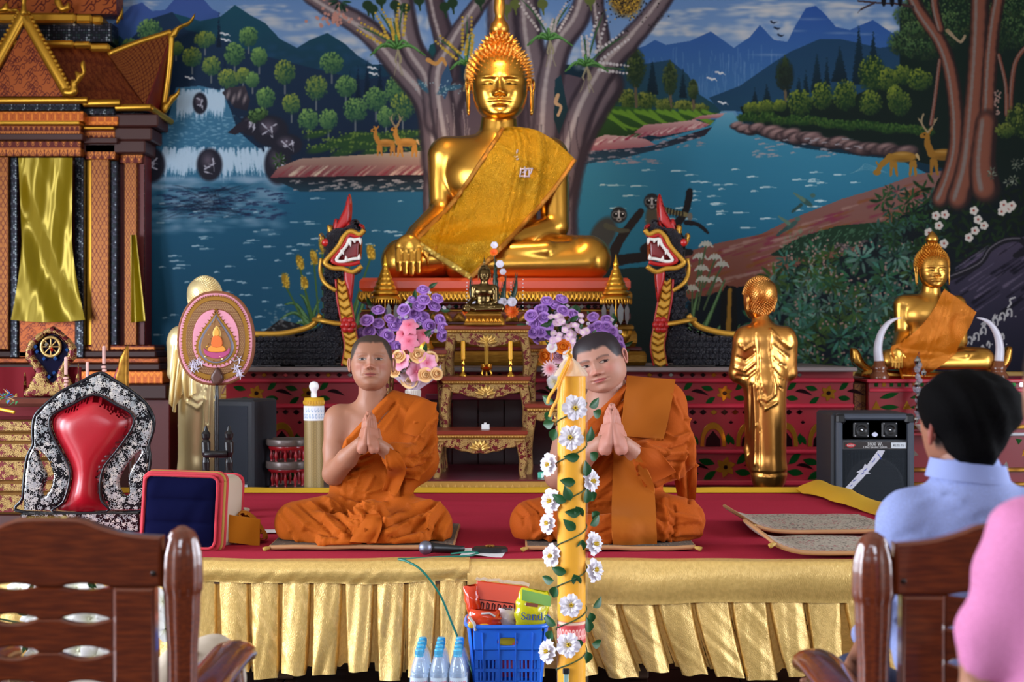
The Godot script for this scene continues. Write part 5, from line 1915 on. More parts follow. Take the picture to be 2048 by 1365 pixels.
func make_monk_stout()->void:
	var s:=6.15/F
	var o:=at(1225,1090,6.2)
	o.y=TOP+.027
	var P:=func(x,y,z):return at(x,y,6.2-z)-o
	var t:=thing("person","stout young monk leaning aside behind the yellow candle, palms together, in an orange robe","person",o,"monks seated on the platform")
	var skin:=rgb(180,130,110)
	var body:=MB.new()
	body.paint(skin)
	var f:=Field.new(P.call(1070,1000,-.24),P.call(1400,745,.42),.009)
	f.ell(P.call(1236,890,-.02),V(98,92,58)*s,.05)
	f.cap(P.call(1152,836,-.02),P.call(1318,808,-.02),34*s,34*s,.06)
	f.cap(P.call(1228,830,-.01),P.call(1212,765,.01),44*s,38*s,.06)
	f.cap(P.call(1146,846,-.01),P.call(1118,950,.08),32*s,28*s,.03)
	f.cap(P.call(1118,952,.09),P.call(1160,920,.20),28*s,24*s,.02)
	f.cap(P.call(1160,920,.20),P.call(1203,886,.285),24*s,15*s,.015)
	f.cap(P.call(1290,925,.2),P.call(1248,888,.285),22*s,15*s,.015)
	f.ell(P.call(1176,880,.09),V(34,30,20)*s,.04)
	f.into(body)
	var x:=Transform3D(Basis.from_euler(V(.04,-.30,.0)),Vector3.ZERO)
	x=Transform3D(Basis(V(0,0,1),.30),P.call(1199,724,.05))*x
	body.x=x*Transform3D(Basis.from_scale(Vector3.ONE*119.*s),Vector3.ZERO)
	head_into(body,{"wide":1.26,"jaw":1.22,"nose":.92,"shade":skin_of(skin,{"lip":rgb(176,84,84),"brow":rgb(64,44,40),"hair":rgb(30,26,28),"red":rgb(198,120,106),"top":.23,"temple":.2,"cover":.93,"open":.019,"gaze":.018,"brow_cover":.6}),"more":[[-.2,-.16,.09,.12,.03],[.2,-.16,.09,.12,.03],[-.05,-.14,.04,.035,.015],[.05,-.14,.04,.035,.015],[.0,-.27,.07,.03,.012],[-.13,.035,.06,.02,.010],[.13,.035,.06,.02,.010]]})
	body.paint(skin.lerp(rgb(196,116,104),.5))
	for e in [-1.,1.]:ear_into(body,e,-.02,.25,.0,.40)
	body.x=Transform3D.IDENTITY
	body.paint(skin.lerp(rgb(206,130,118),.4))
	var w:=Transform3D(Basis.from_euler(V(-.26,.0,.0)),P.call(1225,862,.292))
	hand_into(body,w*Transform3D(Basis.from_euler(V(0,.40,-.16)),V(-.004,0,0)),1.,1.12)
	hand_into(body,w*Transform3D(Basis.from_euler(V(0,-.50,.18)),V(.004,0,0)),-1.,1.12)
	part("body",body,flesh("skin of the stout monk"),t)
	var r:=Field.new(P.call(1005,1102,-.30),P.call(1420,745,.48),.0088)
	r.ell(P.call(1240,895,-.02),V(105,98,65)*s,.05)
	r.ell(P.call(1226,985,-.01),V(100,84,76)*s,.06)
	r.ell(P.call(1220,1040,-.05),V(120,60,84)*s,.05)
	r.cap(P.call(1152,836,-.02),P.call(1318,808,-.02),40*s,40*s,.06)
	r.cap(P.call(1228,830,-.01),P.call(1212,780,.01),50*s,44*s,.06)
	r.ell(P.call(1176,880,.09),V(40,36,25)*s,.04)
	r.cap(P.call(1270,790,-.03),P.call(1324,802,-.03),30*s,40*s,.04)
	r.cap(P.call(1330,815,-.02),P.call(1345,905,.06),44*s,42*s,.04)
	r.cap(P.call(1345,908,.07),P.call(1282,912,.20),38*s,30*s,.03)
	r.cap(P.call(1350,930,.02),P.call(1292,962,.14),30*s,14*s,.04)
	r.cap(P.call(1356,870,-.10),P.call(1376,1000,-.12),26*s,20*s,.03)
	r.cap(P.call(1190,1030,.05),P.call(1066,1046,.18),56*s,46*s,.05)
	r.cap(P.call(1270,1030,.05),P.call(1362,1044,.18),56*s,48*s,.05)
	r.cap(P.call(1362,1056,.22),P.call(1190,1066,.34),36*s,28*s,.03)
	r.cap(P.call(1066,1056,.22),P.call(1250,1062,.34),36*s,26*s,.03)
	r.cut(V(-.70,.714,.0),V(-.70,.714,.0).dot(P.call(1246,770,0)))
	r.cut(V(0,-1,0),.0)
	var fold:=folds([
		[1250,776,1215,815,1175,862,1150,900,5,5],[1252,795,1216,838,1180,885,3,-5],[1246,812,1210,860,1176,905,4,5],[1240,835,1206,882,1172,925,3,-5],[1232,860,1200,905,1160,950,4,4],
		[1225,905,1190,950,1140,985,4,4],[1222,930,1180,975,1120,1010,3,-5],[1225,960,1180,995,1110,1030,5,5],[1220,985,1170,1015,1110,1050,3,-4],
		[1340,790,1372,840,1380,890,5,7],[1352,800,1378,860,1376,905,3,-6],[1326,868,1350,880,1374,868,4,6],[1300,884,1340,894,1376,884,3,-6],[1290,892,1330,908,1372,905,5,7],
		[1282,905,1320,928,1366,925,3,-6],[1276,922,1310,945,1350,945,5,6],[1268,900,1276,940,1290,972,4,8],[1284,915,1296,950,1300,970,3,-6],[1376,900,1352,945,1310,970,5,7],
		[1384,860,1386,930,1388,1000,4,7],[1374,900,1376,960,1378,1005,3,-7],
		[1040,1010,1060,1030,1066,1060,3,4],[1054,1004,1076,1022,1088,1050,2.5,-4],[1030,1020,1046,1034,1048,1050,2.5,-4],[1070,1075,1090,1060,1100,1080,4,6],[1084,1082,1100,1070,1112,1084,3,-6],
		[1110,1005,1150,1000,1220,1002,4,5],[1150,1020,1190,1012,1222,1016,3,-5],[1180,1060,1200,1040,1222,1030,5,5],[1170,1078,1200,1066,1222,1058,3,-5],[1120,1084,1170,1086,1220,1084,4,5],
		[1316,1010,1350,1030,1396,1040,5,5],[1310,1030,1350,1052,1400,1050,3,-6],[1312,1050,1350,1068,1394,1066,5,6],[1330,1000,1336,1040,1326,1080,4,6],[1350,1010,1352,1050,1344,1084,3,-6],[1320,1060,1340,1080,1380,1084,4,6],[1400,1020,1408,1040,1398,1070,3,5]],o)
	var rob:=MB.new()
	r.into(rob,null,fold)
	part("robe",rob,robe_cloth("orange robe of the stout monk",rgb(178,80,10)),t)
	var fc:=robe_cloth("folded ochre cloth",rgb(172,92,18))
	var q:=lay(r,o,[1254,752,1248,800,1244,842,1240,872],[1351,760,1344,800,1336,840,1326,880],26,30,.010,40)
	part("shoulder_panel",cloth_of(q,26,30,func(u,v):return .004*wave(u*3.+v*2.,3.)+.004*v,.010),fc,t)
	q=lay(r,o,[1228,884,1226,940,1224,1000,1223,1050,1226,1096],[1270,896,1304,960,1310,1000,1312,1050,1314,1094],26,56,.012,60)
	part("hanging_strip",cloth_of(q,26,56,func(u,v):return .010*wave(u*3.+v*4.,7.)*v+.006*wave(u*5.-v*9.,2.)*sin(PI*v),.009),fc,t)
	q=lay(r,o,[1258,892,1272,930,1288,974],[1316,900,1340,930,1352,944],16,18,.010,14)
	part("sleeve_flap",cloth_of(q,16,18,func(u,v):return .010*wave(u*2.+v*2.,5.)+.006*v,.006),mats["orange robe of the stout monk"],t)
# ---- the other golden figures
func make_small_buddha()->void:
	var d:=sitting_body()
	var k:=.472
	var o:=at(1860,745,9.5)
	var t:=thing("buddha_statue","smaller golden seated Buddha in an orange sash between two white tusks on the right","statue",o)
	var g:=mat("antique gold",rgb(214,158,74),.33,1.,{"vertex_color_use_as_albedo":true})
	for e in [["body",d.body,g],["hair_cap",d.cap,gold("hair gold",rgb(206,140,54),.4)],["hair_curls",d.curls,gold("hair gold",rgb(206,140,54),.4)]]:
		var p:=part(e[0],e[1],e[2],t,V(0,.02,0),"",e[0]=="hair_curls")
		p.scale=Vector3.ONE*k
	var b:=MB.new()
	b.lathe([Vector2(0,0),Vector2(.036,.005),Vector2(.044,.03),Vector2(.03,.055),Vector2(.012,.075),Vector2(0,.085)],18,V(.017,.862,-.01))
	part("finial",b,g,t)
	b=MB.new()
	b.slab(smooth_line(outline([1735,756,1740,738,1790,742,1860,746,1930,742,1985,738,1990,756],1860,745,9.5),4),-.12,.10,.02)
	part("seat",b,g,t)
	for e in [[1700,700,1705,730,1740,752,1762,752,1752,740,1730,725,1716,700,1706,696],[2024,700,2018,730,1990,752,1966,752,1976,740,1998,725,2010,696,2020,693]]:
		b=MB.new()
		puff(b,[smooth_line(outline(e,1860,745,9.5),3)],.05,.035,.008)
		part("seat_wing",b,g,t)
	var conv:=func(p):
		var q:=[]
		for e in p.size()/2:q.append_array([990+(p[e*2]-1860)/.512,562-(748-p[e*2+1])/.512])
		return q
	var nu:=36
	var nv:=66
	var q:=drape(d.f,conv.call([1884,588,1862,622,1836,660,1800,690,1766,704,1772,730,1798,772]),conv.call([1952,634,1934,664,1905,700,1876,728,1850,746,1836,760,1826,772]),nu,nv,d.s,990,562,.02,40)
	var wr:=func(u,v):
		return .05*wave(u*4.+v*3.+wave(v*6.,3.),5.)*(.3+v)+.02*absf(wave(u*8.-v*7.,8.))+.01
	var cl:=satin("orange sash satin",rgb(214,122,14),.3,.5)
	relief(cl,noise_tex(.12,52,256,FastNoiseLite.TYPE_SIMPLEX_SMOOTH,3),.3)
	var sash:=thing("sash","orange gold satin sash draped over the smaller seated Buddha on the right","cloth",o)
	var c:=part("cloth",cloth_of(q,nu,nv,wr,.008,Vector2(2,4)),cl,sash,V(0,.02,0))
	c.scale=Vector3.ONE*k
func make_bronze_buddha()->void:
	var d:=sitting_body()
	var t:=thing("buddha_figure","small dark bronze seated Buddha figure on a gilt pedestal on the top altar table","statue",at(967,650,8.75))
	var g:=mat("dark bronze",rgb(112,92,58),.2,1.,{"vertex_color_use_as_albedo":true})
	var k:=.163
	for e in [["body",d.body],["hair_cap",d.cap],["hair_curls",d.curls]]:
		var p:=part(e[0],e[1],g,t,V(0,.078,0),"",e[0]=="hair_curls")
		p.scale=Vector3.ONE*k
	var b:=MB.new()
	b.lathe([Vector2(.006,.0),Vector2(.009,.008),Vector2(.003,.03),Vector2(0,.06)],10,V(.005,.375,0))
	part("finial",b,g,t)
	b=MB.new()
	ring_of(b,.20,.11,[[.016,.0],[.016,.012],[.004,.02],[.0,.036],[.006,.05],[.010,.056],[.010,.066],[.0,.07],[-.004,.078]])
	part("pedestal",b,old_gilt(),t)
	var pm:=petal_mesh(.024,.026,.008)
	for e in 9:place("lotus_petal",pm,gilt(),t,V(-.1+.025*e,.016,.060))
func standing_figure(flip:bool,g:Material,t:Node3D)->void:
	var s:=8.8/F
	var P:=func(x,y,z):return V((x-1530.)*s,(1000.-y)*s,z)
	var f:=Field.new(P.call(1450,1004,-.28),P.call(1605,630,.22),.009)
	f.ell(P.call(1528,722,-.01),V(52,72,34)*s,.05)
	f.cap(P.call(1494,676,.0),P.call(1568,676,.0),26*s,24*s,.05)
	f.cap(P.call(1528,670,-.02),P.call(1522,628,-.04),21*s,16*s,.05)
	f.cap(P.call(1490,690,.0),P.call(1480,745,-.03),25*s,20*s,.03)
	f.cap(P.call(1480,748,-.04),P.call(1500,740,-.2),19*s,12*s,.03)
	f.cap(P.call(1574,690,.0),P.call(1580,745,-.02),21*s,15*s,.03)
	f.cap(P.call(1580,748,-.03),P.call(1560,740,-.2),14*s,11*s,.03)
	f.cap(P.call(1530,770,-.01),P.call(1537,930,-.01),42*s,35*s,.05)
	f.cap(P.call(1534,930,-.01),P.call(1538,946,-.01),36*s,37*s,.02)
	f.cap(P.call(1506,770,-.05),P.call(1500,900,-.06),12*s,8*s,.03)
	f.cap(P.call(1500,900,-.06),P.call(1506,930,-.05),9*s,12*s,.02)
	f.cap(P.call(1538,945,-.01),P.call(1538,958,-.01),33*s,33*s,.01)
	f.cap(P.call(1519,950,-.02),P.call(1519,1000,-.02),11*s,10*s,.01)
	f.cap(P.call(1549,950,-.02),P.call(1549,1000,-.02),11*s,10*s,.01)
	var fold:=folds([[1508,650,1512,700,1514,760,1520,796,1534,802,1550,790,1552,770,1545,740,1541,700,1540,660,2.4,3],[1514,668,1518,720,1520,770,1530,790,2,-3],[1546,745,1550,770,1546,790,2.4,3],[1518,800,1532,818,1552,806,3,4],[1545,690,1560,702,1576,715,2,-3],[1542,660,1562,682,1580,695,2.5,3],[1545,715,1560,728,1570,734,2.5,-3],[1546,740,1558,754,1566,758,2.5,3],[1550,760,1560,776,1564,780,2.5,-3],
		[1480,690,1490,700,1506,690,2.5,3],[1474,715,1490,722,1508,708,2.5,-3],[1470,735,1490,742,1510,726,2.5,3],[1474,752,1494,756,1512,742,2.5,-3],[1508,770,1512,850,1510,930,3,4],[1500,770,1500,850,1498,910,2,-4],[1516,780,1519,860,1518,940,2,-3],[1570,760,1572,850,1572,940,3,2],[1502,946,1540,950,1574,946,2,-5]],at(1530,1000,8.8),.7)
	var q:=MB.new()
	f.into(q,null,fold)
	var body:=MB.new()
	if flip:body.x=Transform3D(Basis.from_scale(V(-1,1,1)),Vector3.ZERO)
	body.paint(Color.WHITE)
	q.c.fill(Color.WHITE)
	body.add(q)
	body.outward(0)
	var head:=MB.new()
	head.x=Transform3D(Basis(Vector3.UP,PI+.55),P.call(1521,598,-.03))*Transform3D(Basis.from_scale(Vector3.ONE*84.*s),Vector3.ZERO)
	head_into(head,{"wide":1.16,"nu":80,"nv":70})
	head.paint(Color.WHITE)
	for e in [-1.,1.]:ear_into(head,e,-.05,.28,.35,.37)
	if flip:
		for e in head.v.size():head.v[e].x=-head.v[e].x
		head.outward(0)
	body.add(head) if not flip else body_add_plain(body,head)
	part("body",body,g,t)
	var cu:=MB.new()
	var hc:Vector3=P.call(1521,596,-.03)
	var hr:=V(33,40,36)*s
	curls_into(cu,hc+V(0,3*s,.0),hr,900,.0072,func(p):return p.y>hc.y-.105+(.16 if p.z<hc.z-.03 else .0) and not (p.x<hc.x-.07 and p.y<hc.y+.02),1.1)
	if flip:
		for e in cu.v.size():cu.v[e].x=-cu.v[e].x
		cu.outward(0)
	part("hair_curls",cu,g,t,Vector3.ZERO,"",true)
	var b:=MB.new()
	ring_of(b,.30,.24,[[.03,-.375],[.03,-.33],[.0,-.30],[.0,-.05],[.025,-.03],[.025,.0]],P.call(1535,1000,-.02)*V(-1 if flip else 1,1,1))
	part("pedestal",b,old_gilt(),t)
func body_add_plain(body:MB,o:MB)->void:
	var was:=body.x
	body.x=Transform3D.IDENTITY
	body.add(o)
	body.x=was
func make_disciples()->void:
	var t:=thing("disciple_statue","standing golden monk statue seen from behind, right of the platform, before the dark leaves","statue",at(1530,1000,8.8))
	standing_figure(false,mat("copper gold",rgb(224,158,82),.3,1.,{"vertex_color_use_as_albedo":true}),t)
	t=thing("disciple_statue","golden standing monk statue from behind, coloured pale for bright light, half hidden by oval fan","statue",at(399,1000,8.8))
	var g:=mat("pale gold",rgb(252,230,172),.36,.6,{"vertex_color_use_as_albedo":true})  # paler than its twin: strong light on this statue put into the colour
	standing_figure(true,g,t)
	var b:=MB.new()
	var s:=8.8/F
	b.sheet(16,40,func(u,v):
		var px:=lerpf(-46-4*v,-14-12*v,u)
		return V((px+4.*sin(u*9.)*v)*s,(1000-lerpf(690,806+18*sin(u*5.),v))*s,.115+.022*sin(u*13.+v*2.)*(.3+v)),.006)
	b.sheet(10,30,func(u,v):
		var px=lerpf(-30,-8,u)+10*v
		return V(px*s,(1000-lerpf(700,800-16*u,v))*s,.135+.016*sin(u*8.+v*3.)*(.3+v)),.006)
	part("sleeve_folds",b,g,t)
# ---- the two naga serpents on the ledge, heads towards the great statue
func make_nagas()->void:
	naga(false,"black and gold naga serpent with open jaws and red crest, left of the lotus base")
	naga(true,"black and gold naga serpent with open jaws and red crest, right of the lotus base")
func naga(flip:bool,label:String)->void:
	var d:=9.38
	var t:=thing("naga",label,"statue",at(1418 if flip else 600,738,d),"naga serpents on the ledge")
	t.position.y=EYE-(735-682.5)*9.17/F+.004
	var s:=d/F
	var fx:=-1. if flip else 1.
	var O:=func(p):return outline(p,600,738,d,flip)
	var Q:=func(x,y,z):return V((x-600.)*s*fx,(738.-y)*s,z)
	var black:=mat("naga black",rgb(42,42,50),.26)
	if not black.heightmap_enabled:relief(black,noise_tex(.14,71,256,FastNoiseLite.TYPE_CELLULAR,1),2.2,4.)
	var gd:=mat("naga gold",rgb(204,152,54),.42,.55)
	var red:=mat("naga red",rgb(172,26,26),.35)
	var white:=mat("naga white",rgb(226,222,214),.35)
	var b:=MB.new()
	puff(b,[smooth_line(O.call([648,505,646,560,644,600,646,640,634,658,600,668,505,676,505,738,694,738,702,700,694,650,688,600,684,556,676,520]),3)],.14,.09,.012,-.06)
	part("body",b,black,t)
	b=MB.new()
	for q in [[512,684,684,12,4],[652,532,682,10,13]]:
		for r in q[4]+1:
			for c in 30:
				var px:float=q[0]+c*13.+(6.5 if r%2 else .0)
				if px>q[2]-(6 if q[4]==4 else 0):break
				var e:=Q.call(px,(684. if q[4]==4 else 536.)+r*11.5,.074 if q[4]==4 else .064)
				b.ball(e,V(.027,.021,.022),8,6)
	part("scales",b,black,t,Vector3.ZERO,"",true)
	b=MB.new()
	puff(b,[smooth_line(O.call([650,520,648,496,654,474,668,460,694,456,704,446,717,446,724,460,732,464,728,476,700,474,690,492,676,520,664,532,690,546,724,546,712,556,680,560,654,545]),3)],.10,.05,.009,.02)
	part("head",b,black,t)
	b=MB.new()
	puff(b,[O.call([726,486,700,486,670,530,700,534,724,526])],.07,.03,.009,.03)
	part("mouth",b,mat("naga mouth",rgb(120,12,16),.3),t)
	for e in [["lip",gd,[732,468,722,476,711,472,700,471,690,484,682,496,672,512,658,524,655,534,668,542,690,545,708,550,728,540],.016,.125],["gum",red,[728,478,714,481,703,478,695,490,682,512,668,527,676,534,700,537,724,532],.013,.122],["teeth",white,[725,486,712,488,703,487,697,498,688,512,676,528,690,531,708,526,724,525],.011,.128]]:
		b=MB.new()
		var p:=[]
		for k in e[2].size()/2:p.append(Q.call(e[2][k*2]+(1.5 if k%2 else .0),e[2][k*2+1]+(1.5 if k%2 and e[0]=="lip" else .0),e[4]))
		b.tube(path3(p,4),e[3],8)
		part(e[0],b,e[1],t)
	for e in [[703,488,706,502],[724,486,726,498],[688,508,692,518],[698,530,696,519],[722,526,723,516],[713,488,714,495]]:
		b=MB.new()
		b.tube([Q.call(e[0],e[1],.13),Q.call((e[0]+e[2])/2.,(e[1]+e[3])/2.,.132),Q.call(e[2],e[3],.132)],[.014,.010,.001],7)
		part("fang",b,white,t)
	b=MB.new()
	puff(b,[smooth_line(O.call([692,548,711,550,710,585,706,612,700,592,693,572]),3)],.03,.02,.007,.10)
	part("tongue",b,red,t)
	for e in [[[670,482,668,466,678,448,690,425,697,400,702,395,706,415,704,450,694,464,682,474],"crest"],[[668,470,670,448,676,444,682,452,680,468],"crest_curl"],[[692,466,696,452,704,450,706,460,700,470],"nostril"],[[718,462,720,454,730,458,730,468],"nostril"]]:
		b=MB.new()
		puff(b,[smooth_line(O.call(e[0]),3)],.05,.03,.007,.05)
		part(e[1],b,red,t)
	for e in [[656,470,656,458,664,456,672,466,670,482,660,480],[648,500,640,486,640,474,648,474,652,490]]:
		b=MB.new()
		puff(b,[smooth_line(O.call(e),3)],.06,.025,.007,.04)
		part("ear_flame",b,gd,t)
	b=MB.new()
	b.ball(Q.call(655,493,.10),V(.026,.026,.03),14,10)
	part("eye",b,mat("red glass eye",rgb(190,10,14),.06,.0,{"clearcoat_enabled":true}),t)
	b=MB.new()
	b.tube(path3([Q.call(646,524,.07),Q.call(643,548,.06),Q.call(650,568,.09),Q.call(662,580,.10),Q.call(676,588,.10)],4),.014,7)
	part("beard_line",b,gd,t)
	b=MB.new()
	b.tube(path3([Q.call(505,674,.02),Q.call(560,674,.03),Q.call(600,666,.03),Q.call(626,656,.04),Q.call(644,636,.05)],5),.02,8)
	part("back_ridge",b,gd,t)
	b=MB.new()
	b.tube(path3([Q.call(632,645,.05),Q.call(650,648,.12),Q.call(676,653,.12),Q.call(698,655,.08)],5),.026,8,.6)
	part("collar",b,gd,t)
	# chevron scales down the chest
	var path:=PackedVector2Array([Vector2(688,566),Vector2(690,600),Vector2(697,640),Vector2(701,668),Vector2(706,700),Vector2(700,737)])
	path=smooth_line(path,6,false)
	for k in 13:
		var a:=line_at(path,k/13.)
		var e:=line_at(path,(k+.88)/13.)
		var w:=9.+3.*sin(PI*k/12.) if k<7 else 13.
		b=MB.new()
		b.slab(O.call([a.x-w,a.y-3,a.x,a.y+4,a.x+w,a.y-3,e.x+w,e.y-3,e.x,e.y+4,e.x-w,e.y-3]),.02,.105,.008)
		part("belly_scale",b,gd,t)
	b=MB.new()
	var rim:=[]
	for k in 20:rim.append(Q.call(line_at(path,k/19.).x-13,line_at(path,k/19.).y,.085))
	b.tube(rim,.008,6)
	rim=[]
	for k in 20:rim.append(Q.call(line_at(path,k/19.).x+13,line_at(path,k/19.).y,.085))
	b.tube(rim,.008,6)
	part("red_edging",b,red,t)
	b=MB.new()
	for k in 6:b.ball(Q.call(700+cos(TAU*k/6)*10,656+sin(TAU*k/6)*10,.115),V(.024,.024,.02),10,7)
	b.ball(Q.call(700,656,.13),V(.024,.024,.02),10,7)
	part("chest_flower",b,red,t)
# ---- the gilded shrine on the left
func pattern(key:String,kind:String,ground:Color,ink:Color,metal:=.55)->StandardMaterial3D:
	if mats.has(key):return mats[key]
	var n:=256
	var a:=Art.new(n,n,ground)
	match kind:
		"lattice":
			for k in range(-2,4):
				for e in [0,1]:
					a.line([k*128+e*64,0,k*128+128+e*64,128,k*128+e*64,256],8,ink,8)
					a.line([k*128+e*64,0,k*128-128+e*64,128,k*128+e*64,256],8,ink,8)
			for q in [[64,0],[64,256],[0,128],[128,128],[256,128],[192,0],[192,256]]:
				a.dab(q[0],q[1],20,20,ink,.9)
				for k in 8:a.dab(q[0]+cos(TAU*k/8)*14,q[1]+sin(TAU*k/8)*14,6,6,ground,.8)
				a.dab(q[0],q[1],6,6,ground,.8)
			for q in [[64,64],[192,64],[64,192],[192,192],[0,0],[128,0],[256,0],[0,256],[128,256],[256,256]]:a.dab(q[0],q[1],10,16,ink,.8)
		"scroll":
			for k in 26:
				var x:=a.r.randf_range(0,256)
				var y:=a.r.randf_range(0,256)
				for w in [-256,0,256]:
					for h in [-256,0,256]:
						a.curve([x+w,y+h,x+w+20,y+h-18,x+w+40,y+h-4,x+w+34,y+h+16,x+w+18,y+h+12,x+w+22,y+h],6,ink,3)
						a.curve([x+w,y+h,x+w-14,y+h+20,x+w-34,y+h+22],7,ink,2)
		"leaves":
			for k in range(-1,5):
				var x:=k*64.
				a.line([x,6,x+64,6],6,ink)
				a.curve([x+4,30,x+2,120,x+32,240],5,ink)
				a.curve([x+60,30,x+62,120,x+32,240],5,ink)
				a.poly([x,250,x,60,x+32,250],ink)
				a.poly([x+64,250,x+64,60,x+32,250],ink)
				a.curve([x+32,200,x+16,120,x+32,60,x+48,120,x+32,200],5,ink)
				a.dab(x+32,110,6,16,ink,.8)
				a.line([x+32,30,x+32,60],5,ink)
		"lotus":
			for k in range(-1,5):
				var x:=k*64.
				for e in 3:a.curve([x+6+e*8,250,x+2+e*9,110,x+32,12+e*40],5,ink,4)
				for e in 3:a.curve([x+58-e*8,250,x+62-e*9,110,x+32,12+e*40],5,ink,4)
		"mosaic":
			for y in 8:
				for x in 8:
					var q:Color=[rgb(44,44,60),rgb(150,160,165),rgb(20,24,34),rgb(30,52,50),rgb(70,70,84),rgb(18,18,28)][int(a.r.randf()*6)]
					a.poly([x*32+16,y*32+2,x*32+30,y*32+16,x*32+16,y*32+30,x*32+2,y*32+16],q)
	var m:=mat(key,Color.WHITE,.38,metal)
	m.albedo_texture=a.tex()
	m.heightmap_enabled=false
	return m
func face_uv(b:MB,w:float,h:float,i0:=0)->void:
	for k in range(i0,b.i.size(),3):
		var q:=[b.i[k],b.i[k+1],b.i[k+2]]
		var n:=(b.v[q[1]]-b.v[q[0]]).cross(b.v[q[2]]-b.v[q[0]]).abs()
		for e in q:b.t[e]=Vector2((b.v[e].z if n.x>n.z and n.x>n.y else b.v[e].x)/w,-(b.v[e].y if n.y<=maxf(n.x,n.z) else b.v[e].z)/h)
func make_pavilion()->void:
	var d:=11.1
	var t:=thing("shrine_pavilion","tall gilded red shrine pavilion with gabled roofs and patterned pillars at the left edge","pavilion")
	var gold_ink:=rgb(152,92,36)
	var red_ink:=rgb(84,18,10)
	var lat:=pattern("gold lattice","lattice",gold_ink,red_ink)
	var scr:=pattern("gold scroll","scroll",rgb(164,82,32),red_ink)
	var roofp:=pattern("roof scroll","scroll",rgb(128,62,26),rgb(84,20,12))
	var rooflat:=pattern("roof lattice","lattice",rgb(140,78,32),rgb(84,20,12))
	var lea:=pattern("gold leaves","leaves",rgb(186,110,44),red_ink)
	var lot:=pattern("gold lotus","lotus",rgb(214,122,40),rgb(140,40,16))
	var mos:=pattern("mirror mosaic","mosaic",rgb(20,20,28),Color.WHITE,.7)
	var gd:=mat("shrine gold",rgb(204,152,52),.34,.85)
	var red:=mat("shrine red",rgb(104,22,20),.45)
	var dark:=mat("shrine brown",rgb(70,30,24),.5)
	var wx:=func(px):return (px-1024.)*d/F
	var wy:=func(py):return EYE-(py-682.5)*d/F
	# blocks: x0, x1, y0, y1 (pixels), front distance behind the foremost face, material, name, pattern width, height
	for q in [
		[-60,160,207,222,.00,mos,"mosaic_band",.10,.10],[150,222,212,226,.10,mos,"mosaic_band",.10,.10],[210,275,216,228,.20,mos,"mosaic_band",.10,.10],
		[-60,166,222,243,.01,lot,"lotus_row",.24,.075],[160,228,228,247,.11,lot,"lotus_row",.24,.07],[222,280,234,253,.21,lot,"lotus_row",.24,.07],
		[-60,160,243,250,-.02,gd,"gilt_fillet",1,1],[160,222,250,256,.08,gd,"gilt_fillet",1,1],[222,273,256,261,.18,gd,"gilt_fillet",1,1],
		[-60,159,250,268,.02,lea,"leaf_band",.16,.065],[160,221,256,272,.12,lea,"leaf_band",.16,.06],[222,271,261,276,.22,lea,"leaf_band",.16,.055],
		[-60,166,268,281,-.02,dark,"cornice",1,1],[160,228,272,284,.08,dark,"cornice",1,1],[222,276,276,288,.18,dark,"cornice",1,1],
		[-60,159,281,312,.03,lea,"leaf_band",.24,.11],[160,221,284,315,.13,lea,"leaf_band",.24,.11],[222,270,288,320,.23,lea,"leaf_band",.24,.11],
		[-60,12,312,700,.05,lat,"pillar",.14,.28],[12,27,312,716,.09,mos,"mosaic_strip",.10,.10],[142,160,312,716,.09,mos,"mosaic_strip",.10,.10],
		[160,172,314,716,.17,gd,"gilt_post",1,1],[172,208,314,716,.13,lat,"pillar",.125,.25],[208,222,316,716,.17,mos,"mosaic_strip",.10,.10],
		[222,232,318,716,.27,gd,"gilt_post",1,1],[232,258,318,716,.23,lat,"pillar",.09,.18],[258,272,320,716,.27,mos,"mosaic_strip",.10,.10],
		[27,142,640,716,.12,scr,"dado_panel",.2,.2]]:
		var b:=MB.new()
		var x0:float=wx.call(q[0])
		var x1:float=wx.call(q[1])
		var ya:float=wy.call(q[2])
		var yb:float=wy.call(q[3])
		var z:float=-d-q[4]
		b.box(V((x0+x1)/2,(ya+yb)/2,(z-11.58)/2),V(x1-x0,ya-yb,z+11.58),.006)
		if q[7]<1:face_uv(b,q[7],q[8])
		part(q[6],b,q[5],t)
	var b:=MB.new()
	b.box(V((wx.call(-60)+wx.call(273))/2,(wy.call(300)+wy.call(740))/2,-11.47),V(wx.call(273)-wx.call(-60),wy.call(300)-wy.call(740),.2),.01)
	part("red_wall",b,red,t)
	for q in [[222,340,.20,290],[250,330,.22,286],[276,318,.24,282]]:
		b=MB.new()
		b.box(V((wx.call(-60)+wx.call(q[3]))/2,wy.call((q[0]+q[0]+26)/2.),-11.40),V(wx.call(q[3])-wx.call(-60)+(.14 if q[0]==222 else .07 if q[0]==250 else .0),.105,.34),.012)
		part("side_cornice",b,dark,t)
	for q in [[690,702,.0,lea],[702,716,-.04,dark],[716,728,-.02,scr],[728,742,-.06,dark],[742,770,-.02,lot],[770,800,-.08,dark],[800,1110,.0,red]]:
		b=MB.new()
		var right:float=300+(q[0]-690)*.35 if q[0]<800 else 330.
		b.box(V((wx.call(-60)+wx.call(right))/2,(wy.call(q[0])+maxf(wy.call(q[1]),.01))/2,(-d-.16+q[2]*-1.-11.58)/2),V(wx.call(right)-wx.call(-60),wy.call(q[0])-maxf(wy.call(q[1]),.01),11.58-d-.16-q[2]),.01)
		face_uv(b,.2,.1)
		part("base_moulding",b,q[3],t)
	# roof: sloping planes over the entablature
	var P:=func(px,py,zz):
		var z:float=zz*.33
		return V((px-1024.)*(d+z)/F,EYE-(py-682.5)*(d+z)/F,-d-z)
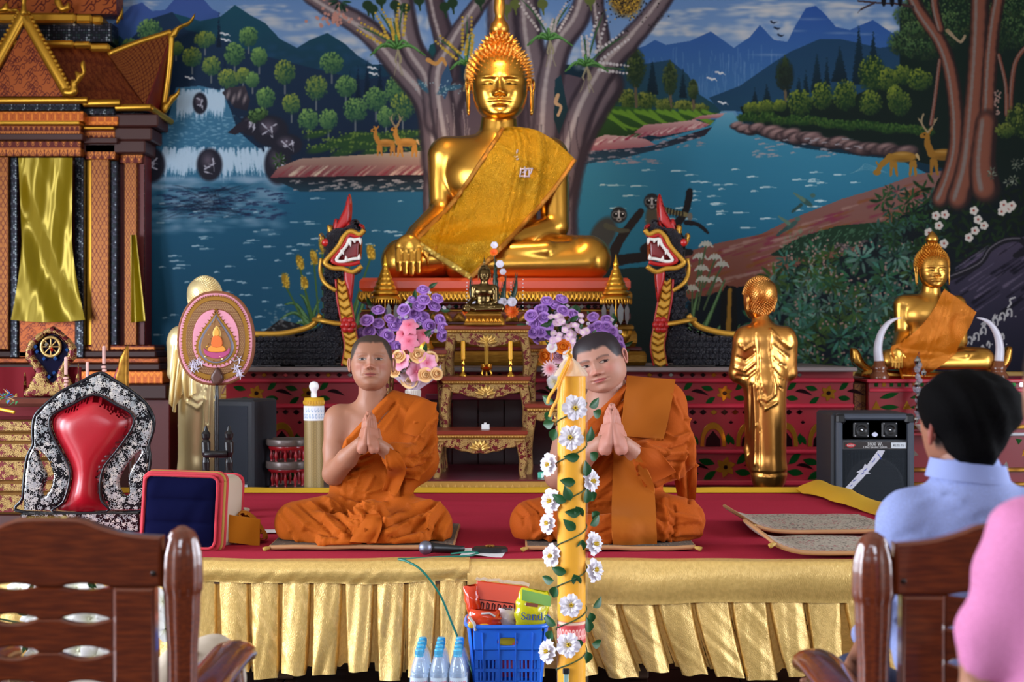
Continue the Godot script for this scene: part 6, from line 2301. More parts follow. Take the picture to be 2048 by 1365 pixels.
	for q in [[[[-60,104,.55],[100,98,.55],[176,207,.0],[-60,207,.0]],roofp,.3],[[[100,98,.55],[158,98,.62],[240,212,.10],[176,207,.0]],roofp,.3],[[[158,98,.62],[220,108,.7],[300,222,.20],[240,212,.10]],roofp,.3],[[[220,108,.7],[232,112,1.3],[345,246,1.2],[300,222,.20]],red,.3]]:
		b=MB.new()
		var c:=[]
		for e in q[0]:c.append(P.call(e[0],e[1],e[2]))
		b.sheet(6,6,func(u,v):return c[0].lerp(c[1],u).lerp(c[3].lerp(c[2],u),v)+V(0,-.03*sin(PI*v),0),.02,Vector2(3,2))
		part("roof_slope",b,q[1],t)
	for q in [[-60,175,194,208,.0],[168,240,199,214,.10],[232,302,208,222,.20]]:
		b=MB.new()
		var p:=[P.call(q[0],(q[2]+q[3])/2.,q[4]-.05),P.call(q[1],(q[2]+q[3])/2.,q[4]-.05)]
		b.tube(p,(q[3]-q[2])/2.*d/F,10)
		part("eave_rail",b,gd,t)
	b=MB.new()
	b.tube([P.call(302,216,.15),P.call(342,244,1.2)],.026,10)
	part("eave_rail",b,gd,t)
	for q in [[-60,152,82,96,.5],[148,184,84,97,.54],[180,222,88,104,.6],[-60,155,27,47,.55],[152,186,29,48,.6],[184,207,32,50,.66]]:
		b=MB.new()
		b.box((P.call(q[0],q[2],q[4])+P.call(q[1],q[3],q[4]))/2+V(0,0,-.06),V((q[1]-q[0])*d/F,(q[3]-q[2])*d/F,.2),.018)
		part("upper_moulding",b,gd,t)
	b=MB.new()
	b.box((P.call(-60,46,.7)+P.call(226,84,.7))/2+V(0,0,-.1),V(286*d/F,38*d/F,.2),.0)
	face_uv(b,.16,.16)
	part("upper_mosaic",b,mos,t)
	b=MB.new()
	b.box((P.call(-60,-160,.8)+P.call(236,30,.8))/2+V(0,0,-.1),V(296*d/F,190*d/F,.2),.0)
	face_uv(b,.4,.4)
	part("upper_storey",b,scr,t)
	var horn:=func(called,pts,half,mt,z):
		var m:=MB.new()
		puff(m,[smooth_line(outline(pts,1024,682.5,d+z),3)],half,half*.9,.009,-d-z)
		for e in m.v.size():m.v[e].y+=EYE
		part(called,m,mt,t)
	# front gable
	b=MB.new()
	b.slab(outline([47,44,124,190,-30,190],1024,682.5,d-.1),-d-.2,-d+.04)
	for e in b.v.size():b.v[e].y+=EYE
	face_uv(b,.22,.28)
	part("gable_panel",b,scr,t)
	for q in [[47,30,136,188],[47,30,-42,188]]:
		b=MB.new()
		var e0:Vector3=P.call(q[0],q[1],-.14)
		var e1:Vector3=P.call(q[2],q[3],-.14)
		b.tube([e0,e1],.03,8,1.5)
		part("gable_frame",b,gd,t)
		b=MB.new()
		for k in 18:
			var m:=e0.lerp(e1,(k+.5)/18.)
			b.box(m+V(.03*signf(q[2]-q[0]),.03,0),V(.03,.03,.05),.008)
		part("gable_teeth",b,gd,t,Vector3.ZERO,"",true)
	horn.call("naga_tail",[126,190,128,176,140,178,142,160,152,158,150,142,164,146,160,130,168,120,172,138,170,150,160,164,154,172,156,184,146,193],.03,gd,-.12)
	horn.call("roof_finial",[40,30,44,10,40,-14,46,-40,54,-14,52,10,55,30],.035,gd,-.14)
	horn.call("roof_flame",[-30,26,-10,8,0,18,14,4,20,18,34,16,40,26,20,24],.03,gd,.1)
	horn.call("roof_flame",[108,2,120,-4,128,12,138,4,140,18,130,24,118,22],.03,gd,.14)
	# side gable, seen from the front: its roof plane, ridge, horns
	b=MB.new()
	var c:=[P.call(217,109,.62),P.call(342,66,.62),P.call(290,210,.22)]
	b.sheet(8,8,func(u,v):return c[0].lerp(c[1],u).lerp(c[0].lerp(c[2],.25+.75*u),v)+V(0,-.03*sin(PI*v)*u,0),.02,Vector2(3,2.4))
	part("gable_roof",b,rooflat,t)
	b=MB.new()
	b.sheet(4,6,func(u,v):return P.call(342,70,.62).lerp(P.call(lerpf(290,326,u),lerpf(208,228,u),lerpf(.22,1.1,u)),v),.03)
	part("gable_panel",b,red,t)
	for q in [[[217,108,.62],[280,84,.62],[343,64,.62],.026],[[343,68,.6],[338,140,.7],[326,224,.9],.026]]:
		b=MB.new()
		b.tube(path3([P.call(q[0][0],q[0][1],q[0][2]),P.call(q[1][0],q[1][1],q[1][2]),P.call(q[2][0],q[2][1],q[2][2])],5),q[3],8)
		part("gable_ridge",b,gd,t)
	horn.call("roof_horn",[342,76,343,62,356,52,370,46,380,40,391,25,388,38,376,52,368,54,358,62,352,74],.03,gd,.2)
	horn.call("naga_tail",[322,222,326,206,336,204,340,192,352,186,360,174,358,190,346,206,340,214,332,227],.03,gd,.26)
	horn.call("roof_horn",[232,50,234,36,240,28,245,14,246,28,240,42],.03,gd,.3)
	# the curtains in its doorways
	var yel:=satin("lime satin",rgb(168,144,10),.3,.4)
	var o:=thing("curtain","long shiny yellow satin curtain hanging in the shrine doorway","curtain")
	b=MB.new()
	b.sheet(60,70,func(u,v):
		var wide:=lerpf(108,100,v*2.) if v<.5 else lerpf(100,148,pow((v-.5)*2.,1.5))
		var mid:=lerpf(91,96,v)
		var px=mid+(u-.5)*wide
		var py:=lerpf(316,640+5*sin(PI*u),v)
		var z:=-.02+.05*wave(u*2.6+v*1.4+3.,1.)+.03*wave(u*3.-v*3.5,5.)+.014*wave(u*9.+v*3.,9.)
		return P.call(px,py,.02-z*2.7),.004)
	part("cloth",b,yel,o)
	o=thing("curtain","narrow edge of a second yellow satin curtain showing behind the shrine pillar","curtain")
	b=MB.new()
	b.sheet(12,40,func(u,v):return P.call(lerpf(262,272+19*v,u),lerpf(470,646-4*u,v),.60+.1*sin(u*5.)),.004)
	part("cloth",b,yel,o)
# ---- the set of carved altar tables and what stands on them
func carved()->StandardMaterial3D:
	if mats.has("carved gilding"):return mats["carved gilding"]
	var a:=Art.new(512,512,rgb(104,20,26))
	var h:=Art.new(512,512,rgb(40,40,40))
	for k in 150:
		var x:=a.r.randf_range(0,512)
		var y:=a.r.randf_range(0,512)
		var g:=a.r.randf()*TAU
		for w in [-512,0,512]:
			for e in [-512,0,512]:
				for s in [.0,1.1,-1.1]:
					var p:=[]
					for q in 6:
						var f:=q/5.
						var r:=44.*f
						var gg=g+s+f*1.7
						p.append_array([x+w+cos(gg)*r,y+e+sin(gg)*r])
					a.curve(p,16,rgb(128,90,44),5)
					a.curve(p,10,rgb(200,164,98),3)
					h.curve(p,20,rgb(150,150,150),5)
					h.curve(p,12,rgb(235,235,235),3)
	var m:=mat("carved gilding",Color.WHITE,.36,.35)
	m.albedo_texture=a.tex()
	m.heightmap_enabled=true
	m.heightmap_texture=h.tex()
	m.heightmap_scale=.5
	m.uv1_scale=V(4.5,4.5,1)
	return m
func altar_table(x0:float,x1:float,ya:float,yb:float,d:float,deep:float,label:String,group:="")->Node3D:
	var s:=d/F
	var cx:=(x0+x1)/2.
	var t:=thing("altar_table",label,"altar table",at(cx,yb,d),"carved gold and red altar tables")
	var w:=(x1-x0)*s
	var h:=(yb-ya)*s
	var car:=carved()
	var lac:=mat("table lacquer",rgb(122,44,26),.3)
	var lg:=mat("light gilding",rgb(206,166,88),.35,.6)
	var b:=MB.new()
	ring_of(b,w,deep,[[-.01,h-.045],[.0,h-.04],[.004,h-.028]])
	part("gilt_rim",b,lg,t)
	b=MB.new()
	ring_of(b,w,deep,[[.004,h-.028],[.014,h-.022],[.014,h-.004],[.008,h]])
	part("top",b,lac,t)
	var beads:=MB.new()
	var n:=int(w/.016)
	for k in n:beads.ball(V(-w/2+(k+.5)*w/n,h-.037,deep/2+.002),V(.006,.005,.005),6,4)
	part("bead_row",beads,lg,t,Vector3.ZERO,"",true)
	# apron with a lobed lower edge
	var low:=h-.045
	var p:=PackedVector2Array([Vector2(-w/2,low),Vector2(w/2,low),Vector2(w/2,low-.075)])
	for k in 21:
		var u:=1.-k/20.*2.
		p.append(Vector2(u*(w/2-.05),low-.045-.040*pow(cos(u*PI/2),1.5)-.008*absf(sin(u*9.))))
	p.append(Vector2(-w/2,low-.075))
	for z in [deep/2-.02,-deep/2]:
		b=MB.new()
		b.slab(p,z,z+.02,.004)
		part("apron",b,car,t)
	b=MB.new()
	for e in [-1.,1.]:b.box(V(e*(w/2-.01),low-.03,0),V(.02,.06,deep-.04))
	part("side_apron",b,car,t)
	var tall:=low-.03
	for e in [-1.,1.]:
		for z in [-1.,1.]:
			var q:=PackedVector2Array()
			var bulge:=minf(.018,tall*.06)
			for k in 13:
				var f:=k/12.
				q.append(Vector2(e*(w/2+bulge*sin(f*PI*.9)-.014*smoothstep(.55,.8,f)+.02*smoothstep(.82,1.,f)),tall*(1.-f)+.012))
			for k in 13:
				var f:=1.-k/12.
				q.append(Vector2(e*(w/2-.058+bulge*sin(f*PI*.9)-.004*smoothstep(.55,.8,f)+.012*smoothstep(.85,1.,f)+.018*f),tall*(1.-f)+.012))
			b=MB.new()
			b.slab(q,z*(deep/2-.024)-.024,z*(deep/2-.024)+.030,.006)
			var leg:=part("leg",b,car,t)
			b=MB.new()
			b.box(V(e*(w/2-.018),.006,z*(deep/2-.024)),V(.05,.012,.05),.004)
			part("foot",b,mat("red foot",rgb(150,30,44),.4),leg)
	b=MB.new()
	for k in 7:
		var g:=-PI/2+(k-3)*.42
		b.grid(5,5,func(u,v):
			var ss:float=(u-.5)*2.
			var q=Vector2(cos(-g),sin(-g))*(.012+v*.052)
			var nn:=Vector2(-q.y,q.x).normalized()*ss*.012*sin(PI*clampf(v*.85+.12,0,1))
			return V(q.x+nn.x,low-.07+q.y+nn.y,deep/2+.004+.01*(1.-ss*ss)*sin(PI*v)))
	part("carved_lotus",b,lg,t)
	return t
func make_tables()->void:
	var lac:=mat("table lacquer",rgb(122,44,26),.3)
	# grey plinth behind the platform, with the gilt foot rail of the set
	var b:=MB.new()
	b.box(V(-.375,.24,-8.62),V(2.03,.46,1.1),.01)
	var o:=part("marble_step",b,mat("grey marble",rgb(138,134,134),.35),self)
	tag(o,"grey marble step behind the platform under the carved altar tables","step")
	var t:=thing("table_plinth","low gilt and red plinth carved with leaf points under the altar tables","plinth",at(975,985,8.17))
	t.position=V(-.16,.472,-8.62)
	b=MB.new()
	b.box(V(0,.04,0),V(.86,.075,1.),.006)
	part("body",b,mats["light gilding"] if mats.has("light gilding") else mat("light gilding",rgb(206,166,88),.35,.6),t)
	b=MB.new()
	b.box(V(0,.081,0),V(.86,.008,1.),.002)
	part("top",b,mat("plum lacquer",rgb(96,26,44),.3),t)
	var lf:=leaf_tile(.05,.012,.0)
	for k in 21:place("leaf_point",lf,mat("light gilding",rgb(206,166,88),.35,.6),t,V(-.41+k*.041,.008,.502),PI/2)
	altar_table(896,1056,652,770,8.95,.34,"tallest carved gold altar table in the middle, carrying the bronze Buddha figure")
	altar_table(888,1056,752,862,8.72,.34,"middle carved gold altar table holding two candlesticks and an incense pot")
	altar_table(872,1050,858,957,8.42,.34,"lowest carved gold altar table in front, holding a small white card")
	altar_table(1060,1200,690,815,9.,.3,"tall carved altar table on the right, under the pink and orange flowers")
	altar_table(1054,1190,806,955,8.6,.3,"low carved altar table on the right, beside the mint green card box")
	altar_table(770,891,700,952,8.8,.3,"tall carved altar table on the left, half hidden by the older monk")
	# candles, incense, card
	var brass:=mat("polished brass",rgb(214,164,64),.16,1.)
	var wax:=mat("yellow wax",rgb(232,170,20),.4,.0,{"subsurf_scatter_enabled":true,"subsurf_scatter_strength":.2})
	var ytop:=EYE-(752-682.5)*8.72/F
	for x in [926,1021]:
		t=thing("candlestick","brass candlestick with a yellow candle, %s of the incense pot"%("left" if x<970 else "right"),"candlestick",V((x-1024)*8.62/F,ytop+.001,-8.62),"pair of candlesticks")
		b=MB.new()
		b.lathe([Vector2(.026,.0),Vector2(.026,.005),Vector2(.014,.016),Vector2(.007,.03),Vector2(.011,.042),Vector2(.006,.052),Vector2(.008,.066),Vector2(.013,.072),Vector2(.007,.082),Vector2(.010,.10),Vector2(.012,.104),Vector2(.0,.104)],18)
		part("stick",b,brass,t)
		b=MB.new()
		b.lathe([Vector2(.0115,.102),Vector2(.0125,.106),Vector2(.0125,.206),Vector2(.009,.212),Vector2(.0,.213)],16)
		part("candle",b,wax,t)
		b=MB.new()
		b.tube([V(0,.212,0),V(.001,.222,0)],.0015,5)
		part("wick",b,mat("wick",rgb(40,34,30),.9),t)
	t=thing("incense_pot","brass three-legged incense pot with three yellow joss sticks","incense pot",V((973-1024)*8.62/F,ytop+.001,-8.62))
	b=MB.new()
	b.lathe([Vector2(.0,.026),Vector2(.022,.03),Vector2(.036,.045),Vector2(.034,.06),Vector2(.038,.07),Vector2(.036,.073),Vector2(.03,.066),Vector2(.0,.06)],24)
	part("bowl",b,brass,t)
	for k in 3:
		b=MB.new()
		var g:=TAU*k/3+.5
		b.tube([V(cos(g)*.026,.036,sin(g)*.026),V(cos(g)*.034,.018,sin(g)*.034),V(cos(g)*.03,.002,sin(g)*.03)],[.006,.005,.007],7)
		part("leg",b,brass,t)
		b=MB.new()
		b.tube([V(-.008+.008*k,.06,.0),V(-.010+.010*k,.235,.002)],.0026,6)
		part("joss_stick",b,mat("joss stick",rgb(196,150,40),.7),t)
	b=MB.new()
	b.slab(outline([963,858,963,848,968,848,968,845,973,845,973,848,979,848,979,858],971,858,8.35),-.004,.004,.001)
	o=part("card",b,mat("white card",rgb(220,220,220),.7),self,V((971-1024)*8.36/F,EYE-(858-682.5)*8.42/F+.001,-8.36))
	tag(o,"small white notched card standing on the lowest altar table","card")
	# mint box with lettering
	var a:=Art.new(256,256,rgb(70,176,150))
	a.poly([30,20,250,20,250,170,30,150],rgb(206,232,224))
	for e in [70,140]:
		a.curve([e,60,e-22,84,e,112,e+22,84,e,60],9,rgb(50,60,80))
		a.line([e+24,40,e+24,110],8,rgb(50,60,80))
	a.line([60,140,220,140],14,rgb(226,110,140))
	a.line([60,172,210,172],22,rgb(226,150,160))
	a.line([60,220,200,220],8,Color.WHITE)
	var mm:=mat("mint print",Color.WHITE,.4)
	mm.albedo_texture=a.tex()
	b=MB.new()
	b.box(V(0,.06,0),V(.14,.12,.03),.004)
	for k in b.v.size():b.t[k]=Vector2(b.v[k].x/.14+.5,1.-b.v[k].y/.12)
	o=part("card_box",b,mm,self,at(1102,955,8.26))
	o.position.y=.472
	o.rotation=V(-.12,.1,.05)
	tag(o,"mint green printed box leaning at the right end of the plinth","box")
# ---- flowers, tiered gold ornaments, the banana-leaf cone
func rose_mesh(r:float,k:Color,heart:Color)->ArrayMesh:
	var b:=MB.new()
	for ring in [[5,.95,.45,-.12],[5,.74,.72,.22],[4,.52,.86,.5],[3,.3,.92,.8]]:
		for e in int(ring[0]):
			var g:float=TAU*e/ring[0]+ring[1]*5.
			b.grid(4,5,func(u,v):
				var s:float=(u-.5)*2.
				b.paint(heart.lerp(k,clampf(v*.9+ring[1]*.35,0,1)))
				var a:float=g+s*.85*PI/ring[0]*1.5*sqrt(sin(PI*clampf(v*.62+.2,0,1)))
				var rr:float=r*ring[1]*sin(PI*.5*minf(v*1.2+.05,1.))*(1.-ring[3]*v*v)+r*.03*s
				return V(cos(a)*rr,sin(a)*rr,r*(ring[2]*v-.3-.10*s*s*v-(.12*v*v*v if ring[3]<.3 else .0))))
	return b.mesh()
func star_mesh(n:int,r:float,wide:float,cup:float,k:Color,heart:Color)->ArrayMesh:
	var b:=MB.new()
	for e in n:
		var g:=TAU*e/n
		b.grid(3,5,func(u,v):
			var s:float=(u-.5)*2.
			var w:float=s*wide*r*sin(PI*clampf(v*.82+.14,0,1))
			b.paint(heart.lerp(k,clampf(v*1.6,0,1)))
			return V(cos(g)*r*v-sin(g)*w,sin(g)*r*v+cos(g)*w,cup*r*(v*v if cup<0 else sin(v*1.6))-.1*r*s*s))
	b.paint(heart)
	b.ball(V(0,0,.02*r),Vector3.ONE*r*.13,7,5)
	return b.mesh()
func ruffle_mesh(r:float)->ArrayMesh:
	var b:=MB.new()
	for ring in [[5,1.,.0,.25],[5,.66,.6,.6]]:
		for e in 5:
			var g:float=TAU*e/5+ring[2]
			b.paint(rgb(240,235,243))
			b.grid(8,6,func(u,v):
				var s:float=(u-.5)*2.
				var a:float=g+s*.72*sqrt(sin(PI*clampf(v*.62+.14,0,1)))
				var rr:float=r*ring[1]*v*(1.-.16*s*s+.05*sin(s*9.+e))
				return V(cos(a)*rr,sin(a)*rr,r*(ring[3]*sin(v*1.7)+.10*v*sin(s*7.+e*2.))))
	return b.mesh()
func leaf_mesh(l:float,w:float,k:Color)->ArrayMesh:
	var b:=MB.new()
	b.paint(k)
	b.grid(4,7,func(u,v):
		var s:float=(u-.5)*2.
		return V(s*w*sin(PI*pow(v,.8))*.5,v*l,absf(s)*w*.22*sin(PI*v)-l*.25*v*v))
	return b.mesh()
func bloom(called:String,m:Mesh,k:Material,t:Node3D,p:Vector3,face:Vector3,s:=1.,roll:=.0)->MeshInstance3D:
	var o:=part(called,m,k,t,p)
	var z:=face.normalized()
	var x:=Vector3.UP.cross(z).normalized() if absf(z.y)<.95 else Vector3.RIGHT
	o.basis=Basis(x,z.cross(x),z)*Basis(V(0,0,1),roll)*Basis.from_scale(Vector3.ONE*s)
	return o
func petals_mat()->StandardMaterial3D:
	return mat("silk petals",Color.WHITE,.6,.0,{"vertex_color_use_as_albedo":true,"backlight_enabled":true,"backlight":Color(.3,.3,.3)})
func leaves_mat()->StandardMaterial3D:
	return mat("silk leaves",Color.WHITE,.45,.0,{"vertex_color_use_as_albedo":true,"backlight_enabled":true,"backlight":Color(.15,.15,.15)})
func bouquet(label:String,foot:Vector3,list:Array,d:float,group:String,greens:=14)->Node3D:
	var t:=thing("flower_bouquet",label,"flowers",foot,group)
	var lm:=leaf_mesh(.075,.032,rgb(40,82,44))
	var cx:=.0
	var cy:=.0
	for q in list:
		cx+=q[0]/list.size()
		cy+=q[1]/list.size()
	var heart:Vector3=at(cx,cy,d)-foot-V(0,.04,.10)
	for q in list:
		var z:=rng.randf_range(-.05,.05)
		var p:Vector3=at(q[0],q[1],d-.02)-foot+V(0,0,z)
		bloom(q[3],q[2],petals_mat(),t,p,(p-heart).normalized()*.8+V(0,.55 if q[3]!="lily" else-.1,.65),q[4]*rng.randf_range(.9,1.1),rng.randf()*TAU)
	var st:=MB.new()
	for q in list:
		var p:Vector3=at(q[0],q[1],d)-foot+V(0,0,-.03)
		st.tube([p,p.lerp(heart,.5)+V(0,-.02,0),V(0,.16,0)],.003,5)
	part("stems",st,mat("stem green",rgb(52,84,48),.6),t)
	for k in greens:
		var q:Array=list[int(rng.randf()*list.size())]
		var p:Vector3=at(q[0]+rng.randf_range(-14,14),q[1]+rng.randf_range(-8,16),d)-foot+V(0,0,-.03)
		var o:=part("leaf",lm,leaves_mat(),t,p)
		o.basis=Basis.from_euler(V(rng.randf_range(-.3,.6),rng.randf_range(-.6,.6),rng.randf_range(-1.8,1.8)))
	return t
func make_flowers()->void:
	var purple:=rose_mesh(.042,rgb(204,152,232),rgb(172,112,214))
	var peach:=rose_mesh(.046,rgb(250,212,150),rgb(248,188,126))
	var orange:=rose_mesh(.045,rgb(244,140,24),rgb(226,90,10))
	var lily:=star_mesh(6,.062,.42,-.6,rgb(244,150,176),rgb(226,90,120))
	var pinkstar:=star_mesh(6,.058,.5,.35,rgb(248,178,206),rgb(226,110,140))
	var hyd:=star_mesh(4,.017,.75,.2,rgb(226,186,216),rgb(246,236,210))
	var mum:=star_mesh(16,.062,.16,.3,rgb(250,214,220),rgb(236,90,96))
	var white:=star_mesh(5,.045,.8,.3,rgb(240,236,240),rgb(226,210,150))
	var tiny:=star_mesh(5,.012,.5,.2,rgb(220,206,236),rgb(200,190,150))
	var brass:=gilt()
	var urn:=MB.new()
	urn.lathe([Vector2(.05,.0),Vector2(.055,.012),Vector2(.022,.035),Vector2(.02,.055),Vector2(.05,.085),Vector2(.062,.12),Vector2(.045,.15),Vector2(.05,.165),Vector2(.042,.168),Vector2(.0,.12)],22)
	var ledge:=EYE-(735-682.5)*9.17/F+.003
	var L:=[]
	for q in [[847,580],[826,598],[848,600],[875,597],[808,620],[829,628],[845,636],[868,612],[858,652],[880,640],[886,656],[820,648],[800,644],[857,658],[838,612],[884,672],[808,663]]:L.append([q[0],q[1],purple,"rose",1.])
	for q in [[815,606],[860,586],[888,616],[838,648],[872,662],[812,634]]:L.append([q[0],q[1],tiny,"small_blossom",1.2])
	var foot:=at(850,735,9.42)
	foot.y=ledge
	var t:=bouquet("purple silk rose bouquet in a gilt urn between the naga and the bronze figure",foot,L,9.42,"purple rose bouquets")
	part("urn",urn,brass,t)
	L=[]
	for q in [[756,620],[735,641],[757,647],[720,668],[738,664],[764,664],[790,684],[776,672],[788,652],[710,690],[724,690],[796,694],[780,638]]:L.append([q[0],q[1],purple,"rose",1.])
	for q in [[780,660],[800,636],[730,676],[748,682],[708,656]]:L.append([q[0],q[1],tiny,"small_blossom",1.3])
	foot=at(752,735,9.42)
	foot.y=ledge
	t=bouquet("purple silk rose bouquet in a gilt urn showing just above the older monk's head",foot,L,9.42,"purple rose bouquets")
	part("urn",urn,brass,t)
	L=[]
	for q in [[1094,602],[1124,598],[1110,610],[1082,620],[1126,622],[1062,632],[1088,636],[1070,650],[1094,654],[1082,664],[1108,640],[1066,664],[1148,630],[1098,668],[1078,676]]:L.append([q[0],q[1],purple,"rose",1.])
	for q in [[1112,626],[1136,612],[1056,646],[1140,640]]:L.append([q[0],q[1],tiny,"small_blossom",1.3])
	foot=at(1088,735,9.42)
	foot.y=ledge
	t=bouquet("purple silk rose bouquet in a gilt urn right of the bronze figure",foot,L,9.42,"purple rose bouquets")
	part("urn",urn,brass,t)
	L=[]
	for q in [[1186,634],[1214,640],[1196,654],[1212,654],[1186,660],[1228,676],[1238,694],[1222,664],[1236,682],[1200,668]]:L.append([q[0],q[1],purple,"rose",1.])
	for q in [[1232,652],[1240,664],[1176,648],[1224,640]]:L.append([q[0],q[1],tiny,"small_blossom",1.3])
	foot=at(1212,735,9.42)
	foot.y=ledge
	t=bouquet("purple silk rose bouquet in a gilt urn behind the stout monk's head",foot,L,9.42,"purple rose bouquets")
	part("urn",urn,brass,t)
	# pink hydrangea heads with orange roses and a pink daisy, on the tall right table
	L=[]
	for c in [[1128,664,26],[1108,690,20],[1158,660,22],[1144,694,20],[1118,640,14]]:
		for k in 13:L.append([c[0]+rng.randfn(0,c[2]*.5),c[1]+rng.randfn(0,c[2]*.5),hyd,"hydrangea_floret",1.3])
	L.append_array([[1126,694,orange,"orange_rose",1.],[1091,713,orange,"orange_rose",1.05],[1101,738,mum,"daisy",1.],[1116,712,rose_mesh(.045,rgb(240,196,214),rgb(220,150,180)),"pink_rose",1.],[1108,764,white,"white_blossom",1.],[1136,712,white,"white_blossom",.9],[1104,696,white,"white_blossom",.8]])
	var tabletop:=EYE-(690-682.5)*9./F+.001
	foot=V((1128-1024)*9./F,tabletop,-9.)
	t=bouquet("mixed bouquet of pink hydrangea, orange roses and a pink daisy beside the candle top",foot,L,8.84,"mixed bouquets",20)
	var vase:=MB.new()
	vase.lathe([Vector2(.035,.0),Vector2(.04,.01),Vector2(.05,.06),Vector2(.032,.11),Vector2(.04,.125),Vector2(.03,.12),Vector2(.0,.06)],20)
	part("vase",vase,mat("white vase",rgb(214,206,196),.3),t)
	# pink and peach bouquet wrapped in gauze beside the older monk
	L=[[836,711,peach,"peach_rose",1.],[817,761,peach,"peach_rose",1.15],[852,750,peach,"peach_rose",1.],[798,713,peach,"peach_rose",.9],[862,716,peach,"peach_rose",.95],[874,748,peach,"peach_rose",.9],[802,724,pinkstar,"pink_lily",1.1],[834,744,pinkstar,"pink_lily",1.15],[854,726,pinkstar,"pink_lily",1.],[818,650,lily,"lily",1.],[846,668,lily,"lily",.9],[805,668,lily,"lily",.9],[818,682,lily,"lily",1.1],[790,744,peach,"peach_rose",.7]]
	foot=V((826-1024)*8.72/F,EYE-(700-682.5)*8.8/F+.001,-8.8)
	foot=at(826,800,8.5)
	t=bouquet("pink and peach bouquet in pale gauze and a white fluted vase beside the older monk",foot,L,8.45,"mixed bouquets",16)
	var b:=MB.new()
	for k in 9:
		var g:=TAU*k/9
		b.sheet(6,6,func(u,v):
			var a:float=g+(u-.5)*.9
			var rr:float=.02+v*(.13+.03*sin(u*7.+k))
			return V(cos(a)*rr,.05+v*(.13+.03*cos(u*9.+k*2.)),sin(a)*rr*.6-.02),.002)
	part("gauze_wrap",b,mat("pale gauze",rgb(226,204,220),.6,.0,{"backlight_enabled":true,"backlight":Color(.5,.5,.5)}),t)
	b=MB.new()
	var prof:=[Vector2(.03,-.12),Vector2(.036,-.115),Vector2(.042,.03),Vector2(.045,.06),Vector2(.036,.058),Vector2(.0,.0)]
	b.lathe(prof,24)
	for k in 24:
		var g:=TAU*k/24
		b.tube([V(cos(g)*.037,-.11,sin(g)*.037),V(cos(g)*.045,.055,sin(g)*.045)],.0035,5)
	part("fluted_vase",b,mat("white vase",rgb(214,206,196),.3),t)
	t.position.y+=.0
	b=MB.new()
	b.box(V(0,(foot.y-.12+.47)/2,0),V(.16,foot.y-.12-.47,.16),.01)
	var st:=part("flower_stand",b,mat("table lacquer",rgb(122,44,26),.3),self,V(foot.x,0,foot.z))
	tag(st,"dark red flower stand hidden behind the older monk, under the gauze bouquet","stand")
	ornaments(ledge)
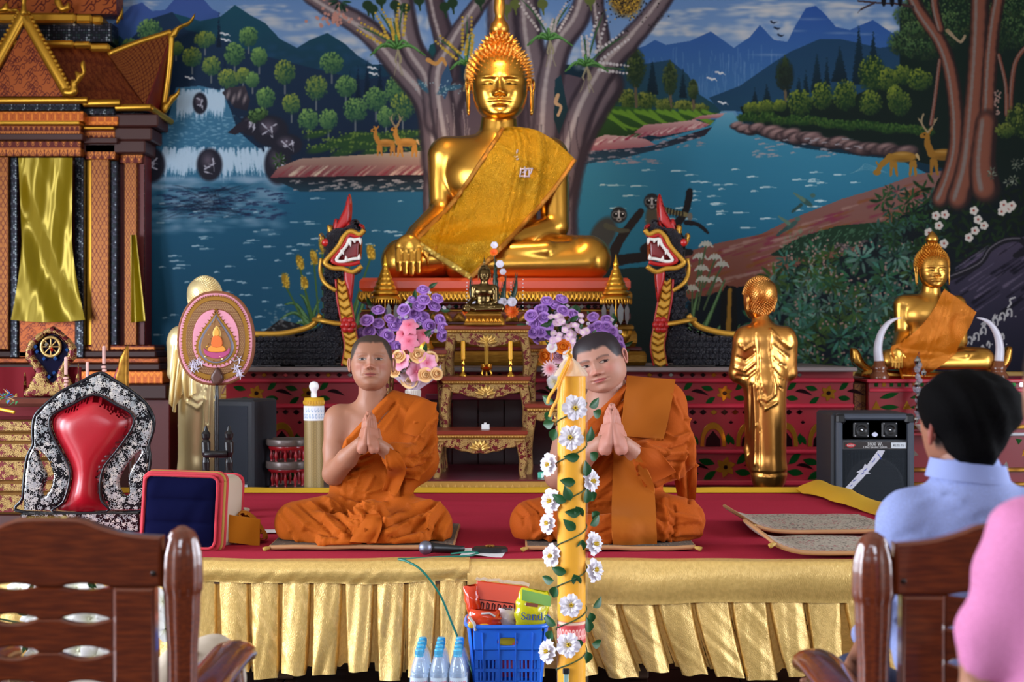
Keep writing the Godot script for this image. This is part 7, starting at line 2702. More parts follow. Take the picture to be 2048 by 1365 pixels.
func ornaments(ledge:float)->void:
	var gd:=gilt()
	# tiered gold parasols with hanging mirror drops
	for q in [[770,"tiered gold parasol ornament with hanging drops, left end of the lotus base"],[1232,"tiered gold parasol ornament with hanging mirror drops, right end of the lotus base"]]:
		var x:=(float(q[0])-1024)*9.55/F
		var t:=thing("tiered_parasol",q[1],"ornament",V(x,ledge,-9.55),"tiered gold parasols")
		var s:=9.55/F
		var y0:=EYE-(735-682.5)*9.45/F-ledge
		var Y:=func(py):return EYE-(py-682.5)*s-ledge
		var b:=MB.new()
		b.lathe([Vector2(.05,.0),Vector2(.05,.02),Vector2(.02,.03),Vector2(.006,.05),Vector2(.006,Y.call(530))],12)
		part("pole",b,gd,t)
		for k in 7:
			var r:=(31.-k*4.1)*s
			var y:float=Y.call(604-k*9.5-(6 if k==0 else 8))
			b=MB.new()
			b.turned([Vector2(r*.72,y+9*s),Vector2(r*.86,y+5*s),Vector2(r,y+1*s),Vector2(r*1.02,y-2*s),Vector2(r*.95,y-3*s),Vector2(r*.6,y)],26)
			part("tier",b,gd,t)
		b=MB.new()
		for k in 30:
			var g:=TAU*k/30
			b.tube([V(cos(g)*31*s,Y.call(598),sin(g)*31*s),V(cos(g)*31*s,Y.call(604),sin(g)*31*s),V(cos(g)*31*s,Y.call(609),sin(g)*31*s)],[.003,.006,.002],5)
		part("fringe",b,gd,t,Vector3.ZERO,"",true)
		b=MB.new()
		b.lathe([Vector2(.012,Y.call(536)),Vector2(.02,Y.call(530)),Vector2(.012,Y.call(522)),Vector2(.008,Y.call(516)),Vector2(.0,Y.call(508))],12)
		part("bud",b,mat("bright bud",rgb(250,200,60),.2,.9),t)
		for e in [-24,-9,8,22]:
			b=MB.new()
			var w:=5.*s if e!=8 else 6.5*s
			b.slab(PackedVector2Array([Vector2(e*s-w*.2,Y.call(608)),Vector2(e*s+w*.2,Y.call(608)),Vector2(e*s+w,Y.call(620)),Vector2(e*s+w*.8,Y.call(640)),Vector2(e*s,Y.call(651)),Vector2(e*s-w*.8,Y.call(640)),Vector2(e*s-w,Y.call(620))]),-.003+.05*(1 if absi(e)<10 else 0),.003+.05*(1 if absi(e)<10 else 0),.001)
			part("drop",b,mat("mirror drop",rgb(200,204,210),.12,.9) if e==8 else mat("grey drop",rgb(120,112,110),.25,.6),t)
	# banana-leaf cone with flowers, behind the bronze figure
	var t:=thing("leaf_offering","dark green folded leaf offering with orange and white flowers beside the bronze figure","offering",at(995,650,8.93))
	var s:=8.9/F
	var green:=mat("banana leaf",rgb(16,54,40),.35)
	var b:=MB.new()
	b.lathe([Vector2(.05,.0),Vector2(.05,.03),Vector2(.024,.05),Vector2(.022,.12),Vector2(.045,.13)],14)
	part("bowl",b,gd,t)
	for q in [[991,520,640,8],[940,560,645,6],[1012,556,640,6],[1034,552,638,6],[946,580,648,5]]:
		b=MB.new()
		var x0:float=(q[0]-995)*s
		var bend:=signf(q[0]-985.)*(.016 if q[0]!=991 else .0)
		var p0:=V(x0*.4,(650-q[2])*s+.05,.02)
		var p1:=V(x0-bend,(650-lerpf(q[2],q[1],.6))*s,.03)
		var p2:=V(x0,(650-q[1])*s,.02)
		b.tube(path3([p0,p1,p2],6),[.022,.024,.024,.022,.020,.018,.016,.014,.012,.009,.006,.003,.001],8)
		for k in 9:
			var f:=k/9.
			var m:=p0.lerp(p1,f*2.) if f<.5 else p1.lerp(p2,f*2.-1.)
			for e in [-1,1]:b.tube([m,m+V(e*.022*(1.1-f),.026,.006),m+V(e*.026*(1.1-f),.048,.0)],[.008,.006,.001],5,.5)
		part("folded_leaf",b,green,t)
	var wb:=MB.new()
	for q in [[940,566,620],[1040,560,620],[1016,566,610]]:
		for k in 9:wb.ball(V((q[0]-995+(6 if q[0]>990 else-6))*s,(650-lerpf(q[1],q[2],k/8.))*s,.045),Vector3.ONE*.004,6,4)
	part("white_beads",wb,mat("white bead",rgb(230,230,235),.4),t)
	var wf:=star_mesh(6,.026,.8,.5,rgb(226,222,240),rgb(236,226,236))
	var of:=star_mesh(12,.034,.3,.5,rgb(246,110,20),rgb(240,90,10))
	for q in [[989,492,wf,.9],[988,506,of,.8],[1000,530,wf,1.],[1006,545,wf,.8],[944,606,wf,.9],[1006,606,wf,1.1],[1024,606,wf,1.2],[1024,626,of,1.3],[934,626,of,.8],[1004,560,of,.6],[1012,618,of,.7]]:
		bloom("white_flower" if q[2]==wf else "orange_flower",q[2],petals_mat(),t,V((q[0]-995)*s,(650-q[1])*s,.09 if q[1]>590 else .05),V(0,.3,1),q[3])
	b=MB.new()
	b.tube([V((989-995)*s,(650-522)*s,.03),V((989-995)*s,(650-488)*s,.04)],.003,5)
	part("spike",b,green,t)
# ---- left side of the platform: inlaid chair, pillow, fan, speaker, stand, candle lamp, carved seats behind
func make_throne()->void:
	var d:=6.38
	var a:=Art.new(1024,1024,rgb(18,18,24))
	var hm:=Art.new(1024,1024,rgb(90,90,90))
	for k in 420:
		var x:=a.r.randf_range(0,1024)
		var y:=a.r.randf_range(0,1024)
		var g:=a.r.randf()*TAU
		var q:Color=[rgb(206,200,196),rgb(178,176,178),rgb(222,216,206),rgb(160,166,168)][k%4]
		for e in 5:a.dab(x+cos(g+e*1.25)*14,y+sin(g+e*1.25)*14,12,6,q,.85,g+e*1.25)
		a.curve([x,y,x+cos(g)*30,y+sin(g)*30,x+cos(g+.9)*44,y+sin(g+.9)*44,x+cos(g+1.7)*36,y+sin(g+1.7)*36],9,q,3)
	for k in 900:a.dab(a.r.randf_range(0,1024),a.r.randf_range(0,1024),6,4,rgb(190,186,184),.85,a.r.randf()*3.)
	var m:=mat("mother of pearl",Color.WHITE,.22,.25,{"clearcoat_enabled":true,"clearcoat":.4,"clearcoat_roughness":.1})
	m.albedo_texture=a.tex()
	m.uv1_scale=V(2.6,2.6,1)
	var t:=thing("inlaid_chair","black throne chair inlaid with mother of pearl, red leather back, left on the platform","chair",at(165,1060,d))
	t.position.y=TOP+.002
	var O:=func(p):return outline(p,165,1062,d)
	var rim:=[201,745,231,761,264,782,293,808,307,838,305,864,297,890,300,917,297,943,291,975,283,1022,51,1022,50,993,54,943,59,911,70,887,69,864,73,832,94,808,126,782,164,763]
	var pad:=[193,788,234,808,262,824,270,841,261,864,234,902,210,934,203,970,206,999,216,1021,112,1021,131,1002,143,964,143,934,129,905,112,873,104,846,111,827,146,809]
	var b:=MB.new()
	puff(b,[O.call(rim),smooth_line(O.call([79,899,97,917,108,946,104,972,92,991,88,980,97,952,86,926]),3),smooth_line(O.call([281,902,273,917,256,949,258,984,249,990,239,972,241,952,258,923]),3),smooth_line(O.call(pad),2)],.028,.012,.0062)
	part("frame",b,m,t)
	for e in [[rim,.008,.016],[pad,.006,.038]]:
		b=MB.new()
		var p:=[]
		for q in smooth_line(O.call(e[0]),4):p.append(V(q.x,q.y,e[2]))
		p.append(p[0])
		b.tube(p,e[1],6)
		part("black_edging",b,mat("black lacquer",rgb(20,20,26),.25),t)
	b=MB.new()
	puff(b,[smooth_line(O.call(pad),3)],.075,.07,.0068,-.005,null,false,60)
	var lea:=mat("red leather",rgb(168,14,32),.32,.0,{"metallic_specular":.6})
	part("leather_back",b,relief(lea,noise_tex(.25,81,256,FastNoiseLite.TYPE_CELLULAR,1),.02,5.),t)
	b=MB.new()
	var bp:Vector2=O.call([180,886])[0]
	b.ball(V(bp.x,bp.y,.06),V(.006,.004,.004),8,5)
	part("tear",b,mat("worn spot",rgb(120,90,70),.7),t)
	b=MB.new()
	b.box(V(.0,.045,.0),V(.52,.085,.10),.006)
	part("base_rail",b,m,t)
	t.rotation.y=.06
func make_pillow()->void:
	var d:=5.80
	var t:=thing("box_pillow","navy blue box pillow with red piping and cream sides standing on the carpet","pillow",at(355,1108,d))
	t.position.y=TOP+.004
	t.rotation=V(-.10,-.14,-.02)
	var navy:=mat("navy cotton",rgb(12,14,44),.95,.0,{"metallic_specular":.1})
	relief(navy,noise_tex(.8,82,256,FastNoiseLite.TYPE_SIMPLEX,2),.05,4.)
	var f:=Field.new(V(-.19,-.01,-.33),V(.19,.34,.03),.009)
	f.slab(V(0,.155,-.155),V(.160,.150,.150),.04,.01)
	var b:=MB.new()
	f.into(b,null,func(p,g):return p+g*(.010*sin(p.z*16.)))
	part("cream_side",b,mat("cream canvas",rgb(196,180,160),.9),t)
	b=MB.new()
	b.sheet(30,30,func(u,v):
		var sx:float=(u-.5)*2.
		var sy:float=(v-.5)*2.
		var edge:float=(1.-pow(absf(sx),6.))*(1.-pow(absf(sy),6.))
		var rows:float=pow(absf(sin(v*PI*3.)),.5)
		return V(sx*.148,.155-sy*.138,-.006+.026*edge*(.45+.55*rows)+.004*wave(u*6.+v*3.,3.)*edge),.004)
	part("navy_front",b,navy,t)
	var rnd:=func(hx,hy,z,r):
		var p:=[]
		for c in [[1,1,.0],[-1,1,PI/2],[-1,-1,PI],[1,-1,1.5*PI]]:
			for k in 6:p.append(V(c[0]*(hx-r)+cos(c[2]+k*PI/10)*r,.155+c[1]*(hy-r)+sin(c[2]+k*PI/10)*r,z+.003*sin(k*2.)))
		p.append(p[0])
		return p
	for e in [[.156,.146,.0,.006,"red_piping",rgb(190,46,60)],[.164,.154,-.022,.010,"red_band",rgb(186,50,60)],[.166,.157,-.045,.011,"gold_band",rgb(170,134,60)],[.168,.158,-.066,.012,"red_band",rgb(186,50,60)],[.164,.154,-.285,.010,"red_piping",rgb(150,34,50)]]:
		b=MB.new()
		b.tube(rnd.call(e[0],e[1],e[2],.03),e[3],7)
		part(e[4],b,mat(e[4]+" cotton",e[5],.85),t)
	# folded saffron cloth and a slipper-like pad beside it
	t=thing("folded_cloth","folded saffron cloth lying on the carpet beside the navy pillow","cloth",at(500,1082,6.))
	t.position.y=TOP+.004
	b=MB.new()
	puff(b,[smooth_line(outline([460,1080,462,1040,478,1020,500,1028,518,1050,532,1076,510,1082],500,1082,6.),4)],.09,.05,.008,-.05)
	part("cloth",b,robe_cloth("saffron cloth",rgb(200,124,20)),t)
	b=MB.new()
	b.sheet(14,10,func(u,v):return V(lerpf(-.08,.05,u),lerpf(.125,.01,v)-.02*u,.045+.008*sin(u*6.+v*2.)),.006)
	part("upper_fold",b,robe_cloth("saffron cloth",rgb(200,124,20)),t)
	t=thing("mat_roll","pale woven pad with a rounded end lying behind the saffron cloth","pad",at(480,1022,6.9))
	t.position.y=TOP+.004
	b=MB.new()
	puff(b,[smooth_line(outline([462,1024,464,1012,484,1006,498,1008,497,1016,482,1024],480,1024,6.9),4)],.05,.02,.006)
	part("pad",b,mat("woven pad",rgb(170,150,130),.9),t)
	b=MB.new()
	b.sheet(8,8,func(u,v):return V(lerpf(.0,.12,u),.004,lerpf(.0,.10,v)),.001)
	var o:=part("paper_sheet",b,mat("paper",rgb(222,220,222),.8),self,V((518-1024)*6.35/F,TOP+.003,-6.4))
	tag(o,"white paper sheet on the carpet left of the older monk's knee","paper")
func make_fan()->void:
	var d:=7.1
	var s:=d/F
	var t:=thing("ceremonial_fan","oval embroidered ceremonial fan on a black pole in front of the brightened statue","fan",at(434,1020,d))
	t.position.y=TOP+.002
	var Y:=func(py):return EYE-(py-682.5)*s-t.position.y
	var rim:=PackedVector2Array()
	var N:=48
	var oval:=func(rx,ry,cx,cy,dx:=.0):
		var p:=PackedVector2Array()
		for k in N:
			var g:=TAU*k/N
			var c:=cos(g)
			var e:=sin(g)
			p.append(Vector2((cx-434+rx*signf(c)*pow(absf(c),.86)*(1.-.06*e)+dx*e)*s,Y.call(cy)+ry*signf(e)*pow(absf(e),.9)*s))
		return p
	var brown:=mat("brown felt",rgb(124,70,34),.7)
	var pink:=mat("pink satin",rgb(214,140,158),.55)
	var thread:=mat("gold thread",rgb(154,108,34),.42,.55)
	var weave:=mat("woven braid",Color.WHITE,.45,.4)
	var a:=Art.new(128,128,rgb(120,78,44))
	for k in 8:
		for e in 8:
			a.dab(k*16+(8 if e%2 else 0),e*16,6,6,rgb(176,140,92),.6)
			a.dab(k*16+(8 if e%2 else 0),e*16,2,2,rgb(70,40,26),.6)
	weave.albedo_texture=a.tex()
	weave.uv1_scale=V(14,14,1)
	var b:=MB.new()
	b.slab(oval.call(78,95,432,677),-.012,.006,.006)
	part("board",b,brown,t)
	b=MB.new()
	b.slab(oval.call(73,90,432,677),.0,.009,.002)
	part("pink_ring",b,pink,t)
	b=MB.new()
	b.slab(oval.call(67,84,432,677),.0,.012,.002)
	part("gold_ring",b,thread,t)
	var tooth:=flat_piece([.0,-.004,.011,.0,.0,.004],.006)
	var ring_pts:PackedVector2Array=smooth_line(oval.call(66,83,432,677),2)
	for k in ring_pts.size():
		var e:=ring_pts[(k+1)%ring_pts.size()]-ring_pts[k]
		var o:=part("zigzag_tooth",tooth,thread,t,V(ring_pts[k].x,ring_pts[k].y,.0095))
		o.rotation.z=atan2(-e.x,e.y)+(.0 if true else PI)
	b=MB.new()
	b.slab(oval.call(59,75,432,676),.0,.015,.003)
	part("braid_ring",b,weave,t)
	b=MB.new()
	b.slab(oval.call(48,60,433,678),.0,.017,.002)
	part("brown_ring",b,brown,t)
	b=MB.new()
	b.slab(oval.call(46,58,433,678),.0,.019,.002)
	part("pink_field",b,pink,t)
	var tear:=func(w,top,low):
		var p:=PackedVector2Array()
		for k in 40:
			var g:=TAU*k/40
			var e:=sin(g)
			var f:=(e+1.)/2.
			p.append(Vector2(cos(g)*w*s*(1.-pow(f,1.8))*1.32,lerpf(Y.call(low),Y.call(top),f)))
		return p
	for e in [[38,619,730,.022,thread,"gold_teardrop"],[33,626,727,.025,mat("silver braid",rgb(120,116,130),.4,.5),"silver_teardrop"],[28,632,724,.028,mat("teardrop ground",rgb(140,96,50),.6,.2),"teardrop_field"]]:
		b=MB.new()
		b.slab(tear.call(e[0],e[1],e[2]),.0,e[3],.002)
		part(e[5],b,e[4],t)
	var edge:PackedVector2Array=tear.call(38,619,730)
	for k in edge.size():
		var e:=edge[(k+1)%edge.size()]-edge[k]
		if e.length()<1e-5:continue
		var o:=part("zigzag_tooth",tooth,thread,t,V(edge[k].x,edge[k].y,.018))
		o.rotation.z=atan2(-e.x,e.y)+PI
		o.rotation.z=atan2(e.y,e.x)-PI/2
	var O:=func(p):return outline(p,434,1020,d)
	var fix:=func(p):
		var q:PackedVector2Array=O.call(p)
		for k in q.size():q[k].y=Y.call(p[k*2+1])
		return q
	for e in [["magenta_seat",[410,695,416,702,436,706,456,702,460,694,462,704,452,714,436,718,420,714,411,706],rgb(168,60,110),.031],["halo",[436,652,444,664,443,674,436,678,429,674,428,664],rgb(226,190,100),.031],["figure_legs",[418,700,424,692,436,690,448,692,454,700,448,704,424,704],rgb(224,140,40),.034],["figure_body",[427,694,426,680,431,672,441,672,447,682,445,694],rgb(216,104,30),.036],["figure_head",[432,672,431,664,434,658,436,655,438,658,441,664,440,672],rgb(222,160,60),.038]]:
		b=MB.new()
		b.slab(smooth_line(fix.call(e[1]),2),.0,e[3],.002)
		part(e[0],b,mat(e[0]+" thread",e[2],.6),t)
	var sq:=flat_piece([.0,.004,.003,.0,.0,-.004,-.003,.0],.003)
	for k in 44:
		var px:=rng.randf_range(412,458)
		var py:=rng.randf_range(640,722)
		if absf(px-435)>25.*(1.-pow(clampf((722-py)/92.,0,1),1.8))+2.:continue
		if absf(px-436)<12 and py>654 and py<706:continue
		part("sequin",sq,mat("sequin",rgb(236,206,120),.1,1.),t,V((px-434)*s,Y.call(py),.028)).rotation=V(rng.randf_range(-.4,.4),rng.randf_range(-.4,.4),rng.randf())
	for side in [-1,1]:
		b=MB.new()
		for k in 9:
			var c:=V(side*rng.randf_range(28,50)*s,Y.call(rng.randf_range(718,752)),.017)
			for e in 5:
				var g:=TAU*e/5+k
				b.tube([c,c+V(cos(g)*9*s,sin(g)*9*s,.004)],[.004,.001],5)
		part("silver_sprig",b,mat("silver thread",rgb(150,146,144),.35,.6),t)
	b=MB.new()
	puff(b,[smooth_line(fix.call([436,734,446,746,449,756,444,768,436,772,427,768,422,756,426,746]),3)],.022,.015,.004,.012)
	part("handle_boss",b,mat("carved brown",rgb(78,46,36),.4),t)
	var blk:=mat("black turned wood",rgb(26,24,26),.3)
	b=MB.new()
	b.lathe([Vector2(.006,.01),Vector2(.009,.02),Vector2(.009,Y.call(800)),Vector2(.013,Y.call(795)),Vector2(.009,Y.call(790)),Vector2(.008,Y.call(770))],12)
	part("pole",b,blk,t,V(0,0,.004))
	# the stand that holds it
	var o:=thing("fan_stand","black turned wooden stand with two finials holding the fan pole","stand",t.position)
	for e in [-22,24]:
		b=MB.new()
		var pr:=[]
		for q in [[9,1018],[9,960],[6,955],[10,945],[7,940],[8,925],[6,915],[9,905],[9,885],[6,880],[8,876],[9,868],[5,862],[2,853],[0,851]]:pr.append(Vector2(q[0]*s,maxf(.004,Y.call(q[1]))))
		b.turned(pr,14)
		part("post",b,blk,o,V(e*s,0,.0))
	b=MB.new()
	b.tube([V(-20*s,Y.call(908),.03),V(0,Y.call(908),.036),V(22*s,Y.call(908),.03)],.018,12)
	part("crossbar",b,blk,o)
	b=MB.new()
	b.box(V(0,.012,0),V(.2,.022,.12),.006)
	part("base",b,blk,o)
func make_left_things()->void:
	# black loudspeaker, tray stand, candle lamp on the marble step
	var step:=.471
	var t:=thing("loudspeaker","plain black loudspeaker box behind the fan pole on the left","loudspeaker",V((488-1024)*8.4/F,step,-8.45))
	t.position.y=.471
	var cab:=mat("black cabinet",rgb(32,36,44),.6)
	var b:=MB.new()
	b.box(V(0,.27,0),V(.27,.53,.28),.012)
	part("cabinet",b,cab,t)
	b=MB.new()
	b.box(V(-.012,.28,.142),V(.22,.44,.006),.003)
	part("grille",b,mat("speaker cloth",rgb(40,46,56),.9),t)
	b=MB.new()
	b.box(V(-.02,.022,.15),V(.24,.04,.012),.002)
	part("base_strip",b,mat("pale strip",rgb(190,190,196),.5),t)
	t.rotation.y=-.35
	b=MB.new()
	b.box(V(-1.575,.235,-8.62),V(.36,.45,.9),.01)
	var o:=part("marble_step",b,mat("grey marble",rgb(138,134,134),.35),self)
	tag(o,"grey marble block behind the platform carrying the black loudspeaker","step")
	# round red two-tier stand
	t=thing("tray_stand","round two-tier red stand with small turned columns beside the candle lamp","stand",V((572-1024)*8.35/F,step,-8.42))
	var s:=8.35/F
	var redl:=mat("red lacquer",rgb(150,20,30),.25)
	var grey:=mat("grey inlay",rgb(112,100,96),.35,.3)
	relief(grey,noise_tex(.4,84,128,FastNoiseLite.TYPE_CELLULAR,1),.1)
	for q in [[965,957,38,grey,"base_ring"],[922,906,45,grey,"lower_tray"],[928,920,40,redl,"lower_rim"],[876,862,44,grey,"upper_tray"],[884,874,39,redl,"upper_rim"]]:
		b=MB.new()
		var y0=(965.-q[0])*s
		var y1=(965.-q[1])*s
		b.lathe([Vector2(q[2]*s*.94,y0),Vector2(q[2]*s,y0+.008),Vector2(q[2]*s,y1-.006),Vector2(q[2]*s*.93,y1),Vector2(q[2]*s*.9,y1-.01),Vector2(0,y1-.012)],36)
		part(q[4],b,q[3],t)
	for k in 10:
		var g:=TAU*k/10+.3
		for q in [[957,928,31],[907,884,33]]:
			b=MB.new()
			var y0=(965.-q[0])*s
			var h=(q[0]-q[1])*s
			b.lathe([Vector2(.009,y0),Vector2(.006,y0+h*.2),Vector2(.012,y0+h*.5),Vector2(.006,y0+h*.8),Vector2(.009,y0+h)],10)
			part("column",b,redl,t,V(cos(g)*q[2]*s,0,sin(g)*q[2]*s))
	# big candle-shaped lamp with a white bulb
	t=thing("candle_lamp","tall brocade candle lamp with a white bulb and a paper label","lamp",V((627-1024)*8.2/F,step,-8.22))
	s=8.2/F
	var Y:=func(py):return maxf(.0,(981.-py)*s)
	var a:=Art.new(128,128,rgb(124,104,62))
	for k in 5:
		for e in 5:
			a.curve([k*32-10,e*32,k*32,e*32-12,k*32+10,e*32,k*32,e*32+12,k*32-10,e*32],3,rgb(178,152,96),3)
			a.dab(k*32+16,e*32+16,5,5,rgb(170,144,90),.6)
	var br:=mat("gold brocade",Color.WHITE,.5,.2)
	br.albedo_texture=a.tex()
	br.uv1_scale=V(6,16,1)
	b=MB.new()
	b.lathe([Vector2(19.5*s,.0),Vector2(19.5*s,Y.call(805)),Vector2(0,Y.call(803))],28)
	part("brocade_tube",b,br,t)
	a=Art.new(256,64,rgb(226,230,236))
	for k in 9:
		var x:=20.+k*26
		a.curve([x-6,16,x,10,x+6,16,x+4,26,x-4,24],3,rgb(110,150,190),2)
		if k<7:a.curve([x,44,x+6,38,x+12,44,x+10,54],3,rgb(110,150,190),2)
	var pl:=mat("paper label",Color.WHITE,.7)
	pl.albedo_texture=a.tex()
	pl.uv1_scale=V(2,12,1)
	b=MB.new()
	b.lathe([Vector2(20.5*s,Y.call(835)),Vector2(20.5*s,Y.call(806))],28)
	for k in b.t.size():b.t[k].y=b.t[k].y
	pl.uv1_scale=V(2,1./(29*s),1)
	part("paper_label",b,pl,t)
	b=MB.new()
	for k in 24:
		var g:=TAU*k/24
		b.box(V(cos(g)*19.5*s,Y.call(799),sin(g)*19.5*s),V(.012,.022,.012),.003)
	b.lathe([Vector2(19*s,Y.call(806)),Vector2(20.5*s,Y.call(803)),Vector2(19.5*s,Y.call(790)),Vector2(0,Y.call(789))],28)
	part("yellow_collar",b,mat("yellow collar",rgb(206,156,30),.5),t)
	b=MB.new()
	b.lathe([Vector2(6*s,Y.call(789)),Vector2(6*s,Y.call(783)),Vector2(5.5*s,Y.call(778)),Vector2(9.5*s,Y.call(771)),Vector2(10*s,Y.call(766)),Vector2(7.5*s,Y.call(760)),Vector2(3*s,Y.call(757.6)),Vector2(0,Y.call(757.3))],22)
	part("bulb",b,mat("opal bulb",rgb(240,240,244),.2,.0,{"subsurf_scatter_enabled":true,"subsurf_scatter_strength":.2}),t)
	# carved seats and offerings at the far left
	var car:=carved()
	var cg:=mat("seat gilding",rgb(180,146,86),.34,.6)
	var d:=7.7
	t=thing("carved_seat","carved gold and mirror seat back with a wheel emblem, behind the inlaid chair","seat",at(100,985,d))
	t.position.y=.0
	s=d/F
	var yy:=func(py):return EYE-(py-682.5)*s
	var O:=func(p):
		var q:=PackedVector2Array()
		for k in p.size()/2:q.append(Vector2((p[k*2]-100)*s,yy.call(p[k*2+1])))
		return q
	b=MB.new()
	puff(b,[O.call([107,652,122,662,140,678,154,696,153,716,140,730,132,744,140,756,147,772,150,782,157,720,158,796,47,796,48,722,54,780,62,764,72,748,66,734,52,720,50,704,58,684,76,668]),smooth_line(O.call([104,668,128,684,138,702,128,722,116,742,112,762,100,764,94,744,80,726,68,706,76,686]),3)],.035,.02,.0085)
	part("frame",b,car,t)
	b=MB.new()
	b.slab(smooth_line(O.call([104,664,132,684,142,702,130,726,118,744,114,766,98,766,92,744,76,726,64,706,72,684]),3),-.02,-.005)
	part("back_panel",b,mat("dark blue mirror",rgb(26,26,60),.12,.7),t)
	b=MB.new()
	var c:=V(3*s,yy.call(694),.01)
	var ringp:=[]
	for k in 25:ringp.append(c+V(cos(TAU*k/24)*19*s,sin(TAU*k/24)*19*s,0))
	b.tube(ringp,.009,7)
	for k in 8:b.tube([c,c+V(cos(TAU*k/8)*18*s,sin(TAU*k/8)*18*s,0)],.004,5)
	b.ball(c,V(.012,.012,.01),10,7)
	part("wheel_emblem",b,cg,t)
	var gem:=flat_piece([.0,.014,.012,.0,.0,-.014,-.012,.0],.006)
	for q in [[73,694,"b"],[76,704,"b"],[95,690,"w"],[106,700,"r"],[113,718,"b"],[90,718,"b"],[100,754,"b"],[110,746,"b"],[136,700,"b"]]:
		part("mirror_gem",gem,mat("blue mirror",rgb(60,110,200),.08,.9) if q[2]=="b" else mat("clear mirror",rgb(206,208,214),.04,1.) if q[2]=="w" else mat("red mirror",rgb(200,50,40),.08,.9),t,V((q[0]-100)*s,yy.call(q[1]),.016)).scale=V(1,1,1)
	b=MB.new()
	b.sheet(14,12,func(u,v):return V(lerpf(-140,58,u)*s,yy.call(lerpf(735,800,v)),-.05+.012*sin(u*14.)),.01)
	part("red_drape",b,robe_cloth("red velvet",rgb(112,12,26)),t)
	for q in [[796,812,.0,"cushion",rgb(104,46,30)],[812,836,.05,"velvet_seat",rgb(96,10,20)]]:
		b=MB.new()
		b.box(V(-20*s,(yy.call(q[0])+yy.call(q[1]))/2,-.05),V(260*s,yy.call(q[0])-yy.call(q[1]),.44+q[2]),.02)
		part(q[3],b,mat(q[3]+" cloth",q[4],.9),t)
	for q in [[836,862,.30],[862,882,.26],[880,914,.33],[914,960,.2],[958,980,.3],[980,1022,.34]]:
		b=MB.new()
		b.box(V(-30*s,(yy.call(q[0])+yy.call(q[1]))/2,-.05),V(220*s+q[2]*.2,yy.call(q[0])-yy.call(q[1]),.3+q[2]*.4),.012)
		part("carved_tier",b,car,t)
	b=MB.new()
	b.box(V(-30*s,yy.call(1022)/2,-.05),V(200*s,yy.call(1022),.4),.01)
	part("seat_base",b,mat("shrine brown",rgb(70,30,24),.5),t)
	var pap:=mat("pink paper",rgb(206,160,150),.7)
	for q in [[132,712,795],[175,722,780],[208,690,770]]:
		t=thing("offering_stick","pale folded paper offering stick on a stem, %s"%["nearest the wheel emblem","middle one of three behind the inlaid chair","tallest, above the peak of the inlaid chair"][[132,175,208].find(q[0])],"offering",at(q[0],q[2],7.),"three paper offering sticks")
		s=7./F
		var h:float=(q[2]-q[1])*s
		b=MB.new()
		b.box(V(0,h-.05,0),V(.016,.09,.012),.004)
		for k in 5:b.box(V(.002*(k%2),h-.11-k*.016,0),V(.022-.002*k,.013,.018),.003)
		part("folded_paper",b,pap,t)
		b=MB.new()
		b.tube([V(0,TOP-t.position.y,0),V(0,h-.1,0)],.004,6)
		part("stem",b,mat("stem red",rgb(120,40,40),.6),t)
		b=MB.new()
		b.lathe([Vector2(.04,.0),Vector2(.04,.01),Vector2(.01,.02)],14,V(0,TOP+.002-t.position.y,0))
		part("foot",b,mat("stem red",rgb(120,40,40),.6),t)
	t=thing("duster","colourful feather duster lying on the velvet seat at the left edge","duster",at(18,812,7.45))
	b=MB.new()
	for k in 40:
		var g:=rng.randf()*TAU
		b.paint([rgb(70,150,90),rgb(60,120,190),rgb(220,170,120),rgb(180,150,60)][k%4])
		var e:=V(rng.randf_range(-.08,.05),.02+rng.randf()*.05,rng.randf_range(-.02,.05))
		b.tube([e,e+V(cos(g)*.03-.02,sin(g)*.02,.01)],[.009,.001],5,.4)
	part("feathers",b,mat("dyed feathers",Color.WHITE,.9,.0,{"vertex_color_use_as_albedo":true}),t)
	b=MB.new()
	b.tube([V(-.06,-.01,.04),V(.06,-.03,.09)],.008,8)
	part("handle",b,mat("yellow plastic",rgb(220,170,30),.4),t)
	# second carved seat side, dark, behind
	t=thing("carved_seat","dark gilt flame-shaped seat side leaning behind the tall paper stick","seat",at(240,790,8.4))
	b=MB.new()
	puff(b,[smooth_line(outline([222,800,226,760,234,740,240,715,256,690,258,715,257,750,256,800],240,790,8.4),3)],.03,.02,.008)
	part("flame_side",b,old_gilt(),t)
	b=MB.new()
	b.tube([V(-.05,.03,.03),V(.03,.24,.0)],.012,8)
	part("red_rail",b,mat("red lacquer",rgb(150,20,30),.25),t)
	b=MB.new()
	b.box(V(.0,-.55,-.03),V(.14,1.05,.10),.01)
	part("support",b,mat("shrine brown",rgb(70,30,24),.5),t)
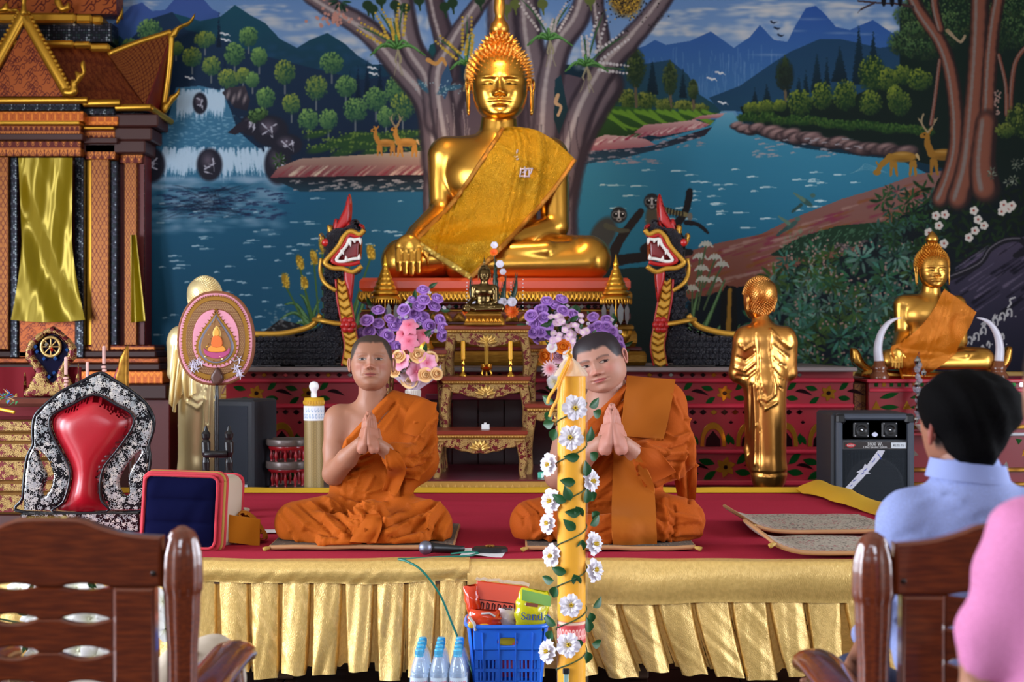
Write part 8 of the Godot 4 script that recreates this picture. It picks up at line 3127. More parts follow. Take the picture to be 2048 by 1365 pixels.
# ---- right side: mosaic table with tusks, loudspeaker
func word(called:String,txt:String,size:float,k:Material,parent:Node3D,p:Vector3,deep:=.002,font:="Droid Sans")->MeshInstance3D:
	var m:=TextMesh.new()
	var f:=SystemFont.new()
	f.font_names=PackedStringArray([font])
	m.font=f
	m.text=txt
	m.font_size=32
	m.pixel_size=size/32.
	m.depth=deep
	return part(called,m,k,parent,p)
func make_right_table()->void:
	var d:=9.3
	var s:=d/F
	var t:=thing("mosaic_table","red mosaic offering table under the smaller Buddha on the right","table",V(0,0,0))
	var red:=mat("altar red",rgb(126,18,30),.3)
	var top:=EYE-(757-682.5)*9.5/F
	var x0:=(1738.-1024)*d/F
	var x1:=(2150.-1024)*d/F
	var b:=MB.new()
	b.box(V((x0+x1)/2,top-.012,-9.72),V(x1-x0+.04,.024,.9),.006)
	part("top",b,mat("altar rail",rgb(172,40,58),.25),t)
	b=MB.new()
	b.box(V((x0+x1)/2,(top-.024)/2,-9.74),V(x1-x0,top-.024,.86),.004)
	var body:=part("body",b,red,t)
	b=MB.new()
	b.box(V(x0-.04,(top-.03)/2,-9.78),V(.08,top-.03,.80),.004)
	face_uv(b,.2,.2)
	part("patterned_side",b,pattern("side scroll","scroll",rgb(110,66,26),rgb(62,14,14)),t)
	var gm:=mat("green mirror",rgb(26,92,40),.08,.75)
	var am:=mat("amber mirror",rgb(188,128,40),.12,.75)
	var wm:=mat("clear mirror",rgb(206,208,214),.04,1.)
	var Y:=func(py):return EYE-(py-682.5)*s
	var tile:=flat_piece([-.012,-.02,.012,-.02,.012,.02,-.012,.02])
	for k in 26:place("mirror_tile",tile,[gm,am,gm,wm][k%4] if k%3 else gm,body,V(x0+.05+k*.05,Y.call(768),-9.31))
	b=MB.new()
	b.box(V((x0+x1)/2,Y.call(781),-9.305),V(x1-x0,.024,.02),.005)
	part("pink_rail",b,mat("altar rail",rgb(172,40,58),.25),t)
	var lf:=leaf_tile(.13,.022,.02)
	var tri_:=flat_piece([-.03,-.025,.03,-.025,.0,.035])
	for k in 9:
		var px:=x0+.07+k*.2
		place("leaf",lf,gm,body,V(px,Y.call(797),-9.31),.1)
		place("leaf",lf,gm,body,V(px,Y.call(815),-9.31),-.15)
		place("mirror_tile",tri_,am,body,V(px-.02,Y.call(812),-9.31))
		for e in 3:place("mirror_tile",tri_,[am,wm,gm][e],body,V(px+.08*e-.05,Y.call(872+(k*7+e*31)%80),-9.31),k*1.3+e,.7)
	for q in [[850,858],[866,872],[936,944],[965,972]]:
		b=MB.new()
		b.box(V((x0+x1)/2,Y.call((q[0]+q[1])/2.),-9.3),V(x1-x0,(q[1]-q[0])*s,.03),.004)
		part("gilt_rail",b,old_gilt() if q[0]!=866 else mat("pale strip",rgb(190,190,196),.5),t)
	var o:=thing("offering_bowl","small white bowl on a shelf of the mosaic table beside the seated man's head","bowl",V((1846-1024)*9.2/F,Y.call(866)+.014,-9.2))
	b=MB.new()
	b.lathe([Vector2(.022,.0),Vector2(.026,.006),Vector2(.05,.04),Vector2(.052,.044),Vector2(.046,.04),Vector2(.0,.012)],22)
	part("bowl",b,mat("white vase",rgb(214,206,196),.3),o)
	b=MB.new()
	b.box(V((1850-1024)*9.2/F,Y.call(866)+.002,-9.2),V(.3,.018,.2),.003)
	part("shelf",b,red,t)
	# tusks on turned wooden feet
	var wood:=mat("turned rosewood",rgb(112,62,38),.2)
	for q in [[1754,1.,"left"],[1990,-1.,"right"]]:
		s=9.4/F
		o=thing("ivory_tusk","curved white tusk on a turned wooden foot, %s of the smaller Buddha"%q[2],"tusk",V((q[0]-1024)*s,top+.001,-9.335),"pair of tusks")
		b=MB.new()
		b.lathe([Vector2(.062,.0),Vector2(.064,.02),Vector2(.05,.04),Vector2(.046,.055),Vector2(.056,.075),Vector2(.04,.09),Vector2(.036,.115),Vector2(.03,.118),Vector2(0,.118)],22)
		part("foot",b,wood,o)
		b=MB.new()
		var p:=[]
		var r:=[]
		for e in [[1,758,10],[-1,722,10],[-3,695,9.4],[3,668,8.2],[16,648,6],[30,639,3.5],[43,636,.6]]:
			p.append(V(e[0]*s*q[1],maxf(.11,(757.-e[1])*s),.0))
		p=path3(p,5)
		for k in p.size():r.append(lerpf(10.,.6,pow(float(k)/(p.size()-1),1.6))*s)
		b.tube(p,r,14)
		part("tusk",b,mat("ivory",rgb(206,202,214),.28),o)
	o=thing("crystal_garland","hanging garland of faceted crystal beads before the mosaic table","garland",V((1840-1024)*9.22/F,top,-9.24))
	s=9.22/F
	var gl:=mat("crystal",Color(.86,.88,.94,.25),.03,.0,{"refraction_enabled":true,"refraction_scale":.055})
	b=MB.new()
	b.tube([V(0,.18,.0),V(0,.0,.02),V(.0,-.27,.02)],.0015,5)
	b.tube([V(0,.18,.0),V(-.02,.09,-.05),V(-.02,.0,-.10)],.002,5)
	part("thread",b,mat("stem red",rgb(120,40,40),.6),o)
	for k in 16:
		b=MB.new()
		var c:=V(rng.randf_range(-.03,.03),lerpf(.12,-.26,k/15.),.03+rng.randf_range(-.01,.02))
		var rr:=rng.randf_range(.016,.028)
		b.turned([Vector2(0,rr*1.3),Vector2(rr*.8,rr*.5),Vector2(rr,0),Vector2(rr*.7,-rr*.8),Vector2(0,-rr*1.2)],7,c)
		part("crystal_bead",b,gl if k%3 else wm,o)
func make_loudspeaker()->void:
	var d:=8.25
	var s:=d/F
	var t:=thing("loudspeaker","tall grey loudspeaker with two tweeters and torn tape across its mesh, on the right","loudspeaker",V((1752-1024)*s,0,-8.45))
	var cab:=mat("grey cabinet",rgb(58,64,76),.55)
	var dk:=mat("black cabinet",rgb(32,36,44),.6)
	var Y:=func(py):return EYE-(py-682.5)*s
	var top:float=Y.call(828)
	var b:=MB.new()
	b.box(V(-.02,top/2+.01,-.05),V(.46,top-.02,.42),.014)
	part("cabinet",b,dk,t)
	var front:=.165
	for e in [-1,1]:
		b=MB.new()
		b.box(V(e*.208,top/2+.01,front),V(.036,top-.02,.05),.01)
		part("side_frame",b,cab,t)
		b=MB.new()
		b.box(V(e*.2,top-.03,front+.002),V(.056,.058,.056),.012)
		part("corner_guard",b,mat("black plastic",rgb(20,21,24),.4),t)
	b=MB.new()
	b.box(V(0,top-.02,front),V(.40,.036,.05),.01)
	part("top_frame",b,cab,t)
	b=MB.new()
	b.box(V(0,Y.call(860),front-.02),V(.38,(882-838)*s,.03),.003)
	part("tweeter_panel",b,mat("panel grey",rgb(92,92,104),.7),t)
	for x in [1725,1782]:
		var px=(x-1752)*s
		b=MB.new()
		b.box(V(px,Y.call(861),front),V(.092,.092,.018),.008)
		var tw:=part("tweeter",b,mat("black plastic",rgb(20,21,24),.4),t)
		b=MB.new()
		b.turned([Vector2(.034,.0),Vector2(.036,.008),Vector2(.030,.008),Vector2(.014,-.004),Vector2(.008,.006),Vector2(0,.01)],22)
		var cone:=part("horn",b,mat("black plastic",rgb(20,21,24),.4),tw,V(px,Y.call(861),front+.011))
		cone.rotation.x=PI/2
		b=MB.new()
		b.ball(V(px,Y.call(861),front+.016),V(.007,.007,.005),9,6)
		part("dome",b,mat("clear mirror",rgb(206,208,214),.04,1.),tw)
		for c in [[-1,-1],[1,-1],[1,1],[-1,1]]:
			b=MB.new()
			b.ball(V(px+c[0]*.036,Y.call(861)+c[1]*.036,front+.01),V(.005,.005,.003),8,5)
			part("screw",b,mat("steel",rgb(150,150,154),.3,1.),tw)
	b=MB.new()
	b.slab(smooth_line(PackedVector2Array([Vector2(.018,0),Vector2(0,.014),Vector2(-.018,0),Vector2(0,-.014)]),4),0,.002)
	part("sticker",b,mat("pale sticker",rgb(200,204,226),.5),t,V(.003,Y.call(870.5),front-.004))
	b=MB.new()
	b.box(V(.0,Y.call(892),front+.002),V(.375,16*s,.014),.002)
	var name_:=part("badge_frame",b,mat("steel",rgb(150,150,154),.3,1.),t)
	b=MB.new()
	b.box(V(.0,Y.call(892),front+.008),V(.364,13*s,.006),.001)
	part("badge",b,mat("badge brown",rgb(40,32,32),.4),name_)
	b=MB.new()
	b.slab(smooth_line(PackedVector2Array([Vector2(.03,0),Vector2(0,.013),Vector2(-.03,0),Vector2(0,-.013)]),5),0,.003,.001)
	part("oval_logo",b,mat("logo red",rgb(176,34,44),.4),name_,V(-.142,Y.call(892),front+.011))
	b=MB.new()
	b.box(V(.137,Y.call(892),front+.011),V(.085,.033,.002))
	part("model_plate",b,mat("pale plate",rgb(196,200,206),.4),name_)
	var pale:=mat("print white",rgb(210,210,210),.6)
	word("lettering","1800 W.",.024,pale,name_,V(.0,Y.call(889.5),front+.012),.001,"Droid Serif")
	word("lettering","2 Way Speaker System",.013,pale,name_,V(.0,Y.call(895.5),front+.012),.001,"Droid Serif")
	word("lettering","KLTX 15",.018,mat("print black",rgb(20,20,24),.6),name_,V(.137,Y.call(892),front+.013),.001)
	word("lettering","Sailor",.015,pale,name_,V(-.142,Y.call(892),front+.015),.001,"Droid Serif")
	# mesh grille: crossed bars over the dark cone
	b=MB.new()
	b.box(V(0,(Y.call(901)+.05)/2,front-.01),V(.38,Y.call(901)-.05,.01),.002)
	part("grille_back",b,mat("grille black",rgb(20,22,26),.8),t)
	b=MB.new()
	b.lathe([Vector2(.165,.0),Vector2(.17,.006),Vector2(.155,.004),Vector2(.06,-.001),Vector2(0,.002)],36)
	part("speaker_cone",b,mat("cone grey",rgb(38,40,46),.6),t,V(.0,Y.call(975),front-.003)).rotation.x=PI/2
	b=MB.new()
	var n:=46
	for k in n:b.box(V(-.186+.372*k/(n-1),(Y.call(902)+.05)/2,front+.004),V(.0028,Y.call(902)-.05,.002))
	var rows:=int((Y.call(902)-.05)/.0083)
	for k in rows:b.box(V(0,Y.call(902)-k*.0083,front+.006),V(.374,.0028,.002))
	part("grille_mesh",b,mat("grille wire",rgb(44,50,58),.4,.5),t,Vector3.ZERO,"",true)
	# strip of torn packing tape across the mesh
	b=MB.new()
	b.slab(outline([1758,902,1772,902,1766,914,1741,942,1738,946,1744,948,1734,950,1730,955,1704,982,1692,978,1720,948,1715,946,1728,938,1732,929,1736,932],1752,0,d),0,.002)
	for k in b.v.size():b.v[k].y+=EYE+682.5*s
	var tape:=mat("printed tape",rgb(186,184,196),.5)
	part("torn_tape",b,tape,t,V(0,0,front+.009))
	for q in [[1757,908,1764,920],[1752,918,1746,926],[1728,944,1736,938],[1724,950,1730,946],[1708,964,1714,960],[1702,974,1706,970]]:
		b=MB.new()
		b.tube([V((q[0]-1752)*s,Y.call(q[1]),front+.012),V((q[0]+q[2]-3504)/2.*s+.004,Y.call((q[1]+q[3])/2.),front+.012),V((q[2]-1752)*s,Y.call(q[3]),front+.012)],.002,4)
		part("tape_print",b,mat("tape blue",rgb(50,70,170),.6),t)
# ---- in front of the platform: great candle, basket, water bottles; microphone and papers on the carpet
func make_microphone()->void:
	var d:=5.66
	var s:=d/F
	var t:=thing("microphone","grey mesh microphone with a green cable lying at the carpet edge","microphone",V((851-1024)*s,TOP+.006,-d))
	var b:=MB.new()
	b.ball(V(0,.027,0),V(.028,.028,.028),18,12)
	var m:=mat("mic mesh",rgb(120,124,140),.35,.8)
	part("mesh_head",b,relief(m,noise_tex(.8,91,128,FastNoiseLite.TYPE_CELLULAR,1),.08,20.),t)
	b=MB.new()
	b.tube([V(.012,.026,-.012),V(.03,.024,-.02),V(.13,.014,-.06),V(.15,.013,-.068)],[.026,.02,.013,.012],14)
	part("body",b,mat("black plastic",rgb(20,21,24),.4),t)
	b=MB.new()
	var p:=[]
	for q in [[902,1088,5.66],[930,1093,5.70],[950,1093,5.70],[955,1097,5.66],[930,1103,5.60],[870,1106,5.57],[820,1112,5.53],[797,1119,5.47],[815,1124,5.43],[845,1143,5.40],[880,1190,5.395],[905,1250,5.39],[928,1305,5.37],[945,1345,5.33],[950,1390,5.32]]:
		var e:=at(q[0],q[1],q[2])-t.position
		if q[1]<1118:e.y=.002
		p.append(e)
	b.tube(path3(p,5),.0045,8)
	part("green_cable",b,mat("green rubber",rgb(10,110,92),.35),t)
	var paper:=mat("paper",rgb(222,220,222),.8)
	for q in [[905,1093,5.78,.16,.10,.1,"white paper under the microphone cable by the monk's knee"],[965,1099,5.68,.17,.11,-.12,"white paper sheet under the black clutch"]]:
		b=MB.new()
		b.sheet(8,8,func(u,v):return V((u-.5)*q[3],.002+.004*sin(u*5.)*v,(v-.5)*q[4]),.001)
		var o:=part("paper_sheet"+("" if not has_node("paper_sheet") else "_%03d"%(1 if q[0]==905 else 2)),b,paper,self,V((q[0]-1024)*q[2]/F,TOP+.003,-q[2]))
		o.rotation.y=q[5]
		tag(o,q[6],"paper")
	t=thing("clutch","flat black clutch with a gold emblem on the papers between the monks","clutch",V((980-1024)*5.74/F,TOP+.007,-5.74))
	b=MB.new()
	b.slab(smooth_line(PackedVector2Array([Vector2(-.07,-.035),Vector2(-.03,-.048),Vector2(.03,-.045),Vector2(.07,-.02),Vector2(.06,.03),Vector2(0,.042),Vector2(-.06,.03)]),3),.0,.018,.006)
	var c:=part("body",b,mat("black leather",rgb(18,18,22),.4),t)
	c.rotation.x=-PI/2
	b=MB.new()
	for k in 8:b.tube([V(0,.02,-.005),V(cos(TAU*k/8)*.02,.021,-.005+sin(TAU*k/8)*.022)],[.006,.002],5)
	part("gold_emblem",b,mat("gold trim",rgb(176,120,44),.4,.6),t)
func make_candle()->void:
	var d:=5.
	var s:=d/F
	var t:=thing("great_candle","tall yellow ceremonial candle wrapped in clear film with a red label, before the stout monk","candle",V((1143-1024)*s,0,-d))
	var Y:=func(py):return EYE-(py-682.5)*s
	var top:float=Y.call(752)
	var b:=MB.new()
	b.lathe([Vector2(.0495,.012),Vector2(.0495,top-.004),Vector2(.046,top),Vector2(0,top+.004)],40)
	part("wax_body",b,mat("candle wax",rgb(240,168,20),.5,.0,{"metallic_specular":.3}),t)
	b=MB.new()
	b.lathe([Vector2(.09,.0),Vector2(.09,.02),Vector2(.06,.03),Vector2(.052,.06),Vector2(.0,.06)],30)
	part("foot",b,mat("gold trim",rgb(176,120,44),.4,.6),t)
	var film:=mat("clear film",Color(1,1,1,.03),.08,.0,{"metallic_specular":.22,"transparency":BaseMaterial3D.TRANSPARENCY_ALPHA})
	b=MB.new()
	b.grid(40,30,func(u,v):
		var g:float=TAU*u
		var seam:float=.008*exp(-pow((wrapf(g+.15,-PI,PI))/.06,2))
		var r:float=.0515+seam+.0005*wave(u*20.+v*9.,3.)
		return V(cos(g)*r,lerpf(.05,top,v),sin(g)*r),true)
	part("film_wrap",b,film,t)
	b=MB.new()
	b.grid(36,14,func(u,v):
		var g:float=TAU*u
		var f:float=pow(1.-v,.8)
		var r:float=(.052*f+.007)*(1.+.16*sin(g*9.+v*5.)*(.3+v))+.004*wave(u*16.+v*8.,5.)
		return V(cos(g)*r-.008*v,lerpf(top,Y.call(716),v)+.006*wave(u*10.,2.)*v,sin(g)*r),true)
	part("film_gather",b,mat("crinkled film",Color(1.,.93,.84,.42),.12,.0,{"transparency":BaseMaterial3D.TRANSPARENCY_ALPHA}),t)
	b=MB.new()
	b.lathe([Vector2(.035,top),Vector2(.024,top+.03),Vector2(.006,top+.055),Vector2(.0,top+.058)],20)
	part("wax_tip",b,mat("candle tip",rgb(240,170,70),.4),t)
	var yl:=mat("yellow ribbon",rgb(240,166,44),.5)
	for q in [[[1141,712],[1136,722],[1124,745],[1112,770],[1098,792],[1094,806]],[[1140,712],[1134,735],[1120,765],[1114,795],[1104,815],[1098,832]],[[1139,722],[1141,712],[1136,706],[1140,700]]]:
		b=MB.new()
		var p:=[]
		for k in q.size():p.append(V((q[k][0]-1143)*s,Y.call(q[k][1]),.02+.05*minf(1.,k*.4)+.004*(k%2)))
		b.tube(path3(p,4),.006,6,.45)
		part("ribbon",b,yl,t)
	var a:=Art.new(256,64,rgb(206,40,44))
	a.line([0,5,256,5],7,rgb(236,200,170))
	for k in 12:
		var x:=10.+k*21
		a.curve([x,50,x,28,x+7,24,x+12,30,x+12,50],4,rgb(250,190,180),4)
		a.line([x+4,42,x+9,42],3,rgb(250,190,180))
	var lab:=mat("red label",Color.WHITE,.5)
	lab.albedo_texture=a.tex()
	b=MB.new()
	b.grid(40,1,func(u,v):return V(cos(TAU*u)*.0505,lerpf(Y.call(1240),Y.call(1284),v),sin(TAU*u)*.0505),true,false,false,Vector2(2,1))
	part("label_band",b,lab,t)
	b=MB.new()
	b.box(V((1131-1143)*s,Y.call(1336),.056),V(.024,.020,.012),.003)
	part("black_clip",b,mat("black plastic",rgb(20,21,24),.4),t)
	b=MB.new()
	b.box(V((1131-1143)*s,Y.call(1368),.055),V(.016,.10,.003),.001)
	part("opal_strip",b,mat("opal strip",rgb(176,214,206),.12,.4),t)
	# the flower vine wound round it
	var o:=thing("flower_vine","silk vine of white blossoms and green leaves wound round the great candle","vine",t.position)
	var fl:=ruffle_mesh(.043)
	b=MB.new()
	b.paint(rgb(226,190,40))
	for k in 5:b.tube([V(0,0,0),V(cos(k*1.3)*.006,sin(k*1.3)*.006+.004,.026)],[.002,.003],5)
	var stam:=b.mesh()
	var lf:=leaf_mesh(.056,.036,rgb(38,84,44))
	var pos:=func(px,py,out:=.06):
		var x=(px-1143.)*s
		var z:=sqrt(maxf(out*out-x*x,.0)) if absf(x)<out else .0
		return V(x,Y.call(py),z)
	for q in [[1147,815],[1141,874],[1102,930],[1106,1003],[1100,1048],[1178,962],[1107,1112],[1184,1142],[1140,1206],[1136,1284],[1183,1088],[1100,1304]]:
		var p:Vector3=pos.call(q[0],q[1])
		var face:=V(p.x*12.,.15,.7)
		var e:=bloom("blossom",fl,petals_mat(),o,p,face,rng.randf_range(.95,1.1),rng.randf()*TAU)
		part("stamens",stam,mat("stamen",Color.WHITE,.6,.0,{"vertex_color_use_as_albedo":true}),e)
	for q in [[1108,806,1.2],[1104,824,2.4],[1108,846,1.8],[1112,858,2.6],[1178,815,-1.],[1186,824,-1.9],[1174,884,-.3],[1180,906,-2.2],[1158,912,1.6],[1150,962,1.5],[1172,952,.1],[1178,984,-2.4],[1140,998,.4],[1150,1010,-2.6],[1132,1000,1.2],[1172,1006,.0],[1160,1022,1.6],[1184,1024,-2.3],[1150,1056,.9],[1180,1052,-.9],[1164,1076,3.],[1132,1140,1.4],[1146,1144,-2.7],[1108,1162,1.5],[1112,1172,2.7],[1186,1216,-.9],[1180,1226,-2.8],[1104,1262,2.6],[1112,1250,1.],[1178,1266,.2],[1184,1288,-1.7],[1174,1302,-2.9],[1166,1282,1.6]]:
		var p:Vector3=pos.call(q[0],q[1],.057)
		var e:=part("leaf",lf,leaves_mat(),o,p)
		e.basis=Basis.from_euler(V(.25,p.x*9.,q[2]))
	b=MB.new()
	var stem:=[]
	for k in 150:
		var f:=k/149.
		stem.append(V(cos(f*44.)*.054,lerpf(Y.call(806),.12,f),sin(f*44.)*.054))
	b.tube(stem,.0022,5)
	part("stem",b,mat("stem green",rgb(52,84,48),.6),o)
func make_basket()->void:
	var d:=5.12
	var s:=d/F
	var t:=thing("plastic_basket","blue plastic basket with slotted sides full of packaged offerings, beside the great candle","basket",V((1015-1024)*s,0,-d-.13))
	var blue:=mat("blue plastic",rgb(34,108,228),.28,.0,{"subsurf_scatter_enabled":true,"subsurf_scatter_strength":.05})
	var H:=EYE-(1256-682.5)*s
	var ring:=func(y,grow:=.0):
		var f:float=y/H
		var w:=lerpf(.115,.148,f)+grow
		var dp:=lerpf(.09,.122,f)+grow
		var p:=[]
		for k in 48:
			var g:=TAU*k/48
			p.append(V(w*signf(cos(g))*pow(absf(cos(g)),.45),y,dp*signf(sin(g))*pow(absf(sin(g)),.45)))
		return p
	var wall:=func(y0,y1,called,pick:Callable):
		var b:=MB.new()
		var lo:Array=ring.call(y0)
		var hi:Array=ring.call(y1)
		for k in 48:
			if not pick.call(k):continue
			var m:=(k+1)%48
			var c:Vector3=(lo[k]+lo[m])/2
			var n:=V(c.x,0,c.z).normalized()*.0025
			var q:=[b.vert(lo[k]+n),b.vert(lo[m]+n),b.vert(hi[m]+n),b.vert(hi[k]+n),b.vert(lo[k]-n),b.vert(lo[m]-n),b.vert(hi[m]-n),b.vert(hi[k]-n)]
			b.quad(q[0],q[1],q[2],q[3])
			b.quad(q[4],q[7],q[6],q[5])
			b.quad(q[3],q[2],q[6],q[7])
			b.quad(q[0],q[4],q[5],q[1])
		part(called,b,blue,t)
	var all:=func(_k):return true
	var sides:=func(k):return not (k>4 and k<19)
	wall.call(.0,.05,"wall",all)
	for e in [[.05,H-.012]]:wall.call(e[0],e[1],"wall",sides)
	# slotted front panel, with ribs and a handle opening
	var fz:=func(y):return lerpf(.09,.122,y/H)
	var b:=MB.new()
	var bar:=func(x,y0,y1,w):
		b.box(V(x,(y0+y1)/2,(fz.call(y0)+fz.call(y1))/2),V(w,y1-y0,.005),.001)
	var rows:=[[.05,.075],[.108,.120],[.152,.164],[.196,.236]]
	for r in rows:bar.call(.0,r[0],r[1],.236)
	for r in 3:
		for k in 16:bar.call(-.112+.224*k/15.,rows[r][1],rows[r+1][0],.0075 if k%5 else .014)
	part("slotted_panel",b,blue,t)
	b=MB.new()
	puff(b,[PackedVector2Array([Vector2(-.122,.232),Vector2(.122,.232),Vector2(.126,H),Vector2(-.126,H)]),smooth_line(PackedVector2Array([Vector2(-.034,H-.055),Vector2(-.026,H-.065),Vector2(.026,H-.065),Vector2(.034,H-.055),Vector2(.026,H-.042),Vector2(-.026,H-.042)]),3)],.004,.003,.004,.0)
	part("handle_panel",b,blue,t,V(0,0,.117))
	b=MB.new()
	for x in [-.09,-.03,.03,.09]:b.tube([V(x*.95,.03,.097),V(x,H-.02,.126)],.003,6)
	part("rib",b,blue,t)
	b=MB.new()
	var rim:Array=ring.call(H,.004)
	rim.append(rim[0])
	b.tube(rim,.009,8)
	part("rim",b,blue,t)
	b=MB.new()
	b.box(V(0,.006,0),V(.20,.008,.15),.003)
	part("bottom",b,blue,t)
	# what is in it
	var P:=func(px,py):return V((px-1015)*s,EYE-(py-682.5)*s,0)
	var o:=thing("gift_box","orange red box with stamped lettering in clear film, standing in the blue basket","box",t.position+P.call(1000,1225)+V(0,0,.0))
	b=MB.new()
	b.box(V(0,-.03,0),V(.19,.22,.05),.004)
	part("box",b,mat("orange card",rgb(214,64,14),.35,.0,{"clearcoat_enabled":true,"clearcoat":.5}),o)
	var ink:=mat("stamp ink",rgb(70,16,12),.7)
	b=MB.new()
	for e in [[-.08,.012,.055,.012],[-.08,-.045,.055,-.045],[-.08,.012,-.08,-.045],[.055,.012,.055,-.045]]:b.tube([V(e[0],e[1],.0255),V(e[2],e[3],.0255)],.002,4)
	for k in 6:
		var x:=-.068+k*.021
		b.tube([V(x,.004,.0255),V(x,-.036,.0255)],.0026,4)
		b.tube([V(x+.009,-.036,.0255),V(x+.009,.0,.0255),V(x,.004,.0255)],.0026,4)
		if k%2:b.tube([V(x,-.016,.0255),V(x+.009,-.02,.0255)],.002,4)
	part("stamped_lettering",b,ink,o)
	b=MB.new()
	b.sheet(24,6,func(u,v):return V(lerpf(-.10,.10,u),.082+.010*v+.004*wave(u*14.,2.),.026*(1.-v)*(1. if true else .0)+.004*wave(u*20.+v*3.,6.)),.001)
	part("film_edge",b,mat("crinkled film",Color(1.,.93,.84,.42),.12,.0,{"transparency":BaseMaterial3D.TRANSPARENCY_ALPHA}),o)
	o.rotation=V(-.18,-.12,-.10)
	var bag:=func(label,px,py,w,h,k,z,called):
		var q:=thing(called,label,"packet",t.position+P.call(px,py)+V(0,0,z))
		var m:=MB.new()
		m.grid(20,16,func(u,v):
			var a:float=TAU*u
			var f:float=pow(sin(PI*clampf(v,.02,.98)),.45)
			return V(cos(a)*w*(.72+.28*f)*(1.+.05*sin(v*20.)),(.5-v)*h+.006*wave(u*9.+v*4.,4.),sin(a)*.035*f+.005*wave(u*12.+v*7.,px)),true,false,true)
		part("bag",m,mat(called+str(px),k,.18,.0,{"clearcoat_enabled":true,"clearcoat":.7,"clearcoat_roughness":.08}),q)
		return q
	var y:Node3D=bag.call("yellow and green snack packet with a blue word, at the right of the blue basket",1064,1226,.062,.14,rgb(206,200,24),.07,"snack_packet")
	y.rotation=V(-.1,.2,-.16)
	var w:=word("lettering","Sanda",.035,mat("word blue",rgb(20,70,150),.5),y,V(.006,-.022,.037),.003,"Droid Serif")
	w.rotation.z=.1
	b=MB.new()
	b.grid(14,5,func(u,v):return V(lerpf(-.05,.06,u),lerpf(.068,.03,v)-.01*u,.036*pow(sin(PI*(.12+v*.3)),.45)+.002))
	part("green_panel",b,mat("packet green",rgb(120,170,90),.25),y)
	b=MB.new()
	b.box(V(-.01,.018,.036),V(.045,.012,.002),.0005)
	part("brown_patch",b,mat("packet brown",rgb(130,70,60),.4),y)
	var r:Node3D=bag.call("orange and white snack packet in the front left of the blue basket",968,1246,.062,.07,rgb(222,64,20),.085,"snack_packet")
	b=MB.new()
	b.tube([V(-.055,.02,.03),V(-.035,-.005,.04),V(-.03,-.03,.036)],.008,7,.5)
	b.tube([V(-.01,.028,.026),V(.02,.03,.026),V(.04,.018,.026)],.007,7,.5)
	part("white_flash",b,mat("print white",rgb(210,210,210),.6),r)
	b=MB.new()
	b.ball(V(-.045,-.012,.034),V(.014,.012,.006),10,6)
	b.ball(V(.0,-.012,.034),V(.02,.006,.006),10,6)
	part("yellow_flash",b,mat("print yellow",rgb(230,180,50),.4),r)
	r=bag.call("plain orange red bag sticking out behind the gift box in the blue basket",944,1218,.03,.12,rgb(214,58,22),.0,"offering_bag")
	r.rotation.z=.2
	bag.call("small pale packet between the two snack packets in the blue basket",1012,1250,.034,.08,rgb(210,196,200),.05,"offering_bag")
	bag.call("yellow packet deep inside the blue basket behind its handle opening",1022,1290,.07,.1,rgb(200,176,40),.02,"offering_bag")
	bag.call("pink packet at the bottom of the blue basket behind its slots",1030,1345,.075,.10,rgb(196,60,110),.0,"offering_bag")
